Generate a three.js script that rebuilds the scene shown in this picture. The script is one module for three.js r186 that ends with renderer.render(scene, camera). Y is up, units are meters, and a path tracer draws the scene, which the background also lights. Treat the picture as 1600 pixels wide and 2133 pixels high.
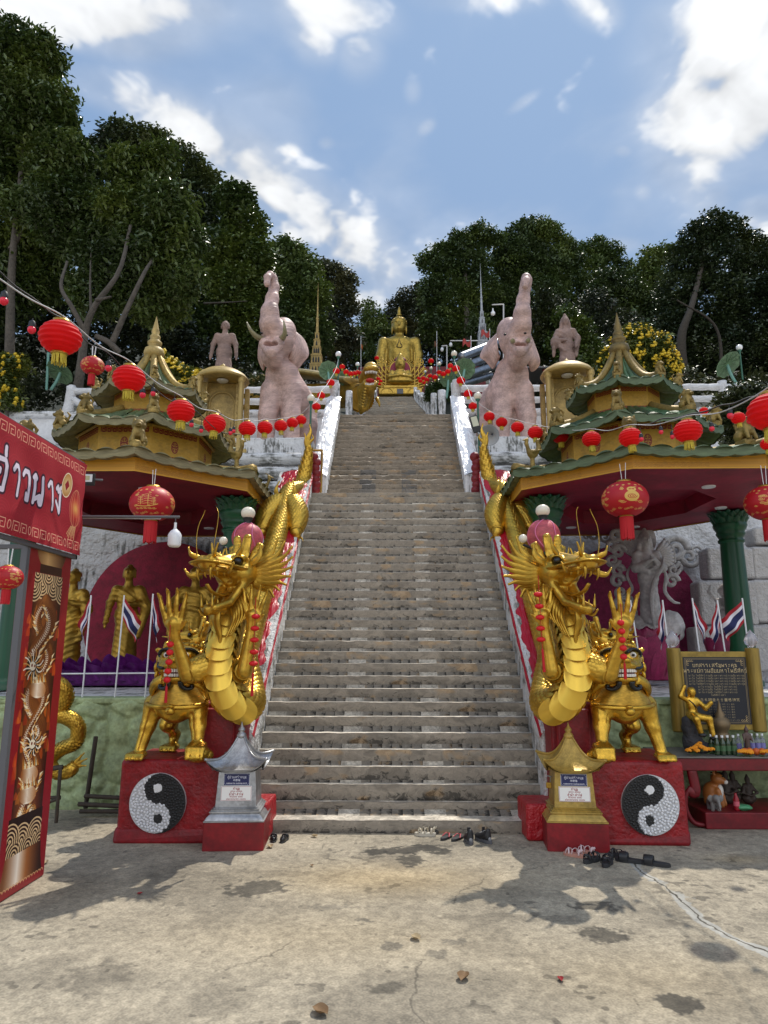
import * as THREE from 'three';
import { mergeGeometries, mergeVertices, toCreasedNormals } from 'three/addons/utils/BufferGeometryUtils.js';
import { RoundedBoxGeometry } from 'three/addons/geometries/RoundedBoxGeometry.js';
import { ImprovedNoise } from 'three/addons/math/ImprovedNoise.js';

// ------------------------------------------------------------------ camera, sky, sun, exposure
const scene = new THREE.Scene();
const EYE = 2.0, FOCAL = 1440, PITCH = 11.3 * Math.PI / 180, YAW = Math.atan(25 / FOCAL);
const camera = new THREE.PerspectiveCamera(2 * Math.atan(1066.5 / FOCAL) * 180 / Math.PI, 768 / 1024, 0.05, 2000);
camera.position.set(0, EYE, 0); camera.rotation.order = 'YXZ'; camera.rotation.set(PITCH, YAW, 0);
const renderer = new THREE.WebGLRenderer({ antialias: true });
renderer.toneMapping = THREE.LinearToneMapping; renderer.toneMappingExposure = 1.35;
renderer.shadowMap.enabled = true; renderer.shadowMap.type = THREE.PCFSoftShadowMap;
const sunDir = new THREE.Vector3(0.26, 1.0, -0.52).normalize();
const sun = new THREE.DirectionalLight(new THREE.Color(1, 0.94, 0.84), 2.5);
sun.position.copy(sunDir).multiplyScalar(70).add(new THREE.Vector3(0, 4, -14));
sun.target.position.set(0, 4, -14); sun.castShadow = true; sun.shadow.radius = 1.2; sun.shadow.mapSize.set(4096, 4096);
Object.assign(sun.shadow.camera, { left: -45, right: 45, top: 45, bottom: -45, near: 1, far: 200 });
scene.add(sun, sun.target);

// ------------------------------------------------------------------ random, noise
let seed = 12345;
function rnd() { seed = (seed + 0x6D2B79F5) | 0; let t = Math.imul(seed ^ (seed >>> 15), 1 | seed); t = (t + Math.imul(t ^ (t >>> 7), 61 | t)) ^ t; return ((t ^ (t >>> 14)) >>> 0) / 4294967296; }
const rr = (a, b) => a + (b - a) * rnd();
function hash3(x, y, z) { let h = Math.imul(x, 374761393) + Math.imul(y, 668265263) + Math.imul(z, 2147483647 ^ 0x1b873593) | 0; h = Math.imul(h ^ (h >>> 13), 1274126177); h ^= h >>> 16; return (h >>> 0) / 4294967296; }
const sm = (t) => t * t * (3 - 2 * t), mix = (a, b, t) => a + (b - a) * t, clamp = (x, a = 0, b = 1) => Math.min(b, Math.max(a, x));
const sstep = (a, b, x) => sm(clamp((x - a) / (b - a)));
function n3(x, y, z, per = 0) {
  const xi = Math.floor(x), yi = Math.floor(y), zi = Math.floor(z), u = sm(x - xi), v = sm(y - yi), w = sm(z - zi);
  const W = per ? (i) => ((i % per) + per) % per : (i) => i;
  const h = (a, b, c) => hash3(W(xi + a), W(yi + b), zi + c);
  return mix(mix(mix(h(0, 0, 0), h(1, 0, 0), u), mix(h(0, 1, 0), h(1, 1, 0), u), v), mix(mix(h(0, 0, 1), h(1, 0, 1), u), mix(h(0, 1, 1), h(1, 1, 1), u), v), w);
}
function n2(x, y, s = 0, per = 0) {
  const xi = Math.floor(x), yi = Math.floor(y), u = sm(x - xi), v = sm(y - yi);
  const W = per ? (i) => ((i % per) + per) % per : (i) => i;
  return mix(mix(hash3(W(xi), W(yi), s), hash3(W(xi + 1), W(yi), s), u), mix(hash3(W(xi), W(yi + 1), s), hash3(W(xi + 1), W(yi + 1), s), u), v);
}
function fbm2(x, y, o = 4, s = 0, per = 0) { let a = 0, k = 0.5, t = 0; for (let i = 0; i < o; i++) { a += k * n2(x, y, s + i * 17, per); t += k; x *= 2; y *= 2; per *= 2; k *= 0.5; } return a / t; }
function fbm3(x, y, z, o = 4) { let a = 0, k = 0.5, t = 0; for (let i = 0; i < o; i++) { a += k * n3(x, y, z); t += k; x *= 2.03; y *= 2.03; z *= 2.03; k *= 0.5; } return a / t; }
const V = (x, y, z) => new THREE.Vector3(x, y, z);

// a point of the place seen from the photographer's spot in the direction of photo pixel (px, py), zz metres ahead
function dirOf(px, py) { return V((px - 800) / FOCAL, -(py - 1066.5) / FOCAL, -1).applyEuler(camera.rotation); }
function at(px, py, zz) { const d = dirOf(px, py); d.multiplyScalar(zz / -d.z); d.y += EYE; return d; }
const pxm = (zz, py = 1000) => at(801, py, zz).distanceTo(at(800, py, zz));   // metres per photo pixel there

// ------------------------------------------------------------------ sky
{
  const W = 2048, H = 2048, d = new Float32Array(W * H * 4);
  const clouds = [ // px, py, spread px (x, y), rotation, strength
    [1560, 90, 190, 150, -0.5, 1.25], [1480, 250, 130, 120, -0.6, 1.2], [1560, 210, 130, 160, 0, 1.2], [1470, 380, 60, 75, 0, 0.75], [1610, 300, 80, 90, 0, 0.8],
    [60, 30, 160, 70, 0.1, 0.9], [240, 40, 170, 70, 0.1, 0.95], [350, 20, 120, 50, 0, 0.8], [160, 70, 120, 40, 0.1, 0.75],
    [700, 25, 110, 55, 0.2, 0.95], [660, 80, 60, 50, 0.8, 0.75], [750, 105, 50, 60, 0, 0.7], [1240, 15, 60, 40, 0.6, 0.8],
    [300, 215, 190, 45, 0.35, 0.75], [420, 290, 190, 50, 0.7, 0.85], [560, 400, 170, 70, 0.75, 0.95], [680, 480, 170, 75, 0.7, 0.95], [740, 570, 130, 80, 0.5, 0.85], [600, 470, 120, 70, 0.6, 0.8],
    [890, 265, 22, 14, -0.7, 0.62], [1090, 213, 40, 12, -0.6, 0.6], [860, 190, 20, 30, 0, 0.5], [1300, 315, 20, 14, 0, 0.55], [1590, 440, 60, 40, 0, 0.7], [1290, 510, 60, 18, 0, 0.6], [1000, 0, 140, 30, 0, 0.5], [600, 315, 30, 20, 0, 0.5], [680, 298, 18, 14, 0, 0.5], [1340, 400, 20, 20, 0, 0.5],
  ].map(([x, y, sx, sy, r, k]) => ({ x, y, sx, sy, c: Math.cos(r), s: Math.sin(r), k }));
  const inv = new THREE.Matrix4().makeRotationFromEuler(camera.rotation).invert(), q = new THREE.Vector3();
  for (let j = 0; j < H; j++) {
    const lat = ((j + 0.5) / H - 0.5) * Math.PI, cy = Math.cos(lat), sy = Math.sin(lat);
    for (let i = 0; i < W; i++) {
      const lon = ((i + 0.5) / W - 0.5) * 2 * Math.PI, x = cy * Math.cos(lon), z = cy * Math.sin(lon), y = sy, o = (j * W + i) * 4;
      if (y < -0.05) { d[o] = 0.2; d[o + 1] = 0.19; d[o + 2] = 0.17; d[o + 3] = 1; continue; }
      const up = Math.max(0, y), ca = x * sunDir.x + y * sunDir.y + z * sunDir.z;
      // blue: paler to the horizon and towards the sun
      const hz = Math.pow(1 - up, 3.2), glow = Math.pow(Math.max(0, ca), 7);
      let r = mix(0.175, 0.35, hz) + glow * 0.09, g = mix(0.28, 0.44, hz) + glow * 0.09, b = mix(0.465, 0.58, hz) + glow * 0.08;
      // cloud layer on a plane overhead
      const cx = x / (up + 0.28), cz = z / (up + 0.28);
      const f = fbm2(cx * 5 + 11.3 + fbm2(cx * 3, cz * 3, 3, 9) * 1.4, cz * 5 + 4.1, 6, 5);
      const f2 = fbm2(cx * 17 + 3 + f * 3, cz * 17 + 8 - f * 2, 6, 77);
      let k = 0;
      q.set(x, y, z).applyMatrix4(inv);
      if (q.z < -0.05) {
        const px = 800 - q.x / q.z * FOCAL, py = 1066.5 + q.y / q.z * FOCAL;
        for (const c of clouds) { const ux = px - c.x, uy = py - c.y, a = (ux * c.c + uy * c.s) / c.sx, bb = (-ux * c.s + uy * c.c) / c.sy, e = a * a + bb * bb; if (e < 6) k = Math.max(k, c.k * Math.exp(-e * 0.75)); }
      }
      const wild = q.z < 0.12 ? 0 : clamp(q.z * 4 - 0.48); k = Math.max(k, 0.95 * wild * sstep(0.30, 0.52, fbm2(cx * 1.6 + 40, cz * 1.6, 3, 51)));
      let den = sstep(0.0, 0.52, f * 1.25 + f2 * 1.35 + Math.min(k, 1.1) * 0.74 - 1.58 + 0.3 * sstep(0.9, 1.2, k));
      den = Math.max(den * 0.96, 0.20 * sstep(0.38, 0.72, f) + 0.38 * sstep(0.12, 0.6, k) * (f * 0.6 + f2 * 0.5));
      const core = sstep(0.75, 1.0, k) * 0.12, br = 0.60 + glow * 0.10 + (f2 - 0.5) * 0.62 + (f - 0.5) * 0.25 + 0.12 * sstep(0.9, 1.2, k) + 0.55 * wild;
      r = mix(r, br * 0.97, den); g = mix(g, br * 0.985, den); b = mix(b, br * 1.0, den);
      d[o] = r; d[o + 1] = g; d[o + 2] = b; d[o + 3] = 1;
    }
  }
  const t = new THREE.DataTexture(d, W, H, THREE.RGBAFormat, THREE.FloatType);
  t.mapping = THREE.EquirectangularReflectionMapping; t.magFilter = THREE.LinearFilter; t.minFilter = THREE.LinearFilter; t.colorSpace = THREE.LinearSRGBColorSpace; t.needsUpdate = true;
  scene.background = t; scene.environment = t;
}

// ------------------------------------------------------------------ textures
function tex(W, H, fn, srgb = true, ch = 4) {
  const d = new Uint8Array(W * H * 4);
  for (let j = 0; j < H; j++) for (let i = 0; i < W; i++) { const c = fn((i + 0.5) / W, (j + 0.5) / H, i, j), o = (j * W + i) * 4; if (typeof c === 'number') { d[o] = d[o + 1] = d[o + 2] = clamp(c) * 255; } else { d[o] = clamp(c[0], 0, 255); d[o + 1] = clamp(c[1], 0, 255); d[o + 2] = clamp(c[2], 0, 255); } d[o + 3] = 255; }
  const t = new THREE.DataTexture(d, W, H); t.wrapS = t.wrapT = THREE.RepeatWrapping; t.magFilter = THREE.LinearFilter; t.minFilter = THREE.LinearMipmapLinearFilter; t.generateMipmaps = true;
  if (srgb) t.colorSpace = THREE.SRGBColorSpace; t.needsUpdate = true; return t;
}
function canvasTex(W, H, draw) { const c = document.createElement('canvas'); c.width = W; c.height = H; const g = c.getContext('2d'); draw(g, W, H); const t = new THREE.CanvasTexture(c); t.colorSpace = THREE.SRGBColorSpace; t.anisotropy = 8; return t; }
const rep = (t, x, y) => { const c = t.clone(); c.repeat.set(x, y); c.needsUpdate = true; return c; };
const bumpFine = tex(512, 512, (u, v) => fbm2(u * 32, v * 32, 4, 3, 32), false);
const bumpRough = tex(512, 512, (u, v) => { const a = fbm2(u * 10, v * 10, 5, 21, 10); return Math.pow(a, 1.3) * 0.7 + 0.3 * Math.abs(2 * fbm2(u * 22, v * 22, 3, 91, 22) - 1); }, false);
const mottle = tex(512, 512, (u, v) => { const a = fbm2(u * 6, v * 6, 5, 41, 6), b = fbm2(u * 40, v * 40, 2, 7, 40); const k = 205 + (a - 0.5) * 90 + (b - 0.5) * 40; return [k, k, k]; });
const goldMap = tex(512, 512, (u, v) => { const a = fbm2(u * 8, v * 8, 5, 61, 8), b = fbm2(u * 30, v * 30, 3, 13, 30), k = clamp(0.93 + (a - 0.5) * 0.35 + (b - 0.5) * 0.22, 0.6, 1.06); return [k * 238, k * 232, k * 215]; });
const goldRough = tex(256, 256, (u, v) => 0.42 + (fbm2(u * 12, v * 12, 4, 71, 12) - 0.5) * 0.6, false);
const whiteMap = tex(1024, 1024, (u, v) => {
  const a = fbm2(u * 5, v * 5, 5, 31, 5), streak = fbm2(u * 36, v * 4, 4, 33, 36), c = fbm2(u * 24, v * 24, 4, 35, 24);
  let k = 232 + (c - 0.5) * 26; const dirt = sstep(0.50, 0.72, a * 0.62 + streak * 0.38) * 0.8 + sstep(0.62, 0.75, c) * 0.3 * sstep(0.4, 0.6, a);
  const q = mix(1, 0.42, clamp(dirt)); return [k * q, k * q, k * mix(1, 0.40, clamp(dirt))];
});
const whiteClean = tex(512, 512, (u, v) => { const a = fbm2(u * 5, v * 5, 5, 131, 5), c = fbm2(u * 30, v * 30, 3, 135, 30), k = 226 + (a - 0.5) * 40 + (c - 0.5) * 18; return [k, k, k * 1.0]; });

// ------------------------------------------------------------------ materials (colours are linear base colours)
const col = (r, g, b) => new THREE.Color().setRGB(r, g, b);
function mat(r, g, b, rough = 0.7, o = {}) { return new THREE.MeshPhysicalMaterial({ color: col(r, g, b), roughness: rough, ...o }); }
const M = {
  gold: mat(0.78, 0.50, 0.09, 0.36, { metalness: 0.72, map: goldMap, roughnessMap: goldRough, bumpMap: bumpFine, bumpScale: 0.003 }),
  goldBright: mat(0.78, 0.50, 0.10, 0.3, { metalness: 0.75, map: goldMap, bumpMap: bumpFine, bumpScale: 0.002 }),
  goldDull: mat(0.50, 0.36, 0.12, 0.5, { metalness: 0.45, map: goldMap, bumpMap: bumpFine, bumpScale: 0.004 }),
  goldOld: mat(0.36, 0.26, 0.085, 0.55, { metalness: 0.45, map: goldMap, bumpMap: bumpFine, bumpScale: 0.004 }),
  goldPaint: mat(0.74, 0.52, 0.17, 0.5, { metalness: 0.15, map: mottle, bumpMap: bumpFine, bumpScale: 0.003 }),
  yellow: mat(0.62, 0.34, 0.04, 0.55, { map: mottle }),
  red: mat(0.36, 0.006, 0.014, 0.5, { map: mottle, bumpMap: bumpRough, bumpScale: 0.008 }),
  redFlat: mat(0.27, 0.008, 0.016, 0.6, { map: mottle }),
  soffit: mat(0.33, 0.007, 0.024, 0.55, { map: mottle }),
  magenta: mat(0.48, 0.03, 0.13, 0.7, { map: mottle, bumpMap: bumpRough, bumpScale: 0.02 }),
  white: mat(0.86, 0.86, 0.87, 0.75, { map: whiteClean, bumpMap: bumpRough, bumpScale: 0.02 }),
  whiteDirty: mat(0.88, 0.88, 0.89, 0.8, { map: whiteMap, bumpMap: bumpRough, bumpScale: 0.02 }),
  whiteGloss: mat(0.82, 0.82, 0.83, 0.22, { map: whiteClean, bumpMap: bumpRough, bumpScale: 0.05 }),
  stone: mat(0.46, 0.31, 0.26, 0.8, { map: mottle, bumpMap: bumpFine, bumpScale: 0.006 }),
  marble: mat(0.84, 0.80, 0.77, 0.6, { map: mottle, bumpMap: bumpFine, bumpScale: 0.004 }),
  pink: mat(0.66, 0.44, 0.42, 0.55, { map: mottle, bumpMap: bumpFine, bumpScale: 0.012 }),
  mint: mat(0.56, 0.68, 0.36, 0.72, { map: mottle, bumpMap: bumpFine, bumpScale: 0.008 }),
  tileGreen: mat(0.09, 0.17, 0.075, 0.45, { map: mottle }),
  tileOld: mat(0.30, 0.26, 0.13, 0.65, { map: mottle, bumpMap: bumpFine, bumpScale: 0.004 }),
  tilePale: mat(0.36, 0.40, 0.27, 0.6, { map: mottle }),
  green: mat(0.008, 0.12, 0.045, 0.35, { map: mottle }),
  greenPost: mat(0.03, 0.12, 0.075, 0.45),
  leafDisc: mat(0.22, 0.36, 0.21, 0.6, { map: mottle }),
  silver: mat(0.68, 0.69, 0.71, 0.36, { metalness: 0.7, map: mottle, bumpMap: bumpFine, bumpScale: 0.002 }),
  zinc: mat(0.55, 0.57, 0.60, 0.35, { metalness: 0.85, map: mottle }),
  grey: mat(0.13, 0.13, 0.14, 0.55, { metalness: 0.3 }),
  black: mat(0.012, 0.012, 0.013, 0.45), blackGloss: mat(0.01, 0.01, 0.011, 0.15),
  purple: mat(0.25, 0.03, 0.31, 0.4, { map: mottle }), lotusPink: mat(0.50, 0.07, 0.19, 0.5, { map: mottle }),
  lantern: mat(0.85, 0.008, 0.010, 0.7, { specularIntensity: 0.35, transmission: 0.42, thickness: 0, side: THREE.DoubleSide }),
  lanternSolid: mat(0.66, 0.008, 0.012, 0.6), tassel: mat(0.62, 0.50, 0.05, 0.7), tasselRed: mat(0.50, 0.006, 0.012, 0.7),
  globe: mat(0.80, 0.74, 0.60, 0.25), globeWhite: mat(0.85, 0.85, 0.86, 0.2), bulb: mat(0.80, 0.02, 0.05, 0.25), plasticWhite: mat(0.82, 0.83, 0.85, 0.3),
  bark: mat(0.17, 0.145, 0.12, 0.9, { map: mottle, bumpMap: bumpRough, bumpScale: 0.03 }), barkDark: mat(0.07, 0.058, 0.045, 0.9, { bumpMap: bumpRough, bumpScale: 0.03 }),
  wood: mat(0.10, 0.075, 0.055, 0.8, { map: mottle, bumpMap: bumpFine, bumpScale: 0.004 }), wire: mat(0.55, 0.55, 0.55, 0.6), wireDark: mat(0.03, 0.03, 0.03, 0.6),
  rock: mat(0.075, 0.075, 0.085, 0.8, { map: mottle, bumpMap: bumpRough, bumpScale: 0.03 }), tooth: mat(0.75, 0.72, 0.66, 0.4), ivory: mat(0.42, 0.37, 0.20, 0.4, { map: mottle }),
  pole: mat(0.75, 0.76, 0.78, 0.4), orange: mat(0.80, 0.20, 0.01, 0.6), marigold: mat(0.80, 0.30, 0.008, 0.7),
};

// ------------------------------------------------------------------ bookkeeping
const used = new Map();
function numbered(n) { const k = used.get(n) ?? 0; used.set(n, k + 1); return k ? n + '_' + String(k).padStart(3, '0') : n; }
function tag(o, label, category, group) { o.userData.label = label; o.userData.category = category; if (group) o.userData.group = group; return o; }
function shade(o) { o.traverse((m) => { if (m.isMesh) { m.castShadow = true; m.receiveShadow = true; } }); return o; }
function thing(name, label, category, pos, turn = 0, group) { const o = new THREE.Group(); o.name = numbered(name); if (pos) o.position.copy(pos); o.rotation.y = turn; scene.add(o); return tag(o, label, category, group); }
function struct(name, geos, m) { const o = part(null, name, geos, m); o.name = numbered(name); o.userData.kind = 'structure'; scene.add(o); return o; }
function structGroup(name) { const o = new THREE.Group(); o.name = numbered(name); o.userData.kind = 'structure'; scene.add(o); return o; }
function join(geos) {
  if (!Array.isArray(geos)) return geos; if (geos.length === 1) return geos[0];
  const l = geos.map((g) => { g = g.index ? g.toNonIndexed() : g; for (const k of Object.keys(g.attributes)) if (!['position', 'normal', 'uv'].includes(k)) g.deleteAttribute(k); if (!g.attributes.uv) boxUV(g); if (!g.attributes.normal) g.computeVertexNormals(); return g; });
  return mergeGeometries(l);
}
function part(parent, name, geos, m, kind) { const g = join(geos); if (!g.attributes.uv) boxUV(g); const o = new THREE.Mesh(g, m); o.name = name; if (kind) o.userData.kind = kind; o.castShadow = o.receiveShadow = true; if (parent) parent.add(o); return o; }
function solo(name, geos, m, label, category, pos, group) { const o = part(null, name, geos, m); o.name = numbered(name); if (pos) o.position.copy(pos); scene.add(o); return tag(o, label, category, group); }
function copyOf(src, label, pos, turn) { const c = src.clone(); c.name = numbered(src.name.replace(/_\d{3}$/, '')); c.userData = { ...src.userData }; if (label) c.userData.label = label; if (pos) c.position.copy(pos); if (turn !== undefined) c.rotation.y = turn; scene.add(c); return c; }

// ------------------------------------------------------------------ geometry helpers
function boxUV(g, s = 1) { // metres, projected along the face's main axis
  const p = g.attributes.position, uv = new Float32Array(p.count * 2); if (!g.attributes.normal) g.computeVertexNormals(); const n = g.attributes.normal;
  for (let i = 0; i < p.count; i++) { const x = p.getX(i), y = p.getY(i), z = p.getZ(i), ax = Math.abs(n.getX(i)), ay = Math.abs(n.getY(i)), az = Math.abs(n.getZ(i)); let u, v; if (ay >= ax && ay >= az) { u = x; v = z; } else if (ax >= az) { u = z; v = y; } else { u = x; v = y; } uv[i * 2] = u * s; uv[i * 2 + 1] = v * s; }
  g.setAttribute('uv', new THREE.BufferAttribute(uv, 2)); return g;
}
function skewUV(g, s = 1) { const p = g.attributes.position, uv = new Float32Array(p.count * 2); for (let i = 0; i < p.count; i++) { const x = p.getX(i), y = p.getY(i), z = p.getZ(i); uv[i * 2] = (x * 0.83 + z * 0.57) * s; uv[i * 2 + 1] = (y + z * 0.31 - x * 0.12) * s; } g.setAttribute('uv', new THREE.BufferAttribute(uv, 2)); return g; }
function box(x0, x1, y0, y1, z0, z1, r = 0.01, seg = 2) { const g = r ? new RoundedBoxGeometry(x1 - x0, y1 - y0, z1 - z0, seg, Math.min(r, (x1 - x0) / 2.1, (y1 - y0) / 2.1, (z1 - z0) / 2.1)) : new THREE.BoxGeometry(x1 - x0, y1 - y0, z1 - z0); g.translate((x0 + x1) / 2, (y0 + y1) / 2, (z0 + z1) / 2); g.deleteAttribute('uv'); return boxUV(g); }
function lathe(pts, seg = 24, m) { const g = new THREE.LatheGeometry(pts.map((p) => new THREE.Vector2(Math.max(p[0], 0.0001), p[1])), seg); if (m) g.applyMatrix4(m); return g; }
const MX = (x = 0, y = 0, z = 0, rx = 0, ry = 0, rz = 0, s = 1, sy, sz) => new THREE.Matrix4().compose(V(x, y, z), new THREE.Quaternion().setFromEuler(new THREE.Euler(rx, ry, rz, 'YXZ')), V(s, sy ?? s, sz ?? s));
// a tube of changing (elliptic) section along points; rad(t) -> r or [r across, r along up]
function sweep(pts, rad, n = 24, k = 8, o = {}) {
  const c = pts.length > 2 || o.curve ? new THREE.CatmullRomCurve3(pts, false, 'centripetal') : new THREE.LineCurve3(pts[0], pts[1]);
  const P = []; for (let i = 0; i <= n; i++) P.push(c.getPoint(i / n));
  const pos = [], uv = [], idx = []; let up = o.up ? o.up.clone() : null, len = 0; const rings = [];
  for (let i = 0; i <= n; i++) {
    const t = P[Math.min(n, i + 1)].clone().sub(P[Math.max(0, i - 1)]).normalize();
    if (!up) { up = Math.abs(t.y) < 0.9 ? V(0, 1, 0) : V(0, 0, 1); }
    up = up.clone().addScaledVector(t, -up.dot(t)).normalize(); const side = t.clone().cross(up);
    let r = rad(i / n); if (!Array.isArray(r)) r = [r, r]; if (i) len += P[i].distanceTo(P[i - 1]);
    rings.push({ p: P[i], t, up: up.clone(), side, r, len });
    for (let j = 0; j <= k; j++) { const a = j / k * Math.PI * 2; const v = P[i].clone().addScaledVector(side, Math.cos(a) * r[0]).addScaledVector(up, Math.sin(a) * r[1]); pos.push(v.x, v.y, v.z); uv.push(j / k * (o.uw ?? 0.6), len); }
  }
  for (let i = 0; i < n; i++) for (let j = 0; j < k; j++) { const a = i * (k + 1) + j, b = a + k + 1; idx.push(a, a + 1, b, b, a + 1, b + 1); }
  for (const [e, w] of [[0, 1], [n, 0]]) { const b = pos.length / 3, q = P[e]; pos.push(q.x, q.y, q.z); uv.push(0, 0); for (let j = 0; j < k; j++) { const a = e * (k + 1) + j; w ? idx.push(b, a + 1, a) : idx.push(b, a, a + 1); } }
  const g = new THREE.BufferGeometry(); g.setAttribute('position', new THREE.Float32BufferAttribute(pos, 3)); g.setAttribute('uv', new THREE.Float32BufferAttribute(uv, 2)); g.setIndex(idx); g.computeVertexNormals();
  // close the seam's shading
  const N = g.attributes.normal; for (let i = 0; i <= n; i++) { const a = i * (k + 1), b = a + k, v = V(N.getX(a) + N.getX(b), N.getY(a) + N.getY(b), N.getZ(a) + N.getZ(b)).normalize(); N.setXYZ(a, v.x, v.y, v.z); N.setXYZ(b, v.x, v.y, v.z); }
  g.userData.rings = rings; return g;
}
const bar = (a, b, r, k = 8, r2) => sweep([a, b], (t) => mix(r, r2 ?? r, t), 1, k);
const ball = (x, y, z, r, sx = 1, sy = 1, sz = 1, seg = 16) => { const g = new THREE.SphereGeometry(r, seg, Math.max(6, Math.round(seg * 0.65))); g.scale(sx, sy, sz); g.translate(x, y, z); return g; };
function extrude(pts, depth, bevel = 0.004) { const s = new THREE.Shape(pts.map((p) => new THREE.Vector2(p[0], p[1]))); return new THREE.ExtrudeGeometry(s, { depth, bevelEnabled: bevel > 0, bevelSize: bevel, bevelThickness: bevel, bevelSegments: 2, curveSegments: 12 }); }
function wobble(g, amp, freq, s = 0) { const p = g.attributes.position; for (let i = 0; i < p.count; i++) { const x = p.getX(i), y = p.getY(i), z = p.getZ(i); p.setXYZ(i, x + (fbm3(x * freq + s, y * freq, z * freq, 3) - 0.5) * amp * 2, y + (fbm3(x * freq + 31 + s, y * freq, z * freq, 3) - 0.5) * amp * 2, z + (fbm3(x * freq, y * freq + 57 + s, z * freq, 3) - 0.5) * amp * 2); } g.computeVertexNormals(); return g; }
// grid surface: f(u, v) -> Vector3
function grid(nu, nv, f, uvs) {
  const pos = [], uv = [], idx = []; for (let j = 0; j <= nv; j++) for (let i = 0; i <= nu; i++) { const p = f(i / nu, j / nv); pos.push(p.x, p.y, p.z); const q = uvs ? uvs(i / nu, j / nv) : [i / nu, j / nv]; uv.push(q[0], q[1]); }
  for (let j = 0; j < nv; j++) for (let i = 0; i < nu; i++) { const a = j * (nu + 1) + i, b = a + nu + 1; idx.push(a, a + 1, b, b, a + 1, b + 1); }
  const g = new THREE.BufferGeometry(); g.setAttribute('position', new THREE.Float32BufferAttribute(pos, 3)); g.setAttribute('uv', new THREE.Float32BufferAttribute(uv, 2)); g.setIndex(idx); g.computeVertexNormals(); return g;
}
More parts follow.
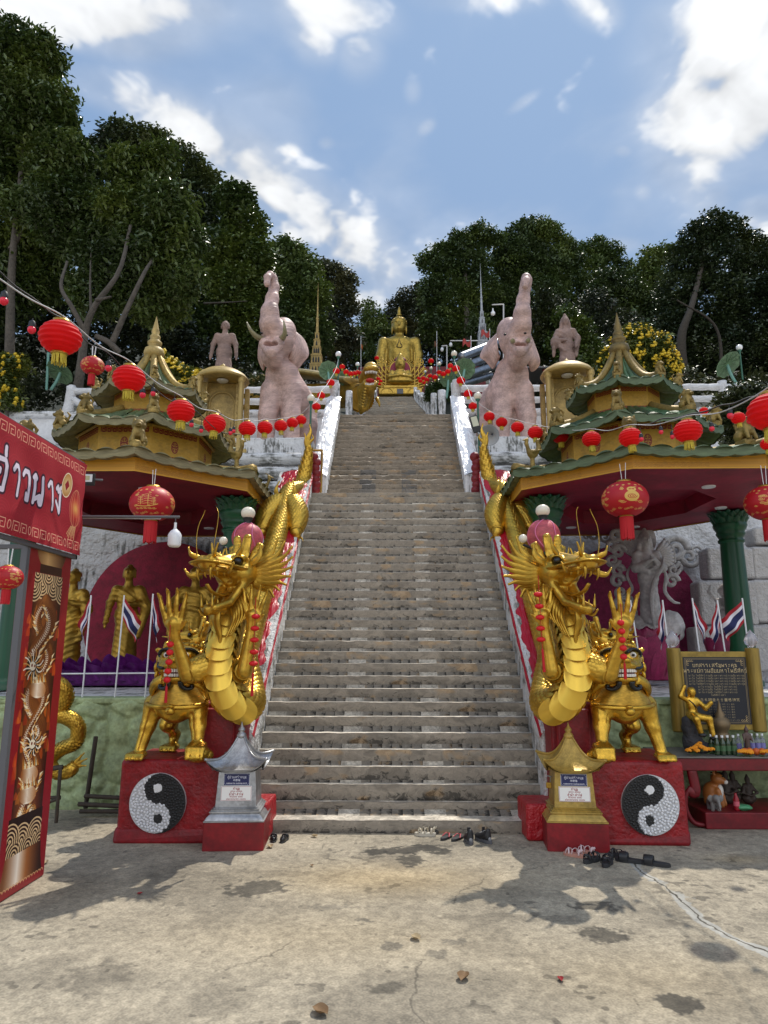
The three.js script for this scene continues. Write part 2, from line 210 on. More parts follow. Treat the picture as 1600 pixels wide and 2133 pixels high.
// bodies: bones and blobs joined with a smooth minimum and meshed with surface nets
class Body {
  constructor() { this.p = []; }
  limb(a, b, ra, rb, k = 0.05) { this.p.push({ t: 0, a, ab: b.clone().sub(a), l2: b.distanceToSquared(a), ra, rb, k }); return this; }
  chain(pts, rs, k = 0.05) { for (let i = 0; i + 1 < pts.length; i++) this.limb(pts[i], pts[i + 1], rs[i], rs[i + 1], k); return this; }
  blob(c, rx, ry, rz, k = 0.05, rot) { this.p.push({ t: 1, c, r: V(rx, ry, rz), k, q: rot ? new THREE.Matrix4().makeRotationFromEuler(rot).invert() : null, m: Math.min(rx, ry, rz) }); return this; }
  cut(c, rx, ry, rz, k = 0.03, rot) { this.blob(c, rx, ry, rz, k, rot); this.p[this.p.length - 1].sub = true; return this; }
  dist(x, y, z) {
    let d = 1e3;
    for (const p of this.p) {
      let e;
      if (p.t === 0) { const ax = x - p.a.x, ay = y - p.a.y, az = z - p.a.z, h = clamp((ax * p.ab.x + ay * p.ab.y + az * p.ab.z) / (p.l2 || 1)); e = Math.hypot(ax - p.ab.x * h, ay - p.ab.y * h, az - p.ab.z * h) - (p.ra + (p.rb - p.ra) * h); }
      else { let qx = x - p.c.x, qy = y - p.c.y, qz = z - p.c.z; if (p.q) { const m = p.q.elements, a = m[0] * qx + m[4] * qy + m[8] * qz, b = m[1] * qx + m[5] * qy + m[9] * qz, c = m[2] * qx + m[6] * qy + m[10] * qz; qx = a; qy = b; qz = c; } const k0 = Math.hypot(qx / p.r.x, qy / p.r.y, qz / p.r.z), k1 = Math.hypot(qx / (p.r.x * p.r.x), qy / (p.r.y * p.r.y), qz / (p.r.z * p.r.z)); e = k1 > 0 ? k0 * (k0 - 1) / k1 : -p.m; }
      if (p.sub) { const h = clamp(0.5 - 0.5 * (e + d) / p.k); d = mix(d, -e, h) + p.k * h * (1 - h); }
      else { const h = clamp(0.5 + 0.5 * (e - d) / p.k); d = mix(e, d, h) - p.k * h * (1 - h); }
    }
    return d;
  }
  mesh(lo, hi, cell, extra) {
    const nx = Math.ceil((hi.x - lo.x) / cell) + 1, ny = Math.ceil((hi.y - lo.y) / cell) + 1, nz = Math.ceil((hi.z - lo.z) / cell) + 1, f = new Float32Array(nx * ny * nz);
    const at3 = (i, j, k) => i + nx * (j + ny * k), D = (x, y, z) => { const d = this.dist(x, y, z); return extra && Math.abs(d) < 0.2 ? d + extra(x, y, z) : d; };
    // coarse skip: where the distance is large, neighbours along x are skipped
    for (let k = 0; k < nz; k++) for (let j = 0; j < ny; j++) for (let i = 0; i < nx; ) { const d = D(lo.x + i * cell, lo.y + j * cell, lo.z + k * cell); f[at3(i, j, k)] = d; i++; let skip = Math.floor(Math.abs(d) * 0.45 / cell) - 1; while (skip-- > 0 && i < nx) { f[at3(i, j, k)] = d > 0 ? 0.5 : -0.5; i++; } }
    const vi = new Int32Array(nx * ny * nz).fill(-1), pos = [], idx = [], C = [0, 1, nx, nx + 1, nx * ny, nx * ny + 1, nx * ny + nx, nx * ny + nx + 1], E = [[0, 1], [2, 3], [4, 5], [6, 7], [0, 2], [1, 3], [4, 6], [5, 7], [0, 4], [1, 5], [2, 6], [3, 7]];
    for (let k = 0; k < nz - 1; k++) for (let j = 0; j < ny - 1; j++) for (let i = 0; i < nx - 1; i++) {
      const b = at3(i, j, k); let m = 0; for (let c = 0; c < 8; c++) if (f[b + C[c]] < 0) m |= 1 << c; if (m === 0 || m === 255) continue;
      let x = 0, y = 0, z = 0, n = 0;
      for (const [a, c] of E) { const A = f[b + C[a]], B = f[b + C[c]]; if ((A < 0) === (B < 0)) continue; const t = A / (A - B); x += mix(a & 1, c & 1, t); y += mix((a >> 1) & 1, (c >> 1) & 1, t); z += mix((a >> 2) & 1, (c >> 2) & 1, t); n++; }
      vi[b] = pos.length / 3; pos.push(lo.x + (i + x / n) * cell, lo.y + (j + y / n) * cell, lo.z + (k + z / n) * cell);
    }
    const quad = (a, b, c, d, fl) => { if (a < 0 || b < 0 || c < 0 || d < 0) return; fl ? idx.push(a, b, c, a, c, d) : idx.push(a, c, b, a, d, c); };
    for (let k = 1; k < nz - 1; k++) for (let j = 1; j < ny - 1; j++) for (let i = 1; i < nx - 1; i++) {
      const b = at3(i, j, k), s = f[b] < 0;
      if (s !== f[b + 1] < 0) quad(vi[b - nx - nx * ny], vi[b - nx * ny], vi[b], vi[b - nx], s);
      if (s !== f[b + nx] < 0) quad(vi[b - 1 - nx * ny], vi[b - 1], vi[b], vi[b - nx * ny], s);
      if (s !== f[b + nx * ny] < 0) quad(vi[b - 1 - nx], vi[b - nx], vi[b], vi[b - 1], s);
    }
    const g = new THREE.BufferGeometry(); g.setAttribute('position', new THREE.Float32BufferAttribute(pos, 3)); g.setIndex(idx); g.computeVertexNormals(); return skewUV(g);
  }
}
// ================================================================== THE SETTING
function onGround(px, py, h = 0) { const d = dirOf(px, py), k = (h - EYE) / d.y; return V(d.x * k, h, d.z * k); }
// height above the ground of the point seen at photo row py, zz metres ahead
function rise(py, zz, px = 825) { return at(px, py, zz).y; }

// ground: one concrete sheet
{
  const X0 = -5.2, X1 = 5.2, Z0 = -2.4, Z1 = -9.6, W = 2048, H = 1418;
  const st = (px, py, rx, ry, k, c) => { const p = onGround(px, py); return { x: p.x, z: p.z, rx, rz: ry, k, c }; };
  const stains = [st(838, 1772, 0.34, 0.16, 1.0, 0.52), st(860, 1790, 0.14, 0.22, 0.9, 0.55), st(540, 1850, 0.27, 0.20, 0.8, 0.55), st(757, 1916, 0.10, 0.09, 0.7, 0.6), st(1247, 1947, 0.17, 0.12, 0.85, 0.52), st(1425, 2090, 0.16, 0.12, 0.85, 0.5), st(1220, 1885, 0.2, 0.13, 0.8, 0.55), st(820, 1972, 0.13, 0.13, 0.6, 0.6), st(905, 1985, 0.13, 0.08, 0.5, 0.62), st(800, 2057, 0.13, 0.09, 0.65, 0.6), st(945, 1962, 0.12, 0.07, 0.5, 0.62), st(700, 1890, 0.3, 0.12, 0.4, 0.72), st(1050, 1910, 0.5, 0.08, 0.35, 0.72), st(200, 2030, 0.25, 0.3, 0.4, 0.72), st(500, 1820, 0.7, 0.1, 0.3, 0.75), st(120, 1720, 0.5, 0.3, 0.4, 0.7)];
  const pale = [st(800, 1830, 1.0, 0.45, 0.9, 0), st(700, 1950, 1.2, 0.5, 0.35, 0), st(1350, 2040, 0.9, 0.5, 0.35, 0), st(1540, 1790, 0.3, 0.15, 0.7, 0)];
  const crackPts = [[1318, 1796], [1345, 1825], [1392, 1846], [1420, 1880], [1455, 1915], [1500, 1942], [1560, 1972], [1640, 2005]].map(([x, y]) => onGround(x, y));
  const thin = [[[870, 2133], [868, 2060], [872, 2000]], [[600, 1960], [560, 1990], [470, 2020]], [[1150, 1800], [1000, 1830], [940, 1880]]].map((l) => l.map(([x, y]) => onGround(x, y)));
  const segd = (x, z, P) => { let m = 9; for (let i = 0; i + 1 < P.length; i++) { const a = P[i], b = P[i + 1], dx = b.x - a.x, dz = b.z - a.z, t = clamp(((x - a.x) * dx + (z - a.z) * dz) / (dx * dx + dz * dz)); m = Math.min(m, Math.hypot(x - a.x - dx * t, z - a.z - dz * t)); } return m; };
  const map = tex(W, H, (u, v) => {
    const x = mix(X0, X1, u), z = mix(Z0, Z1, v);
    const a = fbm2(x * 0.9 + 20, z * 0.9 + 50, 5, 11), b = fbm2(x * 4 + 9, z * 4, 4, 15), c = fbm2(x * 22, z * 22, 3, 19), g = n2(x * 110, z * 110, 23), w1 = fbm2(x * 2 + 5, z * 2 + 7, 3, 25);
    let k = 1 + (a - 0.5) * 0.26 + (b - 0.5) * 0.18 + (c - 0.5) * 0.3 + (g - 0.5) * 0.26;
    const grime = sstep(0.50, 0.66, fbm2(x * 1.5 + 3, z * 1.9 + 8, 5, 27)); k *= 1 - 0.12 * grime;
    let tan = 0; for (const s of pale) { const e = ((x - s.x) / s.rx) ** 2 + ((z - s.z) / s.rz) ** 2; tan += s.k * Math.exp(-e); }
    let dark = 1; for (const s of stains) { const e = Math.sqrt(((x - s.x) / s.rx) ** 2 + ((z - s.z) / s.rz) ** 2) + (b - 0.5) * 1.5 + (a - 0.5) * 1.2 + (c - 0.5) * 0.9; dark *= mix(1, mix(1, s.c, s.k), sstep(1.08, 0.72, e)); }
    const cr = segd(x + (b - 0.5) * 0.14, z + (c - 0.5) * 0.1, crackPts); const patch = sstep(0.05, 0.03, cr + (b - 0.5) * 0.16 + (c - 0.5) * 0.04) * 0.75, gap = sstep(0.012, 0.004, Math.abs(cr));
    let hair = 0; for (const t of thin) hair = Math.max(hair, sstep(0.01, 0.003, segd(x + (b - 0.5) * 0.2, z + (c - 0.5) * 0.1, t)) * 0.22);
    const pit = sstep(0.70, 0.78, n2(x * 16, z * 16, 31)) * sstep(0.55, 0.7, w1) * 0.25, spot = sstep(0.93, 0.96, n2(x * 13 + 5, z * 13, 37) + (c - 0.5) * 0.2) * 0.22;
    k *= dark * (1 - gap * 0.5) * (1 - hair) * (1 - pit) * (1 - spot);
    const warm = clamp(tan * 0.9) * (dark > 0.9 ? 1 : 0.4);
    let r = 154 * k, gg = 144 * k, bb = 125 * k; r += warm * 16; gg += warm * 6; bb -= warm * 10;
    if (patch > 0) { const q = 172 + (c - 0.5) * 50; r = mix(r, q, patch * (1 - gap)); gg = mix(gg, q, patch * (1 - gap)); bb = mix(bb, q * 0.97, patch * (1 - gap)); }
    return [r, gg, bb];
  });
  map.wrapS = map.wrapT = THREE.MirroredRepeatWrapping;
  const g = new THREE.PlaneGeometry(600, 600, 1, 1); g.rotateX(-Math.PI / 2); const p = g.attributes.position, uv = g.attributes.uv;
  for (let i = 0; i < 4; i++) uv.setXY(i, (p.getX(i) - X0) / (X1 - X0), (p.getZ(i) - Z0) / (Z1 - Z0));
  const bump = bumpRough.clone(); bump.repeat.set(7, 5); bump.needsUpdate = true;
  struct('ground', g, mat(1, 1, 1, 0.88, { map, bumpMap: bump, bumpScale: 0.012 }));
}

// stained concrete for the stairs: rows 0-5 are risers (4 m long), the upper part is tread
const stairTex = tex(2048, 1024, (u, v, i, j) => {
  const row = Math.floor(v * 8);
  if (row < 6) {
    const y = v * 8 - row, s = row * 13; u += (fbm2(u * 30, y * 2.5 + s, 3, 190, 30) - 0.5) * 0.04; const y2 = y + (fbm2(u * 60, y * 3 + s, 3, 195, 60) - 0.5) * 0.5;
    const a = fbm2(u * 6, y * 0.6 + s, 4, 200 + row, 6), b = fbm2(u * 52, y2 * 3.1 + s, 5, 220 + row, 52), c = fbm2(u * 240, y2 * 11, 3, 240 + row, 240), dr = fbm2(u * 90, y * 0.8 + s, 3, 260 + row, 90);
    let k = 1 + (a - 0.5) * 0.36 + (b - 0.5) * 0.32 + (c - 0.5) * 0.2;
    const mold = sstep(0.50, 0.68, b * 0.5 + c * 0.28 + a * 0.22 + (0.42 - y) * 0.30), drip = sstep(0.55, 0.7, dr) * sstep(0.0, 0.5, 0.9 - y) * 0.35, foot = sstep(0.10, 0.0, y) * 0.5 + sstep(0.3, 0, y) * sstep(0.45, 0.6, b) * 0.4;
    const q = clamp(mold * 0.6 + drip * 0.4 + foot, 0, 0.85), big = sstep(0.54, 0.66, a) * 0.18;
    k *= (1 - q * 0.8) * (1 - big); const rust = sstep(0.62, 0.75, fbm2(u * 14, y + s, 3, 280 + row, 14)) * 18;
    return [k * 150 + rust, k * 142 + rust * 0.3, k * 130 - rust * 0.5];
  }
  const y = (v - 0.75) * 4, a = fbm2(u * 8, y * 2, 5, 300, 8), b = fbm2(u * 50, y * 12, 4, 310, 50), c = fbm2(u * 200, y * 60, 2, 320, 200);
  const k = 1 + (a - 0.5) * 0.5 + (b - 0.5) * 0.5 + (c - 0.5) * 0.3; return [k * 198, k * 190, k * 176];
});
const MS = { lower: mat(0.98, 0.96, 0.93, 0.85, { map: stairTex, bumpMap: bumpFine, bumpScale: 0.004 }), upper: mat(0.84, 0.78, 0.71, 0.9, { map: stairTex, bumpMap: bumpRough, bumpScale: 0.012 }), patch: mat(0.55, 0.57, 0.62, 0.9, { map: stairTex, bumpMap: bumpFine, bumpScale: 0.004 }), far: mat(0.7, 0.69, 0.67, 0.9, { map: stairTex }) };
// one step: front at zf, back at zb, from y0 to y1, x0..x1; edges a little uneven
function stepGeo(x0, x1, y0, y1, zf, zb, n, sd, chip = 0.008) {
  const prof = [[0, 0, 0], [0, 1, -0.012], [0.35, 1, -0.003], [1, 1, 0], [2, 1, 0]], row = Math.floor(hash3(sd, 5, 1) * 6), off = hash3(sd, 9, 2), pos = [], uv = [], idx = [], K = 6;
  for (let i = 0; i <= n; i++) {
    const x = mix(x0, x1, i / n), w = (n2(x * 7, sd * 3.1, 5) - 0.5) * chip + (n2(x * 25, sd * 1.7, 6) - 0.5) * chip * 0.7, w2 = (n2(x * 5, sd * 2.3, 8) - 0.5) * chip * 1.2, c = 0.008 + Math.max(0, n2(x * 14, sd * 5.7, 9) - 0.72) * chip * 5;
    const P = [[y0, zf + 0.004], [y0 + (y1 - y0) * 0.5, zf + w2], [y1 - c + w, zf + w2], [y1 + w, zf + w2 + c], [y1 + w * 0.2, zb - 0.02], [y1, zb + 0.03]];
    P.forEach(([y, z], j) => { pos.push(x, y, -z); const u = x / 4 + off; j < 3 ? uv.push(u, (row + 0.04 + 0.92 * (j === 0 ? 0 : j === 1 ? 0.5 : 1)) / 8) : uv.push(u, 0.76 + 0.2 * (z - zf + sd * 0.07 % 0.5)); });
  }
  for (let i = 0; i < n; i++) for (let j = 0; j < K - 1; j++) { const a = i * K + j, b = a + K; idx.push(a, b, a + 1, a + 1, b, b + 1); }
  const g0 = new THREE.BufferGeometry(); g0.setAttribute('position', new THREE.Float32BufferAttribute(pos, 3)); g0.setAttribute('uv', new THREE.Float32BufferAttribute(uv, 2)); g0.setIndex(idx); g0.computeVertexNormals();
  const ends = []; for (const x of [x0, x1]) { const b = new THREE.PlaneGeometry(zb - zf, y1 - y0); b.rotateY(x === x0 ? -Math.PI / 2 : Math.PI / 2); b.translate(x, (y0 + y1) / 2, -(zf + zb) / 2); ends.push(b); }
  return join([g0, ...ends]);
}
const steps1 = [[8.25, 0.134], [8.598, 0.26], [8.656, 0.443], [8.768, 0.624], [8.906, 0.803], [9.056, 0.982], [9.239, 1.162], [9.404, 1.329], [9.569, 1.494], [9.734, 1.654], [9.899, 1.82], [10.079, 1.982], [10.259, 2.134], [10.439, 2.294], [10.619, 2.449], [10.799, 2.607], [10.979, 2.771], [11.159, 2.938], [11.339, 3.103], [11.519, 3.272], [11.699, 3.438], [11.879, 3.599], [12.059, 3.767], [12.239, 3.929], [12.419, 4.094], [12.599, 4.261], [12.779, 4.425], [12.959, 4.589], [13.139, 4.786], [13.319, 4.961], [13.499, 5.094]];
const HW1 = 1.7, LAND1 = 5.094;
const stair1 = structGroup('staircase');
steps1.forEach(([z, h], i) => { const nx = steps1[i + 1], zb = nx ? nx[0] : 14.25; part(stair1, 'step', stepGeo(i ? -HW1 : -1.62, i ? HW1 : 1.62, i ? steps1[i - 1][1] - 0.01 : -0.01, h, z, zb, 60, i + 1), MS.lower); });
{ // what carries the steps
  const s = new THREE.Shape(); s.moveTo(8.4, -0.02); steps1.forEach(([z, h]) => { s.lineTo(z + 0.06, h - 0.06); }); s.lineTo(14.3, 5.0); s.lineTo(14.3, -0.02);
  const g = new THREE.ExtrudeGeometry(s, { depth: HW1 * 2 - 0.04, bevelEnabled: false }); g.rotateY(Math.PI / 2); g.translate(-HW1 + 0.02, 0, 0); part(stair1, 'stair_core', g, MS.far);
}
const steps2 = [1018.7, 1008.7, 998.7, 988.7, 978.7, 968.7, 960, 951, 941, 933, 923, 915.6, 907.5, 900, 893, 885.6, 878.7, 871, 863.7].map((y, k) => [14.2 + k * 0.166, rise(y, 14.2 + k * 0.166)]);
const HW2 = 1.45, TER = steps2[18][1];
const stair2 = structGroup('staircase');
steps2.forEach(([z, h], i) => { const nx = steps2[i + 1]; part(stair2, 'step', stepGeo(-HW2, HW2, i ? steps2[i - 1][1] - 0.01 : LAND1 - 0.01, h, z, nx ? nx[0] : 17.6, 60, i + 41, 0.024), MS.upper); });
for (const [x0, x1] of [[-0.78, -0.43], [0.13, 0.45]]) for (let i = 0; i < 5; i++) { const [z, h] = steps2[i], y0 = i ? steps2[i - 1][1] : LAND1; part(stair2, 'repair_patch', stepGeo(x0, x1, y0 + 0.02, h + 0.004, z - 0.006, z + 0.15, 12, i + 90, 0.02), MS.patch); }
{
  const s = new THREE.Shape(); s.moveTo(14.3, 4.9); steps2.forEach(([z, h]) => { s.lineTo(z + 0.07, h - 0.07); }); s.lineTo(17.6, TER - 0.08); s.lineTo(17.6, 4.9);
  const g = new THREE.ExtrudeGeometry(s, { depth: HW2 * 2 - 0.04, bevelEnabled: false }); g.rotateY(Math.PI / 2); g.translate(-HW2 + 0.02, 0, 0); part(stair2, 'stair_core', g, MS.far);
}
// the far flights up to the shrine, in short runs with landings
const stair3 = structGroup('staircase'); const far3 = [];
{
  let z = 24.5, h = TER; const rows = []; const H = (q) => { const y = q < 26 ? 862 : mix(858, 826, clamp((q - 26.2) / (45.5 - 26.2)) ** 0.82); return rise(y, q); };
  while (z < 45.5) { const hh = Math.max(h + 0.02, H(z)); if (hh - h > 0.12) { rows.push([z, hh]); h = hh; } z += 0.28; }
  rows.forEach(([zz, hh], i) => { const y0 = i ? rows[i - 1][1] - 0.01 : TER - 0.3; far3.push([zz, hh]); part(stair3, 'step', stepGeo(-1.2, 1.2, Math.max(y0, hh - 0.5), hh, zz, (rows[i + 1]?.[0] ?? zz + 6), 8, i + 141, 0.02), MS.far); });
}
const TOPH = far3[far3.length - 1][1], TOPZ = far3[far3.length - 1][0];

// sloping cheek walls: white sides, thick red paint on the crown
const slopeAt = (z) => { for (let i = 0; i + 1 < steps1.length; i++) if (z < steps1[i + 1][0]) { const t = clamp((z - steps1[i][0]) / (steps1[i + 1][0] - steps1[i][0])); return mix(steps1[i][1], steps1[i + 1][1], t); } return LAND1; };
const crownH = (z) => mix(0.78, 5.05, (z - 8.6) / (13.5 - 8.6)) + 0.42;
for (const sx of [-1, 1]) {
  const s = new THREE.Shape(); s.moveTo(8.42, 0); s.lineTo(8.45, crownH(8.45)); s.lineTo(13.55, crownH(13.55)); s.lineTo(13.55, 0);
  const g = new THREE.ExtrudeGeometry(s, { depth: 0.62, bevelEnabled: true, bevelSize: 0.02, bevelThickness: 0.02, bevelSegments: 2 }); g.rotateY(Math.PI / 2); g.translate(sx < 0 ? -HW1 - 0.63 : HW1 + 0.01, 0, 0); g.deleteAttribute('uv');
  const w = thing('stair_wall', sx < 0 ? 'sloping white plaster cheek wall with red crown, left side of the lower stairs' : 'sloping white plaster cheek wall with red crown, right side of the lower stairs', 'wall', null, 0, 'cheek walls of the stairs');
  const wm = mat(0.80, 0.79, 0.76, 0.8, { map: whiteMap, bumpMap: bumpRough, bumpScale: 0.06 });
  part(w, 'plaster', boxUV(g), wm);
  const n = 90, red = grid(n, 10, (u, v) => { const z = mix(8.43, 13.56, u), a = v * Math.PI, x0 = sx * (HW1 + 0.31), q = fbm3(z * 9, v * 4, sx * 5, 3) - 0.5; return V(x0 + Math.cos(a) * sx * -1 * (0.345 + q * 0.03), crownH(z) - 0.06 + Math.sin(a) * (0.13 + q * 0.07) + q * 0.03, -z); });
  part(w, 'red_crown', red, mat(0.44, 0.006, 0.022, 0.34, { specularIntensity: 0.7, bumpMap: bumpRough, bumpScale: 0.05, side: THREE.DoubleSide }));
  // red pedestal under the dragon's breast, and the rough red block at the stair foot
  const pd = solo('dragon_pedestal', [wobble(box(-0.25, 0.25, 0, 1.42, -0.4, 0.28, 0.03, 6), 0.012, 6, sx), wobble(box(-0.2, 0.17, 0.0, 1.36, 0.2, 0.36, 0.03, 5), 0.01, 7)], M.red, sx < 0 ? 'red painted pedestal under the left dragon beside the silver box' : 'red painted pedestal under the right dragon beside the gold box', 'pedestal', V(sx * 1.98, 0, -8.36), 'dragon pedestals');
  solo('stair_foot_block', wobble(box(-0.29, 0.29, 0, 0.37, -0.26, 0.3, 0.03, 7), 0.022, 5, sx * 3), mat(0.38, 0.008, 0.015, 0.42, { bumpMap: bumpRough, bumpScale: 0.04 }), sx < 0 ? 'rough low red block at the left foot of the stairs' : 'rough low red block at the right foot of the stairs', 'block', V(sx * 1.68, 0, -8.24), 'red blocks at the stair foot');
  // ramps beside the second flight, bumpy glossy white
  const ra = (z) => mix(steps2[0][1], TER, (z - 14.2) / (17.19 - 14.2)) + 0.42;
  const rs = new THREE.Shape(); rs.moveTo(14.0, LAND1 - 0.5); rs.lineTo(14.0, ra(14.0)); rs.lineTo(17.25, ra(17.25)); rs.lineTo(17.25, LAND1 - 0.5);
  const rg = new THREE.ExtrudeGeometry(rs, { depth: 0.3, bevelEnabled: true, bevelSize: 0.015, bevelThickness: 0.015, bevelSegments: 2 }); rg.rotateY(Math.PI / 2); rg.translate(sx < 0 ? -HW2 - 0.315 : HW2 + 0.015, 0, 0); rg.deleteAttribute('uv');
  const rw = thing('stair_ramp', sx < 0 ? 'glossy lumpy white ramp, left edge of the second flight' : 'glossy lumpy white ramp, right edge of the second flight', 'wall', null, 0, 'ramps of the second flight');
  part(rw, 'plaster', boxUV(rg), M.whiteDirty);
  part(rw, 'lumpy_crown', grid(8, 110, (u, v) => { const z = mix(13.98, 17.27, v), q = fbm3(z * 8, u * 5, sx * 3 + 9, 3) - 0.45; return V(sx * (HW2 + 0.165) + (u - 0.5) * 0.36, ra(z) + 0.01 + Math.sin(u * Math.PI) * 0.07 + q * 0.09, -z); }), mat(0.86, 0.86, 0.87, 0.16, { clearcoat: 0.6, clearcoatRoughness: 0.1, bumpMap: bumpRough, bumpScale: 0.03, side: THREE.DoubleSide }));
}

// ------------------------------------------------------------------ terrace walls
const rockyMint = (x0, x1, y0, y1, z) => grid(Math.round((x1 - x0) * 46), Math.round((y1 - y0) * 46), (u, v) => { const x = mix(x0, x1, u), y = mix(y0, y1, v); const fx = x * 2.9 + (n2(x * 2, y * 2, 3) - 0.5) * 1.2, fy = y * 2.9 + (n2(x * 2 + 9, y * 2, 4) - 0.5) * 1.2; let m = 9, m2 = 9; for (let a = -1; a <= 1; a++) for (let b = -1; b <= 1; b++) { const cx = Math.floor(fx) + a, cy = Math.floor(fy) + b, d = Math.hypot(fx - cx - hash3(cx, cy, 7), fy - cy - hash3(cx, cy, 8)); if (d < m) { m2 = m; m = d; } else if (d < m2) m2 = d; } const q = sstep(0, 0.35, m2 - m), f = fbm2(x * 9 + y * 2, y * 14, 3, 4); return V(x, y, -z + q * 0.035 - m * 0.05 + (f - 0.5) * 0.045); }, (u, v) => [mix(x0, x1, u), mix(y0, y1, v)]);
const podL = structGroup('podium'); part(podL, 'rocky_plaster', rockyMint(-8.5, -2.33, 0, 1.37, 9.34), M.mint); part(podL, 'podium_core', box(-8.5, -2.34, 0, 1.33, -16.3, -9.42, 0.02), M.whiteDirty);
const podR = structGroup('podium'); part(podR, 'rocky_plaster', rockyMint(2.33, 8.5, 0, 1.37, 9.34), M.mint); part(podR, 'podium_core', box(2.34, 8.5, 0, 1.33, -16.3, -9.42, 0.02), M.whiteDirty);
part(podL, 'rocky_top', wobble(box(-8.5, -2.34, 1.3, 1.385, -9.7, -9.33, 0.03, 12), 0.015, 4), M.mint); part(podR, 'rocky_top', wobble(box(2.34, 8.5, 1.3, 1.385, -9.7, -9.33, 0.03, 12), 0.015, 4), M.mint);
{
  const plaster = (x0, x1, y0, y1, z, amp, s) => grid(Math.round((x1 - x0) * 14), Math.round((y1 - y0) * 14), (u, v) => { const x = mix(x0, x1, u), y = mix(y0, y1, v); return V(x, y, -z + (fbm3(x * 2.2, y * 2.2, s, 4) - 0.5) * amp); }, (u, v) => [mix(x0, x1, u) * 0.5, mix(y0, y1, v) * 0.5]);
  const rough = mat(0.86, 0.86, 0.88, 0.8, { map: whiteClean, bumpMap: bumpRough, bumpScale: 0.09 });
  const ZB = 16.2, ZU = 19.2, l1 = rise(953, ZB), l2 = rise(984, ZB), l3 = rise(1020, ZB), TU = rise(862, ZU);
  for (const sx of [-1, 1]) {
    const w = structGroup('wall'), a = sx < 0 ? -16 : HW2 + 0.3, b = sx < 0 ? -HW2 - 0.3 : 16;
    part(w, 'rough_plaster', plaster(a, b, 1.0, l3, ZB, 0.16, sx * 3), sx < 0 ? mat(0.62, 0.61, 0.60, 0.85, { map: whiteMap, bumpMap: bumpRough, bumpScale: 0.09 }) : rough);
    part(w, 'wall_core', box(a, b, 0, l3 + 0.05, -17.3, -ZB - 0.12, 0.02), M.whiteDirty);
    // log-like ledges above
    const logs = (y, z, r, x0, x1) => sweep([V(x0, y, -z), V((x0 + x1) / 2, y + 0.01, -z), V(x1, y, -z)], (t) => { const q = fbm2(t * (x1 - x0) * 3, y * 7, 3, 5); return [r * (0.92 + q * 0.16), r * (0.92 + q * 0.16)]; }, 60, 12, { uw: r * 6 });
    part(w, 'ledge', logs(l3 + 0.05, ZB + 0.02, 0.17, a, b), M.whiteDirty); part(w, 'wall_band', wobble(box(a, b, l3 + 0.1, l2 - 0.02, -17.4, -ZB - 0.2, 0.02, 14), 0.02, 2.5), M.whiteDirty);
    part(w, 'ledge', logs(l2, ZB + 0.06, 0.17, a, b), M.whiteDirty); part(w, 'wall_band', wobble(box(a, b, l2 + 0.04, l1 - 0.02, -17.4, -ZB - 0.26, 0.02, 14), 0.02, 2.5), M.whiteDirty);
    part(w, 'ledge', logs(l1, ZB + 0.1, 0.16, a, b), M.whiteDirty);
    part(w, 'terrace_floor', box(a, b, l1 - 0.3, l1 + 0.06, -ZU - 0.1, -ZB - 0.16, 0.02), M.whiteDirty);
    // elephant pedestal
    const ex = sx * 3.12, pt = rise(911, 16.5); part(w, 'pedestal', wobble(box(ex - 1.2, ex + 1.05, l1, pt, -19.0, -16.45, 0.04, 8), 0.025, 2.2), M.whiteDirty);
    // upper retaining wall and the sides of the second flight
    const c = sx < 0 ? -11.4 : HW2 + 0.28, d = sx < 0 ? -HW2 - 0.28 : 16; part(w, 'upper_plaster', plaster(c, d, l1 - 0.5, TU, ZU - 0.02, 0.08, sx * 7), M.white); part(w, 'upper_core', box(c, d, l1 - 0.5, TU + 0.02, -20.4, -ZU - 0.06, 0.02), M.white);
    part(w, 'ledge', logs(TU + 0.02, ZU, 0.12, c, d), M.whiteDirty);
    const e = [sx * (HW2 + 0.02), sx * (HW2 + 0.31)].sort((p, q) => p - q); part(w, 'return_wall', box(e[0], e[1], LAND1, TER + 0.02, -ZU - 0.1, -17.2, 0.02), M.white);
    const e2 = [sx * (HW2 + 0.02), sx * (HW1 + 0.6)].sort((p, q) => p - q); part(w, 'stair_flank', box(e2[0], e2[1], 0, LAND1 - 0.01, -17.2, -13.56, 0.02), M.white);
  }
  const fl = structGroup('terrace'); part(fl, 'terrace_paving', box(-1.75, 1.75, TER - 0.16, TER - 0.012, -26, -17.5, 0.01), MS.far);
}

// ------------------------------------------------------------------ hill
const hillH = (x, z) => { const zz = z; let h = TER + 0.25 + Math.max(0, zz - 21) * mix(0.20, 0.44, sstep(22, 60, zz)); h += Math.max(0, Math.abs(x) - 8) * 0.16 * sstep(17, 26, zz); const mid = Math.exp(-((x / 3.2) ** 2)); const path = zz < 24 ? TER - 0.4 : zz < 46 ? mix(TER, TOPH, (zz - 24) / 22) - 1.4 : TOPH - 0.6; h = mix(h, Math.min(h, path), mid * sstep(64, 52, zz)); return h + (fbm2(x * 0.2, zz * 0.2, 3, 5) - 0.5) * 1.2 * sstep(22, 34, zz); };
struct('hillside', grid(80, 70, (u, v) => { const x = mix(-90, 90, u), z = mix(20.0, 150, v * v * 0.6 + v * 0.4); return V(x, z < 20.3 ? TER : Math.min(hillH(x, z), 46), -z); }, (u, v) => [u * 60, v * 60]), mat(0.030, 0.036, 0.018, 0.95, { map: mottle }));

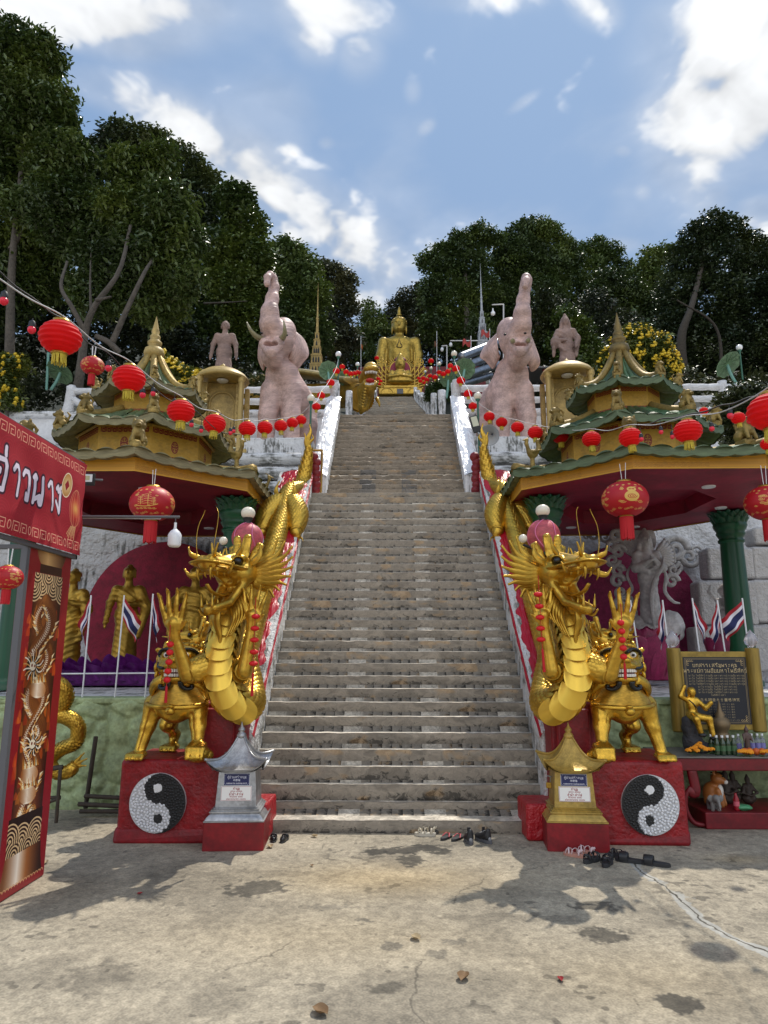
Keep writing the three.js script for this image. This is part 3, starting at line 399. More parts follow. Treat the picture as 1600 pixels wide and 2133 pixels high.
// ------------------------------------------------------------------ trees
function leafGeo(n, L, w, droop, spread) { // a sprig: n leaves round a twig end
  const pos = [], nor = [], idx = []; const ax = V(0, 1, 0);
  for (let i = 0; i < n; i++) {
    const a = i * 2.4 + rr(-0.4, 0.4), el = rr(-droop, 0.7), o = V(rr(-spread, spread), rr(-spread, spread), rr(-spread, spread));
    const d = V(Math.cos(a) * Math.cos(el), Math.sin(el), Math.sin(a) * Math.cos(el)).normalize(), s = d.clone().cross(V(rr(-0.5, 0.5), 1, rr(-0.5, 0.5))).normalize(), up = s.clone().cross(d), l = L * rr(0.75, 1.2), ww = w * rr(0.8, 1.2), b = pos.length / 3;
    const P = [o, o.clone().addScaledVector(d, l * 0.45).addScaledVector(s, ww).addScaledVector(up, ww * 0.35), o.clone().addScaledVector(d, l).addScaledVector(up, -l * 0.12), o.clone().addScaledVector(d, l * 0.45).addScaledVector(s, -ww).addScaledVector(up, ww * 0.35)];
    for (const p of P) { pos.push(p.x, p.y, p.z); nor.push(up.x, up.y, up.z); } idx.push(b, b + 1, b + 2, b, b + 2, b + 3);
  }
  const g = new THREE.BufferGeometry(); g.setAttribute('position', new THREE.Float32BufferAttribute(pos, 3)); g.setIndex(idx); g.computeVertexNormals(); g.setAttribute('uv', new THREE.Float32BufferAttribute(new Float32Array(pos.length / 3 * 2), 2)); return g;
}
const leafMat = mat(1, 1, 1, 0.38, { side: THREE.DoubleSide, transmission: 0.34, thickness: 0 });
const leafFar = mat(1, 1, 1, 0.55, { side: THREE.DoubleSide, transmission: 0.3, thickness: 0 });
const sprigBig = leafGeo(12, 0.215, 0.045, 0.9, 0.17), sprigMid = leafGeo(12, 0.215, 0.058, 0.6, 0.2), sprigFar = leafGeo(14, 0.30, 0.09, 0.6, 0.34), sprigSmall = leafGeo(9, 0.13, 0.03, 0.6, 0.09);
function crown(parent, blobs, zz, o) { // blobs: [px, py, radius px, depth offset]
  const pts = []; const m1 = pxm(zz), gap = o.s ?? 0.45;
  for (const [px, py, r, dz = 0] of blobs) {
    const c = at(px, py, zz + dz), R = r * m1, n = Math.round(4 * Math.PI * R * R / (gap * gap) * (o.dens ?? 3.2) * 1.35);
    for (let i = 0; i < n; i++) { const d = V(rr(-1, 1), rr(-1, 1), rr(-1, 1)); if (d.lengthSq() > 1 || d.lengthSq() < 0.02) { i--; continue; } d.normalize(); const lump = 0.70 + 0.62 * (fbm3(d.x * 2.3 + px * 0.1, d.y * 2.3 + py * 0.1, d.z * 2.3, 3) - 0.18); const q = R * lump * Math.pow(rr(0.25, 1), 0.4) * (1 + rr(-0.06, 0.1)); pts.push(c.clone().add(V(d.x * q, d.y * q * (o.flat ?? 0.95), d.z * q * (o.deep ?? 0.9)))); }
  }
  const mesh = new THREE.InstancedMesh(o.geo, o.mat ?? leafMat, pts.length), m = new THREE.Matrix4(), qq = new THREE.Quaternion(), e = new THREE.Euler(), c = new THREE.Color(); const base = o.color;
  pts.forEach((p, i) => {
    e.set(rr(-0.7, 0.7), rr(0, 6.28), rr(-0.7, 0.7)); qq.setFromEuler(e); const s = (o.size ?? 1) * (rnd() < 0.25 ? rr(0.45, 0.8) : rr(0.75, 1.3)); m.compose(p, qq, V(s * rr(0.85, 1.2), s, s)); mesh.setMatrixAt(i, m);
    const t = fbm3(p.x * 0.55, p.y * 0.55, p.z * 0.55, 3), k = 0.42 + t * 1.1 + rr(-0.25, 0.3), y = clamp((t - 0.45) * 3 + rr(-0.2, 0.25)); c.setRGB(base[0] * k * (1 + y * 0.7), base[1] * k * (1 + y * 0.35), base[2] * k); mesh.setColorAt(i, c);
  });
  mesh.name = o.name ?? 'crown'; mesh.userData.kind = 'stuff'; mesh.castShadow = mesh.receiveShadow = true; parent.add(mesh); return mesh;
}
function tree(name, label, zz, blobs, limbs, o, group) {
  const t = thing(name, label, o.category ?? 'tree', null, 0, group);
  limbs.forEach((l, i) => { const pts = l.p.map(([px, py, dz = 0]) => at(px, py, zz + dz)); part(t, i ? 'limb' : 'trunk', sweep(pts, (u) => mix(l.r, l.r2 ?? l.r * 0.35, u), 18, 9, { uw: 1 }), o.bark ?? M.bark); });
  crown(t, blobs, zz, o); return t;
}
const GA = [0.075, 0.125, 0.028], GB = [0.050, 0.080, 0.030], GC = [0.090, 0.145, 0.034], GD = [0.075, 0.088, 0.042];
const woods = 'trees on the wooded hillside';
tree('broadleaf_tree', 'tallest tree at the upper left edge with drooping leaves against the sky', 21, [[40, 130, 75], [90, 120, 55], [30, 80, 45], [10, 230, 110], [90, 230, 85], [130, 250, 35], [40, 330, 120, 1], [130, 340, 80], [20, 460, 120, 1], [120, 450, 100], [180, 430, 60], [60, 560, 110, 1.5], [190, 520, 55], [-60, 300, 130, 1], [-40, 600, 110, 1]], [{ p: [[20, 740], [25, 560], [40, 400], [60, 200]], r: 0.16, r2: 0.05 }, { p: [[22, 520], [80, 430, 0.2], [140, 360, 0.5]], r: 0.10 }], { geo: sprigBig, color: GA, s: 0.42, dens: 3.6 });
tree('broadleaf_tree', 'pale trunked tree with forked bare limbs behind the left pavilion roof', 19.5, [[270, 360, 70, 1.5], [330, 340, 55, 1.5], [240, 450, 75, 1], [340, 440, 80, 1], [390, 500, 50, 1], [300, 540, 90, 1.2], [240, 560, 75, 1.2], [380, 580, 60, 1.2], [200, 610, 70, 1.6], [330, 630, 75, 2]], [{ p: [[160, 830, 0.3], [172, 740], [178, 690], [196, 640, -0.2], [246, 570, -0.2], [272, 470, 0.4]], r: 0.15, r2: 0.05 }, { p: [[176, 690], [150, 640, -0.3], [128, 600, -0.3], [140, 545, 0.1]], r: 0.09, r2: 0.04 }, { p: [[232, 718, 0.1], [262, 650, -0.1], [300, 570, 0], [318, 540, 0.6]], r: 0.10, r2: 0.04 }, { p: [[190, 650], [188, 600, 0.1], [190, 520, 0.6]], r: 0.05 }, { p: [[200, 625, -0.3], [232, 618, -0.4]], r: 0.06, r2: 0.03 }, { p: [[250, 735, 0.2], [225, 712, 0], [200, 700, 0]], r: 0.1, r2: 0.08 }], { geo: sprigBig, color: GA, s: 0.42, dens: 3.2 });
tree('dark_tree', 'dense dark rounded tree on the ridge behind the left trees', 31, [[250, 300, 55], [310, 310, 60], [370, 350, 65], [420, 400, 62], [455, 460, 60], [300, 400, 90, 1], [380, 470, 90, 1], [420, 560, 90, 1], [300, 520, 100, 1], [440, 650, 80, 1], [330, 660, 110, 1], [200, 330, 60, 1], [180, 430, 80, 2]], [{ p: [[390, 800, 0], [395, 650], [380, 420]], r: 0.35 }], { geo: sprigMid, color: GB, s: 0.55, dens: 3.0, bark: M.barkDark });
tree('broadleaf_tree', 'tree at the right end of the left wood, beside the left elephant', 29, [[490, 420, 50], [510, 470, 55], [530, 540, 52], [545, 600, 40], [480, 530, 70], [490, 610, 75], [520, 670, 60], [450, 690, 70], [530, 730, 50]], [{ p: [[470, 800, 0], [480, 700], [500, 560], [500, 450]], r: 0.22 }, { p: [[425, 632, -1.4], [470, 630, -1.6], [515, 627, -1.6]], r: 0.05 }], { geo: sprigMid, color: GA, s: 0.5, dens: 3.2 });
tree('broadleaf_tree', 'rounded tree behind the left elephant trunk under the cloud', 46, [[600, 530, 40], [570, 535, 28], [630, 560, 42], [590, 600, 50], [650, 620, 45], [600, 680, 60], [650, 700, 50], [575, 640, 45], [560, 720, 45]], [{ p: [[600, 790, 0], [605, 650], [600, 540]], r: 0.3 }], { geo: sprigFar, color: GC, s: 0.7, dens: 3.0, mat: leafFar }, woods);
tree('dark_tree', 'brown tinged open tree between the left elephant and the gold statue', 52, [[695, 575, 34], [725, 585, 22], [670, 560, 22], [715, 615, 32], [735, 640, 18], [690, 650, 38], [700, 690, 42], [680, 735, 45], [730, 710, 25]], [{ p: [[690, 790, 0], [694, 690], [700, 590]], r: 0.25 }], { geo: sprigFar, color: GD, s: 0.75, dens: 2.4, mat: leafFar }, woods);
tree('young_tree', 'small bright tree in the gap left of the gold statue', 66, [[768, 640, 16], [775, 665, 26], [790, 690, 30], [760, 700, 28], [750, 740, 36], [790, 740, 30]], [{ p: [[770, 790, 0], [770, 700], [768, 640]], r: 0.2 }], { geo: sprigFar, color: GC, s: 0.8, dens: 2.2, mat: leafFar }, woods);
tree('broadleaf_tree', 'low brownish tree directly behind the gold statue head', 70, [[830, 640, 26], [850, 620, 24], [875, 610, 24], [815, 665, 25], [860, 660, 40], [890, 650, 30], [840, 710, 40], [890, 700, 40]], [{ p: [[850, 790, 0], [850, 640]], r: 0.3 }], { geo: sprigFar, color: GD, s: 0.9, dens: 2.6, mat: leafFar }, woods);
tree('broadleaf_tree', 'spreading tree right of the gold statue with layered branches', 60, [[890, 545, 24], [920, 530, 30], [960, 510, 36], [1000, 490, 32], [930, 570, 42], [985, 550, 45], [900, 610, 38], [950, 630, 55], [1000, 610, 50], [920, 680, 50], [980, 700, 60], [1030, 500, 22]], [{ p: [[972, 720, -1], [972, 640, -1], [968, 540]], r: 0.35, r2: 0.12 }, { p: [[970, 600], [930, 560], [895, 545]], r: 0.15 }], { geo: sprigFar, color: GA, s: 0.8, dens: 2.8, mat: leafFar }, woods);
tree('broadleaf_tree', 'tallest tree of the right ridge, behind the right elephant trunk', 62, [[1110, 480, 34], [1080, 495, 32], [1140, 490, 36], [1175, 520, 34], [1100, 540, 55], [1160, 560, 50], [1070, 560, 50], [1120, 620, 70], [1060, 640, 60], [1190, 540, 25], [1050, 530, 30]], [{ p: [[1120, 740, 0], [1120, 600], [1110, 490]], r: 0.35 }], { geo: sprigFar, color: GA, s: 0.8, dens: 3.0, mat: leafFar }, woods);
tree('broadleaf_tree', 'flat topped tree on the right ridge between the tallest tree and the dark tree', 66, [[1220, 530, 26], [1245, 515, 26], [1275, 530, 28], [1300, 560, 22], [1230, 570, 45], [1280, 590, 40], [1200, 620, 60], [1260, 650, 60], [1170, 670, 60]], [{ p: [[1240, 740, 0], [1240, 600], [1250, 520]], r: 0.3 }], { geo: sprigFar, color: GC, s: 0.85, dens: 2.8, mat: leafFar }, woods);
tree('broadleaf_tree', 'pale green tree below the flat topped one, above the yellow shrub', 50, [[1270, 590, 36], [1250, 620, 40], [1300, 630, 36], [1320, 600, 26], [1340, 640, 40], [1290, 680, 50], [1350, 690, 40], [1230, 690, 40]], [{ p: [[1262, 720, -1], [1262, 650, -1], [1270, 600]], r: 0.14 }, { p: [[1262, 660, -1], [1285, 620, -1]], r: 0.07 }], { geo: sprigFar, color: [0.045, 0.08, 0.02], s: 0.75, dens: 2.4, mat: leafFar }, woods);
tree('broadleaf_tree', 'open crowned tree touching the left side of the big dark right tree', 56, [[1355, 540, 28], [1385, 530, 26], [1340, 570, 26], [1370, 590, 40], [1350, 640, 45], [1390, 650, 50]], [{ p: [[1370, 740, 0], [1368, 620], [1360, 540]], r: 0.25 }], { geo: sprigFar, color: GA, s: 0.75, dens: 2.4, mat: leafFar }, woods);
tree('dark_tree', 'big dark tree filling the right edge of the photo', 36, [[1480, 475, 40], [1450, 500, 40], [1520, 480, 40], [1560, 500, 30], [1430, 545, 48], [1500, 550, 70], [1570, 550, 50], [1600, 530, 40], [1410, 610, 50], [1480, 640, 85], [1570, 640, 80], [1410, 680, 55], [1480, 720, 80], [1580, 730, 80], [1400, 740, 45], [1640, 620, 80], [1650, 740, 90]], [{ p: [[1425, 800, -1], [1420, 700, -1.5], [1440, 640, -1.5], [1470, 520]], r: 0.3, r2: 0.1 }, { p: [[1505, 790, -2], [1490, 680, -2.4], [1410, 625, -3]], r: 0.1, r2: 0.04 }], { geo: sprigMid, color: GB, s: 0.6, dens: 3.0, bark: M.barkDark });
tree('creeper_tree', 'narrow creeper covered tree right of the right elephant trunk', 34, [[1135, 620, 18], [1130, 650, 24], [1140, 690, 30], [1130, 730, 32], [1125, 770, 32]], [{ p: [[1132, 800, 0], [1134, 640]], r: 0.16 }], { geo: sprigMid, color: [0.036, 0.055, 0.016], s: 0.5, dens: 2.8 });
tree('broadleaf_tree', 'dark tree behind the standing statue right of the right elephant', 33, [[1180, 665, 30], [1205, 690, 36], [1225, 730, 36], [1170, 720, 36], [1250, 770, 40], [1200, 770, 40]], [{ p: [[1200, 800, 0], [1190, 680]], r: 0.15 }], { geo: sprigMid, color: GA, s: 0.5, dens: 2.8 });
// undergrowth that fills the shade under the trees
{
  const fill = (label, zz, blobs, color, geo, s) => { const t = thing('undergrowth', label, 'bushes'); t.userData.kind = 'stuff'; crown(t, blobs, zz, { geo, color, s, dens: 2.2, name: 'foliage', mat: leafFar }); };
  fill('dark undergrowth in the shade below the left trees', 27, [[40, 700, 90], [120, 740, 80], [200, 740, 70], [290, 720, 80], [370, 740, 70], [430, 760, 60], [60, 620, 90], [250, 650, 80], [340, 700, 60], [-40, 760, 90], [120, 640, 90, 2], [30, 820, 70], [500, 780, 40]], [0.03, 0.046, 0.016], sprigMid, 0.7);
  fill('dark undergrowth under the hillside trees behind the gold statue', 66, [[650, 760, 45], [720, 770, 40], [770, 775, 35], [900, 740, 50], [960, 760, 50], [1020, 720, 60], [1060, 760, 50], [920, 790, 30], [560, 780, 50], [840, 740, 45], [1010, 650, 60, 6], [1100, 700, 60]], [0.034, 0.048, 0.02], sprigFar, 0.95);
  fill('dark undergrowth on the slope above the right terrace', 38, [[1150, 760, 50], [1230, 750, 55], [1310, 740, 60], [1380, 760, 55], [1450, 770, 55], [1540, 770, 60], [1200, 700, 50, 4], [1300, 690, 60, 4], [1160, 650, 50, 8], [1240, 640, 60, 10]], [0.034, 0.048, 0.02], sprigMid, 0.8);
}
{
  const fill = (label, zz, blobs) => { const t = thing('undergrowth', label, 'bushes'); t.userData.kind = 'stuff'; crown(t, blobs, zz, { geo: sprigMid, color: [0.034, 0.05, 0.018], s: 0.5, dens: 1.6, name: 'foliage', mat: leafFar }); };
  fill('low dark bushes behind the left log fence', 22.5, [[20, 830, 45], [90, 810, 40], [160, 815, 40], [240, 810, 40], [320, 815, 40], [410, 810, 36], [480, 805, 34], [550, 800, 30]]);
  fill('low dark bushes behind the right log fence', 23.5, [[1140, 800, 34], [1210, 805, 36], [1280, 810, 36], [1360, 800, 36], [1440, 800, 36], [1510, 805, 36], [1590, 810, 40]]);
}
{ const t = thing('hillside_wood', 'dark wood on the slope running out of the photo on both sides', 'wood'); t.userData.kind = 'stuff'; crown(t, [[-170, 640, 130], [-330, 560, 160], [-170, 790, 110], [-360, 780, 140], [-520, 660, 150], [1760, 640, 120], [1900, 600, 150], [1770, 780, 100], [1930, 770, 130]], 29, { geo: sprigFar, color: GB, s: 0.9, dens: 1.8, name: 'foliage', mat: leafFar }); }
// flowering shrubs on the terrace
function flowering(label, zz, blobs, n, group) {
  const t = thing('flowering_shrub', label, 'shrub', null, 0, group); crown(t, blobs, zz, { geo: sprigSmall, color: [0.11, 0.15, 0.03], s: 0.2, dens: 2.8, name: 'foliage' });
  const fl = mergeGeometries([0, 1, 2, 3, 4].map((i) => { const g = new THREE.IcosahedronGeometry(0.042, 0); g.translate(rr(-0.07, 0.07), rr(-0.05, 0.05), rr(-0.07, 0.07)); return g; }));
  const im = new THREE.InstancedMesh(fl, mat(0.72, 0.50, 0.025, 0.6), n), m1 = pxm(zz), m = new THREE.Matrix4();
  for (let i = 0; i < n; i++) { const [px, py, r, dz = 0] = blobs[Math.floor(rnd() * blobs.length)], c = at(px, py, zz + dz), d = V(rr(-1, 1), rr(-0.6, 1), rr(-0.4, 1)).normalize(); const q = r * m1 * rr(0.82, 1.06); m.compose(c.add(d.multiplyScalar(q)), new THREE.Quaternion(), V(1, 1, 1).multiplyScalar(rr(0.6, 1.25))); im.setMatrixAt(i, m); }
  im.name = 'blossom'; im.userData.kind = 'stuff'; im.castShadow = true; t.add(im); part(t, 'stem', bar(at(blobs[0][0], blobs[0][1] + 100, zz), at(blobs[0][0], blobs[0][1], zz), 0.06, 7, 0.03), M.bark);
}
flowering('round yellow flowering shrub behind the right pavilion spire', 21, [[1320, 740, 60], [1290, 765, 52], [1350, 760, 52], [1385, 765, 34], [1265, 770, 32], [1325, 715, 40], [1370, 725, 32], [1400, 770, 20]], 400, 'yellow flowering shrubs');
flowering('yellow flowering shrub at the left edge beside the big red lantern', 19, [[15, 770, 34], [40, 760, 22], [5, 800, 34], [25, 835, 26]], 70, 'yellow flowering shrubs');
flowering('sparse yellow flowering shrub between the left spire and the left niche', 19, [[350, 765, 22], [372, 785, 26], [395, 795, 20], [335, 745, 14], [400, 785, 16]], 90, 'yellow flowering shrubs');
{ const t = thing('leafy_bush', 'grey green bush at the right edge behind the right pavilion', 'bush'); crown(t, [[1540, 850, 50], [1580, 840, 50], [1510, 870, 36], [1600, 880, 50], [1550, 900, 50]], 16.4, { geo: sprigSmall, color: [0.05, 0.07, 0.028], s: 0.2, dens: 2.6, name: 'foliage' }); part(t, 'stem', bar(at(1555, 960, 16.4), at(1555, 860, 16.4), 0.05), M.bark); }
{ const t = thing('leafy_bush', 'glossy green bush beside the upper steps right of the stairs', 'bush'); crown(t, [[905, 815, 15], [925, 808, 17], [945, 800, 15], [910, 832, 14], [895, 828, 9], [935, 820, 14]], 24.5, { geo: sprigSmall, color: [0.06, 0.11, 0.025], s: 0.17, dens: 3, size: 1.2, name: 'foliage' }); part(t, 'stem', bar(at(920, 850, 24.5), at(920, 820, 24.5), 0.05), M.bark); }
// ================================================================== PAVILIONS
function meander(g, x0, x1, y, h, color, lw) { // Chinese key pattern between x0 and x1
  g.strokeStyle = color; g.lineWidth = lw; g.lineCap = 'butt'; g.lineJoin = 'miter'; const n = Math.max(1, Math.round((x1 - x0) / (h * 1.5))), w = (x1 - x0) / n;
  for (let i = 0; i < n; i++) { const x = x0 + i * w, a = w * 0.08, r = w - a; g.beginPath(); g.moveTo(x + a, y + h); g.lineTo(x + a, y); g.lineTo(x + r * 0.92, y); g.lineTo(x + r * 0.92, y + h * 0.95); g.lineTo(x + w * 0.34, y + h * 0.95); g.lineTo(x + w * 0.34, y + h * 0.4); g.lineTo(x + w * 0.64, y + h * 0.4); g.lineTo(x + w * 0.64, y + h * 0.66); g.stroke(); }
}
function medallion(g, x, y, r, c) { g.strokeStyle = c; g.lineWidth = r * 0.16; g.beginPath(); g.arc(x, y, r * 0.9, 0, 7); g.stroke(); g.lineWidth = r * 0.15; for (const s of [-1, 1]) { for (const [a, b, d, e] of [[0.18, -0.75, 0.18, 0.75], [0.18, -0.4, 0.68, -0.4], [0.18, 0.4, 0.68, 0.4], [0.42, -0.15, 0.8, -0.15], [0.42, 0.15, 0.8, 0.15], [0.45, -0.7, 0.45, -0.4], [0.45, 0.7, 0.45, 0.4]]) { g.beginPath(); g.moveTo(x + s * a * r, y + b * r); g.lineTo(x + s * d * r, y + e * r); g.stroke(); } } g.beginPath(); g.moveTo(x - r * 0.7, y); g.lineTo(x + r * 0.7, y); g.stroke(); }
const noisyFill = (g, W, H, c, amp) => { g.fillStyle = c; g.fillRect(0, 0, W, H); for (let i = 0; i < 900; i++) { const k = rnd() < 0.5; g.fillStyle = k ? `rgba(0,0,0,${amp * rnd()})` : `rgba(255,240,200,${amp * rnd()})`; const s = rr(2, 26); g.fillRect(rnd() * W, rnd() * H, s * 2, s * 0.6); } };
const friezeTex = (med) => canvasTex(512, 256, (g, W, H) => { noisyFill(g, W, H, '#c0932c', 0.05); meander(g, 18, W - 18, 22, 34, '#7e1618', 9); meander(g, 18, W - 18, H - 58, 34, '#7e1618', 9); if (med) medallion(g, W / 2, H / 2, 40, '#7e1618'); });
const friezeA = mat(1, 1, 1, 0.55, { map: friezeTex(true) }), friezeB = mat(1, 1, 1, 0.55, { map: friezeTex(false) });
const fasciaM = mat(1, 1, 1, 0.5, { map: canvasTex(1024, 128, (g, W, H) => { noisyFill(g, W, H, '#c98f1e', 0.05); meander(g, 6, W - 6, 74, 34, '#a8741a', 5); g.fillStyle = '#d6a02c'; g.fillRect(0, 118, W, 10); }) });
const octo = (cx, cz, a) => { const R = a / Math.cos(Math.PI / 8); return [...Array(8)].map((_, i) => { const t = Math.PI / 8 + i * Math.PI / 4; return [cx + R * Math.sin(t), -cz + R * Math.cos(t)]; }); };   // starts right of the front edge, runs to the right and back
function roofFacet(parent, P0, P1, h0, Q0, Q1, h1, n, courses, m, under, o) { // barrel tile columns on a hollow-curved facet
  const pt = (u, v, lift = 0) => { const x = mix(mix(P0[0], P1[0], u), mix(Q0[0], Q1[0], u), v), z = mix(mix(P0[1], P1[1], u), mix(Q0[1], Q1[1], u), v); const e = Math.abs(2 * u - 1); return V(x, mix(h0, h1, Math.pow(Math.max(0, v), o.pow ?? 1.5)) + (o.lift ?? 0.1) * Math.pow(e, 3) * (1 - v) * (1 - v) + lift, z); };
  const W = Math.hypot(P1[0] - P0[0], P1[1] - P0[1]) / n, r = Math.min(0.06, W * 0.38);
  for (let k = 0; k < n; k++) {
    const jit = rr(-0.014, 0.014), mv = m[Math.floor(rnd() * m.length)];
    part(parent, 'roof_tile', grid(6, courses * 3, (a, v) => { const u = (k + a) / n, s = Math.sin(a * Math.PI) ** 0.65, c = (v * courses) % 1, tip = v < 0.001 ? 1 : 0; const vv = tip ? -0.02 - 0.035 * s : v; return pt(u, vv, r * s * (1 - 0.6 * v) + (1 - c) * 0.014 * (v < 0.999 ? 1 : 0) + jit - tip * 0.045 * s); }, (a, v) => [k * 0.37 + a * 0.2, v * 1.3]), mv);
  }
  part(parent, 'eave_board', grid(n * 4, 10, (u, v) => pt(u, v * 0.97 - 0.01, -0.05 - 0.018 * Math.abs(Math.sin(u * n * Math.PI)) - 0.012 * Math.abs(Math.sin(v * 5 * Math.PI)))), under);
  // lip that closes tiles and underside
  part(parent, 'eave_edge', grid(n * 6, 2, (u, v) => { const s = Math.abs(Math.sin(u * n * Math.PI)), b = pt(u, -0.025, 0); return V(b.x, b.y + mix(-0.065 - 0.02 * s, 0.01 + r * s * 0.8, v), b.z); }), o.edge);
  part(parent, 'hip_ridge', sweep([0, 0.2, 0.5, 0.8, 1].map((v) => pt(1, v, 0.05)), (t) => mix(0.075, 0.05, t), 12, 7), o.hip);
  return pt;
}
// a small crouching guardian and a bird for the roof corners
const guardGeo = (() => { const b = new Body(); b.blob(V(0, 0.17, 0), 0.10, 0.12, 0.13, 0.05).blob(V(0, 0.30, 0.06), 0.085, 0.085, 0.085, 0.04).blob(V(0, 0.275, 0.14), 0.05, 0.04, 0.05, 0.02); for (const s of [-1, 1]) { b.limb(V(s * 0.06, 0.18, 0.08), V(s * 0.075, 0.02, 0.13), 0.035, 0.03, 0.02).blob(V(s * 0.09, 0.07, -0.05), 0.05, 0.08, 0.08, 0.03).blob(V(s * 0.07, 0.37, 0.03), 0.025, 0.04, 0.02, 0.02).blob(V(s * 0.075, 0.30, 0.0), 0.035, 0.06, 0.05, 0.02); } b.limb(V(0, 0.12, -0.12), V(0, 0.30, -0.18), 0.035, 0.02, 0.03).limb(V(0, 0.30, -0.18), V(0, 0.36, -0.12), 0.03, 0.015, 0.02); b.cut(V(0, 0.262, 0.19), 0.035, 0.012, 0.03, 0.01); return b.mesh(V(-0.18, -0.02, -0.25), V(0.18, 0.45, 0.22), 0.014, (x, y, z) => (n3(x * 40, y * 40, z * 40) - 0.5) * 0.012); })();
const birdGeo = (() => { const b = new Body(); b.limb(V(0, 0.0, 0), V(0, 0.18, 0.0), 0.045, 0.035, 0.03).blob(V(0, 0.24, 0), 0.06, 0.075, 0.11, 0.04).chain([V(0, 0.28, 0.08), V(0, 0.40, 0.13), V(0, 0.47, 0.12)], [0.04, 0.026, 0.034], 0.03).limb(V(0, 0.47, 0.14), V(0, 0.45, 0.24), 0.024, 0.006, 0.015).limb(V(0, 0.51, 0.10), V(0, 0.55, 0.03), 0.014, 0.006, 0.012); b.chain([V(0, 0.26, -0.08), V(0, 0.38, -0.17), V(0, 0.50, -0.14), V(0, 0.56, -0.22)], [0.045, 0.04, 0.028, 0.01], 0.03); for (const s of [-1, 1]) b.limb(V(s * 0.05, 0.27, 0.03), V(s * 0.09, 0.32, -0.14), 0.035, 0.012, 0.02); return b.mesh(V(-0.15, -0.03, -0.3), V(0.15, 0.62, 0.3), 0.015, (x, y, z) => (n3(x * 40, y * 40, z * 40) - 0.5) * 0.01); })();
const tones = (r, g, b, ro) => [0.62, 0.9, 1.15, 1.4].map((k, i) => mat(r * k, g * k * (i === 1 ? 1.12 : 1), b * k, ro, { map: mottle, bumpMap: bumpFine, bumpScale: 0.004 }));
function pavilion(sx, cx0, label, C) {
  const KP = 1.22, p = thing('pavilion', label, 'pavilion', V(cx0 * KP, 2 - 2 * KP, -10.45 * KP)), HS = 4.13, cx = 0, cz = 0; p.scale.setScalar(KP);
  const O = [[0.78, 2.45], [1.9, 1.35], [1.9, -0.75], [0.72, -2.45], [-0.72, -2.45], [-1.9, -0.75], [-1.9, 1.35], [-0.78, 2.45]];   // starts right of the front edge
  const scale = (k) => O.map(([x, z]) => [cx + (x - cx) * k, -cz + (z + cz) * k]);
  // soffit: ring with a raised inner panel
  const ring = (A, ha, B, hb, m, name, par) => { const pos = [], uv = []; for (let i = 0; i < 8; i++) { const j = (i + 1) % 8; for (const [q, h] of [[A[i], ha], [A[j], ha], [B[j], hb], [A[i], ha], [B[j], hb], [B[i], hb]]) { pos.push(q[0], h, q[1]); uv.push(q[0] * 0.5, q[1] * 0.5 + h * 0.5); } } const g = new THREE.BufferGeometry(); g.setAttribute('position', new THREE.Float32BufferAttribute(pos, 3)); g.setAttribute('uv', new THREE.Float32BufferAttribute(uv, 2)); g.computeVertexNormals(); return part(par, name, g, m); };
  const inn = scale(0.52);
  const so = ring(O, HS, inn, HS, C.soffit, 'soffit', p); ring(inn, HS, inn, HS + 0.22, C.soffit, 'recess_side', so); ring(inn, HS + 0.22, inn.map(() => [cx, -cz]), HS + 0.22, C.soffit, 'recess_ceiling', so);
  for (const [x, z] of [[0.55, 1.45], [-0.7, 1.45], [1.35, 0.05], [-1.35, 0.05], [0.6, -1.6], [-0.5, -1.65]]) { const d = part(p, 'downlight', lathe([[0.0, 0], [0.062, 0], [0.085, -0.012], [0.09, 0.01]], 18), M.plasticWhite); d.position.set(cx + x, HS - 0.004, z); }
  // fascia with its key-pattern border
  const F = scale(1.006), fas = new THREE.Group(); fas.name = 'fascia'; p.add(fas);
  for (let i = 0; i < 8; i++) { const a = F[i], b = F[(i + 1) % 8], L = Math.hypot(b[0] - a[0], b[1] - a[1]); part(fas, 'fascia_panel', grid(1, 1, (u, v) => V(mix(a[0], b[0], u), HS - 0.02 + v * 0.17, mix(a[1], b[1], u)), (u, v) => [u * L * 1.1, v]), C.fascia ?? fasciaM); }
  ring(F, HS - 0.02, O, HS - 0.02, M.yellow, 'fascia_return', fas);
  const r1 = new THREE.Group(); r1.name = 'lower_roof'; p.add(r1); const out = scale(1.05), in1 = octo(cx, cz, 0.95), opt = { lift: 0.05, pow: 1.3, edge: C.edge, hip: C.hip }; const cols1 = [7, 9, 9, 6, 9, 9, 7, 7];
  const i1 = [0, 1, 2, 3, 4, 5, 6, 7];
  for (const i of i1) { const j = (i + 1) % 8; roofFacet(r1, out[i], out[j], HS + 0.17, in1[i], in1[j], 4.70, cols1[i], 4, C.tile, C.under, opt); }
  const f1 = new THREE.Group(); f1.name = 'frieze'; p.add(f1); const wall = (A, h0, h1, m, g) => { for (let i = 0; i < 8; i++) { const a = A[i], b = A[(i + 1) % 8]; part(g, 'frieze_panel', grid(1, 1, (u, v) => V(mix(a[0], b[0], u), mix(h0, h1, v), mix(a[1], b[1], u))), m); } };
  wall(octo(cx, cz, 0.92), 4.64, 5.24, friezeA, f1);
  const lip = (a, h) => { const A = octo(cx, cz, a); for (let i = 0; i < 8; i++) { const q = A[i], w = A[(i + 1) % 8]; part(f1, 'moulding', bar(V(q[0], h, q[1]), V(w[0], h, w[1]), 0.026, 7), M.yellow); } }; lip(0.945, 4.72); lip(0.95, 5.20); lip(0.53, 5.54);
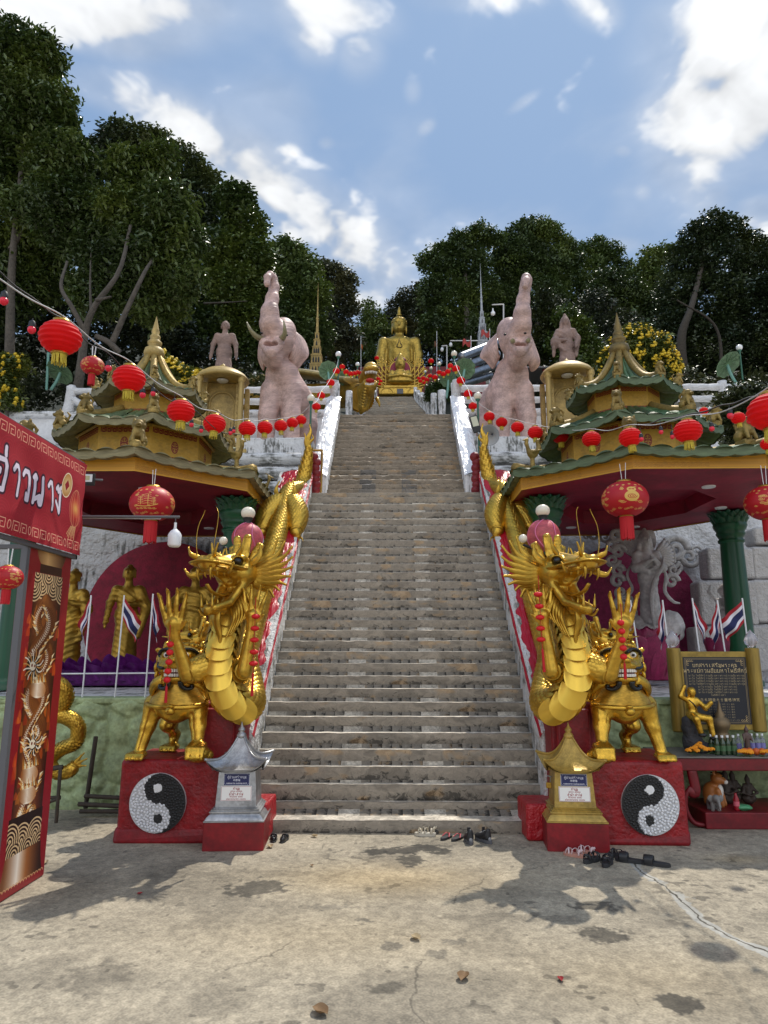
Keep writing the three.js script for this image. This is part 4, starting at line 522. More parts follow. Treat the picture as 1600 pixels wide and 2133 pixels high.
  const r2 = new THREE.Group(); r2.name = 'middle_roof'; p.add(r2); { const A = octo(cx, cz, 1.26), B = octo(cx, cz, 0.54); for (let i = 0; i < 8; i++) roofFacet(r2, A[i], A[(i + 1) % 8], 5.17, B[i], B[(i + 1) % 8], 5.56, 5, 4, C.tile, C.under, { ...opt, lift: 0.08 }); }
  const f2 = new THREE.Group(); f2.name = 'frieze'; p.add(f2); wall(octo(cx, cz, 0.5), 5.5, 5.94, friezeB, f2);
  const r3 = new THREE.Group(); r3.name = 'top_roof'; p.add(r3); { const A = octo(cx, cz, 0.80), B = octo(cx, cz, 0.10); for (let i = 0; i < 8; i++) roofFacet(r3, A[i], A[(i + 1) % 8], 5.90, B[i], B[(i + 1) % 8], 6.60, 4, 5, C.tile, C.under, { ...opt, lift: 0.06, pow: 2.3 }); }
  const fin = part(p, 'finial', lathe([[0.13, 0], [0.155, 0.03], [0.12, 0.06], [0.09, 0.08], [0.15, 0.13], [0.165, 0.19], [0.145, 0.26], [0.08, 0.30], [0.11, 0.34], [0.115, 0.38], [0.075, 0.42], [0.08, 0.45], [0.085, 0.48], [0.055, 0.52], [0.065, 0.57], [0.05, 0.62], [0.02, 0.76], [0.003, 0.84]], 20), C.finial); fin.position.set(cx, 6.54, -cz);
  // guardians and birds along the hips
  const put = (g, x, y, z, s, dx, dz, m) => { const o = part(p, g === birdGeo ? 'roof_bird' : 'roof_guardian', g, m); o.position.set(x, y, z); o.scale.setScalar(s); o.rotation.y = Math.atan2(dx, dz); const b = part(p, 'ornament_base', box(-0.13, 0.13, -0.22, 0.01, -0.13, 0.13, 0.03), m); b.position.set(x, y, z); b.rotation.y = o.rotation.y; b.scale.setScalar(s * 0.9); };
  out.forEach(([x, z], i) => { if (i === 3 || i === 4) return; const dx = x - cx, dz = z + cz, L = Math.hypot(dx, dz); const k = 0.86; const front = i === 0 || i === 7; put(front ? guardGeo : birdGeo, cx + dx * k, front ? 4.52 : 4.46, -cz + dz * k, front ? 0.8 : 0.8, dx / L, dz / L, C.orn); });
  octo(cx, cz, 1.26).forEach(([x, z], i) => { if (i === 3 || i === 4) return; const dx = x - cx, dz = z + cz; put(guardGeo, cx + dx * 0.93, 5.33, -cz + dz * 0.93, 0.66, dx, dz, C.orn); });
  octo(cx, cz, 0.8).forEach(([x, z], i) => { if (i === 3 || i === 4) return; const dx = x - cx, dz = z + cz; put(guardGeo, cx + dx * 0.95, 6.02, -cz + dz * 0.95, 0.45, dx, dz, C.orn); });
  return p;
}
pavilion(-1, -3.92, 'left red and gold temple pavilion with dull olive tiled roofs and gold spire', { soffit: M.soffit, tile: tones(0.15, 0.2, 0.085, 0.6), under: mat(0.44, 0.38, 0.21, 0.7, { map: mottle }), edge: mat(0.38, 0.33, 0.17, 0.65, { map: mottle }), hip: M.goldDull, finial: M.goldPaint, orn: M.goldOld });
pavilion(1, 3.60, 'right red and gold temple pavilion with green tiled roofs and bronze spire', { soffit: mat(0.42, 0.014, 0.05, 0.55, { map: mottle }), tile: tones(0.10, 0.19, 0.085, 0.5), under: mat(0.20, 0.26, 0.13, 0.65, { map: mottle }), edge: mat(0.17, 0.24, 0.12, 0.6, { map: mottle }), hip: M.goldOld, finial: mat(0.27, 0.2, 0.08, 0.5, { metalness: 0.5, map: goldMap }), orn: M.goldOld });

// green pillars with lotus capitals
const petalShape = (w, l, curl, n = 6) => grid(4, n, (u, v) => { const ww = w * Math.sin(Math.PI * Math.min(1, 0.25 + v * 0.75)) ** 0.8 * (v > 0.98 ? 0.05 : 1), a = (u - 0.5) * 2; return V(a * ww, v * l, curl * v * v - a * a * ww * 0.45); });
const petalG = petalShape(0.075, 0.17, 0.05), petalG2 = petalShape(0.075, 0.13, 0.085);
function pillar(x, z, label, y0 = 1.36, y1 = 4.6, k = 1.22) {
  const p = thing('pillar', label, 'pillar', V(x, y0, -z), 0, 'green lotus pillars of the pavilions'), H = y1 - y0;
  part(p, 'shaft', lathe([[0.26 * k, 0], [0.26 * k, 0.08], [0.21 * k, 0.12], [0.20 * k, 0.2], [0.165 * k, H - 0.62], [0.19 * k, H - 0.6], [0.195 * k, H - 0.56], [0.17 * k, H - 0.53], [0.2 * k, H - 0.47], [0.215 * k, H - 0.43], [0.2 * k, H - 0.40], [0.23 * k, H - 0.34], [0.25 * k, H - 0.28], [0.23 * k, H - 0.2], [0.2 * k, H - 0.02]], 28), M.green);
  const c = new THREE.Group(); c.name = 'capital'; p.add(c);
  for (const [y, r, g, n, off] of [[H - 0.32, 0.225, petalG, 14, 0], [H - 0.24, 0.235, petalG, 14, 0.5], [H - 0.16, 0.23, petalG2, 14, 0]]) for (let i = 0; i < n; i++) { const a = (i + off) / n * 6.283, o = part(c, 'petal', g, M.green); o.position.set(Math.sin(a) * r * k, y, Math.cos(a) * r * k); o.rotation.set(0.16, a, 0, 'YXZ'); o.scale.setScalar(k); }
  return p;
}
pillar(-2.78, 11.77, 'green lotus pillar behind the head of the left dragon');
pillar(-3.05, 14.88, 'green lotus pillar at the back right corner of the left pavilion', 1.36, 4.6, 1.15);
pillar(-6.47, 11.77, 'green pillar at the left edge behind the red banner frame');
pillar(2.59, 11.77, 'green lotus pillar behind the pink bud of the right dragon');
pillar(6.37, 13.1, 'whole green lotus pillar beside the white block wall on the right');
pillar(6.73, 11.9, 'green pillar cut by the right edge of the photo');

// discs on the back walls, clouds and big pale blocks
{
  const disc = (px, py, r, name, label, m) => { const c = at(px, py, 16.06); const g = new THREE.CylinderGeometry(r, r, 0.12, 64, 1); g.rotateX(Math.PI / 2); solo(name, boxUV(g), m, label, 'wall disc', V(c.x, c.y, -16.1)); };
  disc(338, 1292, 1.83, 'wall_disc', 'dark crimson disc on the wall behind the gold standing statues', mat(0.44, 0.010, 0.05, 0.7, { map: mottle, bumpMap: bumpFine, bumpScale: 0.004 }));
  disc(1312, 1290, 1.72, 'wall_disc', 'magenta disc on the wall behind the white goddess relief', M.magenta);
  const swirl = (c, r, turns, w, z) => { const p = []; for (let i = 0; i <= 26; i++) { const t = i / 26, a = t * turns * 6.283, q = r * (1 - t * 0.85); p.push(V(c.x + Math.cos(a) * q, c.y + Math.sin(a) * q, z)); } return sweep(p, (t) => w * (1 - t * 0.4), 44, 8); };
  const cl = (name, label, list, z) => { const t = thing(name, label, 'relief'); for (const [px, py, r, tu] of list) { const c = at(px, py, -z); part(t, 'cloud_curl', swirl(V(c.x, c.y, z), r, tu, r * 0.28, z), M.marble); } };
  cl('cloud_relief', 'white cloud relief on the wall right of the goddess', [[1405, 1145, 0.32, 1.5], [1435, 1160, 0.24, -1.4], [1412, 1180, 0.22, 1.3], [1450, 1150, 0.15, 1.2], [1395, 1170, 0.20, -1.2]], -16.0);
  cl('cloud_relief', 'white cloud relief above the magenta disc under the right soffit', [[1238, 1115, 0.16, 1.4], [1260, 1118, 0.14, -1.4], [1222, 1118, 0.1, 1.2], [1278, 1122, 0.1, 1.2]], -16.0);
  const blk = mat(0.62, 0.59, 0.57, 0.75, { map: whiteClean, bumpMap: bumpRough, bumpScale: 0.05 }); let n = 0;
  const w = thing('block_wall', 'wall of big pale rounded plaster blocks behind the right pillar', 'wall');
  for (const [x0, y0, x1, y1, z] of [[1478, 1140, 1570, 1206, 15.00], [1574, 1138, 1690, 1206, 15.06], [1463, 1209, 1574, 1302, 14.82], [1577, 1207, 1700, 1298, 14.88], [1455, 1305, 1560, 1400, 14.64], [1564, 1302, 1700, 1400, 14.70], [1575, 1098, 1700, 1134, 15.12]]) { const a = at(x0, y1, z), b = at(x1, y0, z), g = wobble(box(a.x, b.x, a.y, b.y, -z - 0.5, -z, 0.07, 8), 0.03, 2.2, n++); part(w, 'block', g, blk); }
}

// ================================================================== FIGURES
// a robed standing figure of height 1: o.L, o.R = [elbow, hand] offsets; hair: bun | cap | crown
function robed(o) {
  const b = new Body();
  b.limb(V(0, 0.52, 0), V(0, 0.05, 0.0), o.hip ?? 0.092, o.hem ?? 0.118, 0.04).blob(V(0, 0.5, 0), 0.112, 0.10, 0.082, 0.05).blob(V(0, 0.67, 0.0), 0.112, 0.125, 0.075, 0.04);
  for (const s of [-1, 1]) b.blob(V(s * 0.098, 0.755, 0), 0.05, 0.042, 0.048, 0.03).limb(V(s * 0.05, 0.05, 0.03), V(s * 0.055, 0.022, 0.1), 0.03, 0.022, 0.03);
  for (const [s, A] of [[-1, o.L], [1, o.R]]) { const sh = V(s * 0.115, 0.745, 0); b.limb(sh, A[0], 0.044, 0.036, 0.025).limb(A[0], A[1], 0.036, 0.024, 0.02); const d = A[1].clone().sub(A[0]).normalize(); b.limb(A[1], A[1].clone().addScaledVector(d, 0.055), 0.024, 0.014, 0.012); if (o.sleeve) b.limb(A[0], A[1].clone().add(V(0, -0.14 * o.sleeve, -0.02)), 0.045, 0.02, 0.04); if (A[2]) b.chain([sh.clone().add(V(s * 0.015, -0.02, 0)), A[0].clone().add(V(s * 0.02, -0.04, 0)), A[2]], [0.035, 0.045, 0.025], 0.04); }
  b.limb(V(0, 0.77, 0), V(0, 0.86, 0.005), 0.046, 0.034, 0.015).blob(V(0, 0.912, 0.014), 0.054, 0.066, 0.060, 0.015).blob(V(0, 0.876, 0.034), 0.034, 0.03, 0.032, 0.02);
  b.blob(V(0, 0.908, 0.076), 0.010, 0.018, 0.013, 0.008).blob(V(0, 0.874, 0.065), 0.017, 0.006, 0.009, 0.006);
  for (const s of [-1, 1]) { b.blob(V(s * 0.056, 0.898, 0.0), 0.010, 0.036, 0.018, 0.008).cut(V(s * 0.023, 0.918, 0.074), 0.013, 0.007, 0.010, 0.008).blob(V(s * 0.023, 0.933, 0.064), 0.018, 0.006, 0.011, 0.006); }
  b.blob(V(0, 0.938, -0.012), 0.062, 0.046, 0.064, 0.006);
  if (o.hair === 'bun') b.blob(V(0, 0.985, -0.012), 0.028, 0.02, 0.028, 0.006); if (o.hair === 'crown') b.limb(V(0, 0.96, 0), V(0, 1.035, -0.01), 0.05, 0.022, 0.015).blob(V(0, 0.93, -0.035), 0.07, 0.08, 0.04, 0.03).limb(V(-0.05, 0.9, -0.03), V(-0.08, 0.74, -0.03), 0.03, 0.03, 0.03).limb(V(0.05, 0.9, -0.03), V(0.08, 0.74, -0.03), 0.03, 0.03, 0.03);
  const fold = o.fold ?? 0.0032;
  return b.mesh(V(-0.30, -0.03, -0.2), V(0.30, 1.08, 0.28), o.cell ?? 0.0115, (x, y, z) => y < 0.8 ? fold * sstep(0.8, 0.7, y) * Math.sin((x * (o.diag ?? 0.7) + y * (o.diag2 ?? 0.55) + (x * x) * 2) * 150 + z * 10) * (y < 0.06 ? 0.3 : 1) + (y < 0.5 ? fold * 0.8 * Math.sin(x * 95 + Math.sin(y * 9) * 1.5) : 0) : 0);
}
const GS = mat(0.66, 0.42, 0.07, 0.4, { metalness: 0.6, map: goldMap, bumpMap: bumpFine, bumpScale: 0.003 });
function statue(name, label, px, pyTop, pyBase, zz, geo, m, turn = 0, o = {}) {
  const t = at(px, pyTop, zz), b = at(px, pyBase, zz), H = (t.y - b.y) / (o.top ?? 1); const s = thing(name, label, 'statue', V((t.x + b.x) / 2, b.y, -zz), turn);
  const g = part(s, 'figure', geo, m); g.scale.setScalar(H); if (o.base) { const k = part(s, 'base', lathe([[0, -o.base], [0.24, -o.base], [0.26, -o.base * 0.6], [0.22, -o.base * 0.3], [0.2, 0.015], [0, 0.015]], 24), o.bm ?? m); k.scale.set(H, H, H * 0.8); } return s;
}
statue('standing_statue', 'gold standing statue with one arm hanging and a bowl held at the waist', 264, 1176, 1392, 14.2, robed({ hair: 'bun', L: [V(-0.165, 0.62, 0.0), V(-0.18, 0.44, 0.04)], R: [V(0.17, 0.62, 0.02), V(0.04, 0.60, 0.13), V(0.13, 0.3, 0.03)], diag: 0.5, diag2: 0.8 }), GS, 0.12, { base: 0.1 }).children[0].name = 'figure';
statue('standing_statue', 'gold standing statue with crossed hands half hidden behind the red banner pillar', 148, 1184, 1398, 14.0, robed({ hair: 'bun', L: [V(-0.165, 0.63, 0.03), V(-0.02, 0.64, 0.13), V(-0.13, 0.3, 0.03)], R: [V(0.165, 0.63, 0.03), V(0.03, 0.66, 0.14), V(0.13, 0.3, 0.03)], diag: -0.6, diag2: 0.7 }), GS, -0.15, { base: 0.1 });
statue('standing_statue', 'gold statue with wide sleeves behind the raised claw of the left dragon', 404, 1178, 1395, 13.4, robed({ hair: 'bun', L: [V(-0.2, 0.60, 0.06), V(-0.20, 0.55, 0.16), V(-0.15, 0.3, 0.05)], R: [V(0.2, 0.60, 0.06), V(0.17, 0.55, 0.16), V(0.15, 0.3, 0.05)], sleeve: 1.6, hem: 0.13, diag: 0.2, diag2: 0.9 }), GS, 0.1, { base: 0.1 });
statue('standing_statue', 'brown stone standing statue on the terrace above the left niche', 467, 668, 800, 21, robed({ hair: 'bun', L: [V(-0.165, 0.62, 0.0), V(-0.185, 0.42, 0.03)], R: [V(0.165, 0.62, 0.0), V(0.185, 0.42, 0.03)], hem: 0.15, fold: 0.0016 }), M.stone, 0.05, { base: 0.06 });
statue('standing_statue', 'brown stone statue with tall headdress and draped robe above the right niche', 1180, 656, 785, 21, robed({ hair: 'crown', L: [V(-0.17, 0.60, 0.03), V(-0.05, 0.55, 0.13), V(-0.2, 0.35, 0.02)], R: [V(0.17, 0.62, 0.02), V(0.13, 0.47, 0.1)], sleeve: 1.2, hem: 0.15, fold: 0.004 }), M.stone, -0.1, { top: 1.03, base: 0.06 });
// purple lotus base in front of the gold statues
{
  const t = thing('lotus_plinth', 'purple lotus petal base below the gold statues', 'lotus base'); const pg = petalShape(0.15, 0.34, 0.14, 7);
  part(t, 'core', box(-8.0, -3.9, 1.36, 1.6, -14.6, -12.9, 0.05), M.purple);
  for (const [y, z, off, tilt] of [[1.40, -12.84, 0, 0.9], [1.46, -12.8, 0.5, 0.6], [1.55, -12.86, 0.25, 0.3]]) for (let i = 0; i < 17; i++) { const o = part(t, 'petal', pg, M.purple); o.position.set(-7.9 + (i + off) * 0.235, y, z); o.rotation.set(tilt * 0.6, rr(-0.2, 0.2), rr(-0.25, 0.25)); o.scale.setScalar(rr(1.0, 1.3)); }
}
// white goddess relief with halo, ribbons, clouds and fish-scaled mount
{
  const zz = 15.0, c = at(1352, 1300, zz), top = at(1348, 1108, zz), H = (top.y - c.y) / 1.22; const t = thing('goddess_relief', 'tall white goddess relief with halo and flowing ribbons on the right wall', 'statue', V(c.x, c.y, -zz)); t.scale.setScalar(1.22);
  const f = part(t, 'figure', robed({ hair: 'crown', L: [V(-0.145, 0.60, 0.05), V(-0.03, 0.66, 0.12)], R: [V(0.145, 0.60, 0.05), V(0.03, 0.69, 0.12)], sleeve: 0.7, hip: 0.085, hem: 0.11, fold: 0.0028 }), M.marble); f.scale.setScalar(H * 0.98); f.position.z = 0.12;
  const halo = part(t, 'halo', new THREE.CylinderGeometry(0.33, 0.33, 0.05, 40).rotateX(Math.PI / 2), M.marble); halo.position.set(-0.04, H * 0.93, -0.16);
  const rib = (pts, r) => part(t, 'ribbon', sweep(pts.map((p) => V(...p)), (q) => [r * (0.35 + Math.sin(q * Math.PI) * 0.4), 0.018], 30, 8, { up: V(0, 0, 1) }), M.marble);
  rib([[0.26, 1.15, 0.22], [0.18, 0.95, 0.32], [0.04, 0.75, 0.34], [-0.04, 0.45, 0.34], [-0.06, 0.15, 0.36], [-0.03, -0.1, 0.34]], 0.05); rib([[0.2, 1.15, 0.08], [0.32, 0.85, 0.1], [0.28, 0.55, 0.12], [0.42, 0.38, 0.1], [0.55, 0.36, 0.02]], 0.045); rib([[-0.22, 1.1, 0.05], [-0.34, 0.85, 0.06], [-0.28, 0.6, 0.1], [-0.36, 0.45, 0.06]], 0.035);
  for (let i = 0; i < 9; i++) { const a = 0.95 - i * 0.2, l = 0.34; part(t, 'side_arm', sweep([V(0.2, 1.2, -0.06), V(0.2 + Math.cos(a) * l * 0.55, 1.2 + Math.sin(a) * l * 0.6, -0.02), V(0.2 + Math.cos(a) * l, 1.2 + Math.sin(a) * l, -0.05)], (q) => 0.028 + 0.02 * Math.sin(q * 3.1) , 10, 6), M.marble); part(t, 'hand', ball(0.2 + Math.cos(a) * (l + 0.02), 1.2 + Math.sin(a) * (l + 0.02), -0.05, 0.04, 0.8, 1, 0.6, 8), M.marble); }
  for (const [x, y, r, tu] of [[-0.46, 1.55, 0.13, 1.3], [-0.55, 1.4, 0.12, -1.3], [-0.44, 1.28, 0.13, 1.3], [-0.56, 1.12, 0.12, -1.4], [-0.48, 0.93, 0.12, 1.3], [-0.5, 0.75, 0.13, 1.2], [-0.45, 0.55, 0.12, -1.3], [-0.46, 0.35, 0.13, 1.3], [0.45, 0.75, 0.13, 1.3], [0.5, 0.95, 0.1, -1.2]]) { const p = []; for (let i = 0; i <= 22; i++) { const q = i / 22, a = q * tu * 6.283; p.push(V(x + Math.cos(a) * r * (1 - q * 0.8), y + Math.sin(a) * r * (1 - q * 0.8), 0)); } part(t, 'cloud_curl', sweep(p, (q) => r * 0.36 * (1 - q * 0.3), 34, 7), M.marble); }
  const mb = new Body(); mb.blob(V(0.05, -0.12, 0.02), 0.5, 0.3, 0.24, 0.1).blob(V(0.35, -0.05, 0.06), 0.24, 0.3, 0.18, 0.1).blob(V(-0.3, 0.15, -0.1), 0.16, 0.4, 0.1, 0.1); part(t, 'mount', mb.mesh(V(-0.75, -0.55, -0.35), V(0.8, 0.9, 0.5), 0.03, (x, y, z) => 0.022 * Math.abs(Math.sin(x * 22 + y * 9) * Math.sin(y * 22 - x * 9))), M.marble);
}
// pink lotus flowers under the goddess and the child
function lotus(label, px, py, zz, s, tint) { const c = at(px, py, zz), t = thing('lotus_flower', label, 'lotus', V(c.x, c.y, -zz)); part(t, 'core', ball(0, -0.1 * s, 0, 0.42 * s, 1, 0.85, 0.9, 20), tint); const pg = petalShape(0.34, 0.72, -0.16, 8); for (const [n, off, y, tl, k, r] of [[9, 0, -0.48, 0.52, 1, 0.28], [9, 0.5, -0.46, 0.25, 1.05, 0.22], [7, 0.2, -0.3, -0.02, 0.9, 0.14]]) for (let i = 0; i < n; i++) { const a = (i + off) / n * 6.283, o = part(t, 'petal', pg, tint); o.position.set(Math.sin(a) * r * s, y * s, Math.cos(a) * r * s); o.rotation.set(tl, a, 0, 'YXZ'); o.scale.setScalar(s * k); } return t; }
lotus('big pink lotus flower under the white goddess, behind the flags', 1350, 1350, 13.7, 1.22, mat(0.46, 0.03, 0.14, 0.5, { map: mottle })); lotus('smaller pink lotus flower under the white child statue at the right', 1510, 1345, 13.4, 0.76, mat(0.36, 0.03, 0.12, 0.5, { map: mottle }));
statue('child_statue', 'small white child statue with joined palms on the pink lotus beside the pillar', 1516, 1213, 1312, 13.4, (() => { const b = new Body(); b.blob(V(0, 0.82, 0.02), 0.16, 0.17, 0.16, 0.03).blob(V(0, 0.5, 0), 0.17, 0.2, 0.14, 0.06).blob(V(0, 0.26, 0.02), 0.2, 0.22, 0.17, 0.08).limb(V(0, 0.15, 0), V(0, 0.0, 0), 0.16, 0.2, 0.06).blob(V(0, 0.8, 0.17), 0.025, 0.03, 0.03, 0.02); for (const s of [-1, 1]) b.limb(V(s * 0.17, 0.6, 0), V(s * 0.24, 0.45, 0.08), 0.07, 0.06, 0.03).limb(V(s * 0.24, 0.45, 0.08), V(0, 0.5, 0.2), 0.055, 0.035, 0.03).blob(V(s * 0.16, 0.82, 0), 0.03, 0.06, 0.03, 0.02).chain([V(s * 0.2, 0.6, -0.05), V(s * 0.36, 0.8, -0.05), V(s * 0.3, 0.95, -0.05)], [0.03, 0.03, 0.02], 0.02); return b.mesh(V(-0.5, -0.1, -0.3), V(0.5, 1.05, 0.35), 0.022, (x, y, z) => y < 0.45 ? 0.008 * Math.sin(x * 60) : 0); })(), M.marble, 0);
// ================================================================== DRAGONS, LIONS, PLINTHS, DONATION BOXES
// shield scales laid over a swept body: rings from sweep(); keep(angle, t) says where
function scalesOver(rings, len, size, keep, k = 1) {
  const pos = [], nor = [], idx = []; let s0 = 0, row = 0; const total = rings[rings.length - 1].len; let ri = 0;
  for (let s = 0; s < total - size * 0.5; s += size * 0.62, row++) {
    while (ri < rings.length - 2 && rings[ri + 1].len < s) ri++;
    const A = rings[ri], B = rings[ri + 1], f = clamp((s - A.len) / Math.max(1e-6, B.len - A.len)), p = A.p.clone().lerp(B.p, f), t = A.t.clone().lerp(B.t, f).normalize(), up = A.up.clone().lerp(B.up, f).normalize(), side = t.clone().cross(up), r0 = mix(A.r[0], B.r[0], f), r1 = mix(A.r[1], B.r[1], f), n = Math.max(5, Math.round(6.283 * (r0 + r1) / 2 / (size * 0.86)));
    for (let j = 0; j < n; j++) {
      const a = (j + (row % 2) * 0.5) / n * 6.283; if (!keep(a, s / total)) continue;
      const o = side.clone().multiplyScalar(Math.cos(a)).addScaledVector(up, Math.sin(a)), c = p.clone().addScaledVector(side, Math.cos(a) * r0).addScaledVector(up, Math.sin(a) * r1), x = t.clone().cross(o).normalize(), w = size * 0.54 * k, h = size * 1.05 * k, lift = size * 0.42, b = pos.length / 3;
      for (const [u, v, l] of [[-0.75, -0.45, 0.0], [0.75, -0.45, 0.0], [1, 0.1, 0.45], [0.55, 0.6, 0.95], [0, 0.75, 1.0], [-0.55, 0.6, 0.95], [-1, 0.1, 0.45], [0, 0.1, 1.1]]) { const q = c.clone().addScaledVector(x, u * w).addScaledVector(t, -v * h * len).addScaledVector(o, l * lift - 0.002); pos.push(q.x, q.y, q.z); }
      for (let i = 0; i < 7; i++) idx.push(b + 7, b + i, b + (i + 1) % 7);
    }
  }
  const g = new THREE.BufferGeometry(); g.setAttribute('position', new THREE.Float32BufferAttribute(pos, 3)); g.setIndex(idx); g.computeVertexNormals(); return skewUV(g);
}
const fingersHand = (b, wrist, dir, side, out, s, curl = 0.2) => { // palm and four long claws fanned, thumb behind
  const pc = wrist.clone().addScaledVector(dir, 0.09 * s); b.limb(wrist, pc, 0.042 * s, 0.062 * s, 0.03 * s);
  [-1.5, -0.5, 0.5, 1.5].forEach((k, i) => { const a = pc.clone().addScaledVector(side, k * 0.038 * s).addScaledVector(dir, 0.02 * s), d = dir.clone().addScaledVector(side, k * 0.17).normalize(), m = a.clone().addScaledVector(d, (i === 0 || i === 3 ? 0.10 : 0.13) * s), e = m.clone().addScaledVector(d, 0.10 * s).addScaledVector(out, -0.02 * s); b.limb(pc.clone().addScaledVector(side, k * 0.03 * s), a, 0.032 * s, 0.025 * s, 0.014 * s).limb(a, m, 0.024 * s, 0.019 * s, 0.010 * s).limb(m, e, 0.021 * s, 0.014 * s, 0.008 * s); const tip = e.clone().addScaledVector(d, 0.035 * s).addScaledVector(out, curl * 0.11 * s); b.limb(e, tip, 0.017 * s, 0.007 * s, 0.006 * s); });
  const ta = pc.clone().addScaledVector(side, 0.055 * s).addScaledVector(dir, -0.03 * s); b.limb(ta, ta.clone().addScaledVector(side, 0.05 * s).addScaledVector(dir, 0.05 * s).addScaledVector(out, 0.03 * s), 0.024 * s, 0.014 * s, 0.015 * s);
};
const bodyM = mat(0.78, 0.50, 0.08, 0.31, { metalness: 0.82, map: goldMap, bumpMap: bumpFine, bumpScale: 0.002 }), bellyM = mat(0.86, 0.57, 0.085, 0.33, { metalness: 0.7 });
const flame = (pts, w, th = 0.018, n = 16, up = V(0, 0, 1)) => sweep(pts, (t) => [w * (0.35 + 0.65 * Math.sin(Math.min(1, t * 1.15 + 0.12) * Math.PI)) * (1 - t * 0.55) + 0.004, th * (1 - t * 0.7) + 0.003], n, 7, { up });
function makeDragon(label) {
  const d = thing('dragon_statue', label, 'dragon statue');
  const slope = (z) => V(-2.02, crownH(z) + 0.15, -z);
  const path = [V(-1.76, rise(935, 13.5), -13.5), V(-1.80, rise(970, 13.45), -13.45), V(-1.88, rise(1010, 13.3), -13.3), slope(12.7), slope(12.0), slope(11.2), slope(10.4), slope(9.6), V(-1.98, 1.92, -9.05), V(-1.80, 1.58, -8.55), V(-1.70, 1.40, -8.15), V(-1.79, 1.44, -7.86), V(-1.90, 1.66, -7.72), V(-1.92, 1.95, -7.72), V(-1.88, 2.28, -7.80), V(-1.80, 2.56, -7.88), V(-1.76, 2.8, -7.88)];
  const rad = (t) => t < 0.1 ? mix(0.05, 0.12, t / 0.1) : t < 0.5 ? mix(0.12, 0.165, (t - 0.1) / 0.4) : t < 0.8 ? mix(0.165, 0.17, (t - 0.5) / 0.3) : mix(0.17, 0.13, (t - 0.8) / 0.2);
  const g = sweep(path, (t) => [rad(t), rad(t)], 150, 16, { up: V(0, 1, 0) }), R = g.userData.rings; part(d, 'body', g, bodyM);
  // angle of the belly: on the neck it faces the camera, further back it faces down
  const neck = R.filter((r) => r.len > R[R.length - 1].len * 0.835), L0 = neck[0].len, L1 = R[R.length - 1].len;
  const bellyDir = (r) => { const f = V(0.05, 0, 1); return f.addScaledVector(r.t, -f.dot(r.t)).normalize(); };
  const isBelly = (r, a) => { const o = r.side.clone().multiplyScalar(Math.cos(a)).addScaledVector(r.up, Math.sin(a)); return o.dot(bellyDir(r)) > 0.52; };
  part(d, 'scale', scalesOver(R, 1, 0.082, (a, t) => { const l = t * L1; let k = 0; while (k < R.length - 2 && R[k + 1].len < l) k++; return t < 0.84 || !isBelly(R[k], a); }), bodyM, 'stuff');
  const np = 12; for (let i = 0; i < np; i++) {
    const l = mix(L0 + 0.02, L1 - 0.08, i / (np - 1)); let k = 0; while (k < R.length - 2 && R[k + 1].len < l) k++; const r = R[k], f = bellyDir(r), x = r.t.clone().cross(f).normalize(), w = r.r[0] * 1.02, h = 0.155;
    part(d, 'belly_plate', grid(10, 6, (u, v) => { const a = (u - 0.5) * 2.0, s = Math.sqrt(Math.max(0, 1 - (u * 2 - 1) ** 2)); const along = mix(0.075, -0.03 - (h - 0.045) * s, v); return r.p.clone().addScaledVector(f, Math.cos(a) * w + 0.016 + v * 0.055).addScaledVector(x, Math.sin(a) * w * 1.02).addScaledVector(r.t, along); }), bellyM);
  }
  // fins along the back
  for (let i = 0; i < 46; i++) { const k = 8 + Math.round(i * 2.35), r = R[k]; if (!r || r.len > L0 * 0.98) continue; const o = V(0, 1, 0).addScaledVector(r.t, -r.t.y).normalize(), b = r.p.clone().addScaledVector(o, r.r[1] * 0.95); part(d, 'back_fin', sweep([b, b.clone().addScaledVector(o, 0.07).addScaledVector(r.t, -0.03), b.clone().addScaledVector(o, 0.11).addScaledVector(r.t, -0.10)], (t) => [0.035 * (1 - t) + 0.003, 0.014 * (1 - t) + 0.002], 5, 6, { up: V(1, 0, 0) }), bodyM); }
  // tail flame at the top
  const T = path[0]; for (const [dx, h, w] of [[0.0, 0.52, 0.06], [-0.10, 0.34, 0.05], [0.06, 0.30, 0.04]]) part(d, 'tail_flame', flame([T.clone().add(V(0, -0.12, 0)), T.clone().add(V(dx * 0.4 - 0.02, h * 0.4, 0.02)), T.clone().add(V(dx + 0.03, h * 0.75, 0.03)), T.clone().add(V(dx, h, 0.02))], w), bodyM);
  // hind legs: big scaled thighs either side of the body
  for (const s of [-1, 1]) {
    const hip = slope(12.35).add(V(s * 0.14, 0.02, 0)), knee = slope(11.75).add(V(s * 0.29, -0.10, 0)), foot = slope(11.9).add(V(s * 0.33, -0.32, 0.1));
    const q = sweep([hip, hip.clone().lerp(knee, 0.5).add(V(s * 0.05, 0.04, 0)), knee], (t) => 0.085 + 0.10 * Math.sin(Math.PI * Math.min(1, 0.25 + t * 0.7)), 16, 14); part(d, 'hind_leg', q, bodyM); part(d, 'scale', scalesOver(q.userData.rings, 1, 0.07, () => true), bodyM, 'stuff');
    part(d, 'hind_shank', sweep([knee, knee.clone().lerp(foot, 0.5).add(V(0, 0, 0.05)), foot], (t) => mix(0.11, 0.05, t), 8, 9), bodyM); for (let i = 0; i < 4; i++) part(d, 'claw', sweep([foot, foot.clone().add(V((i - 1.5) * 0.05, -0.02, 0.10)), foot.clone().add(V((i - 1.5) * 0.07, -0.08, 0.13))], (t) => mix(0.026, 0.006, t), 6, 6), bodyM);
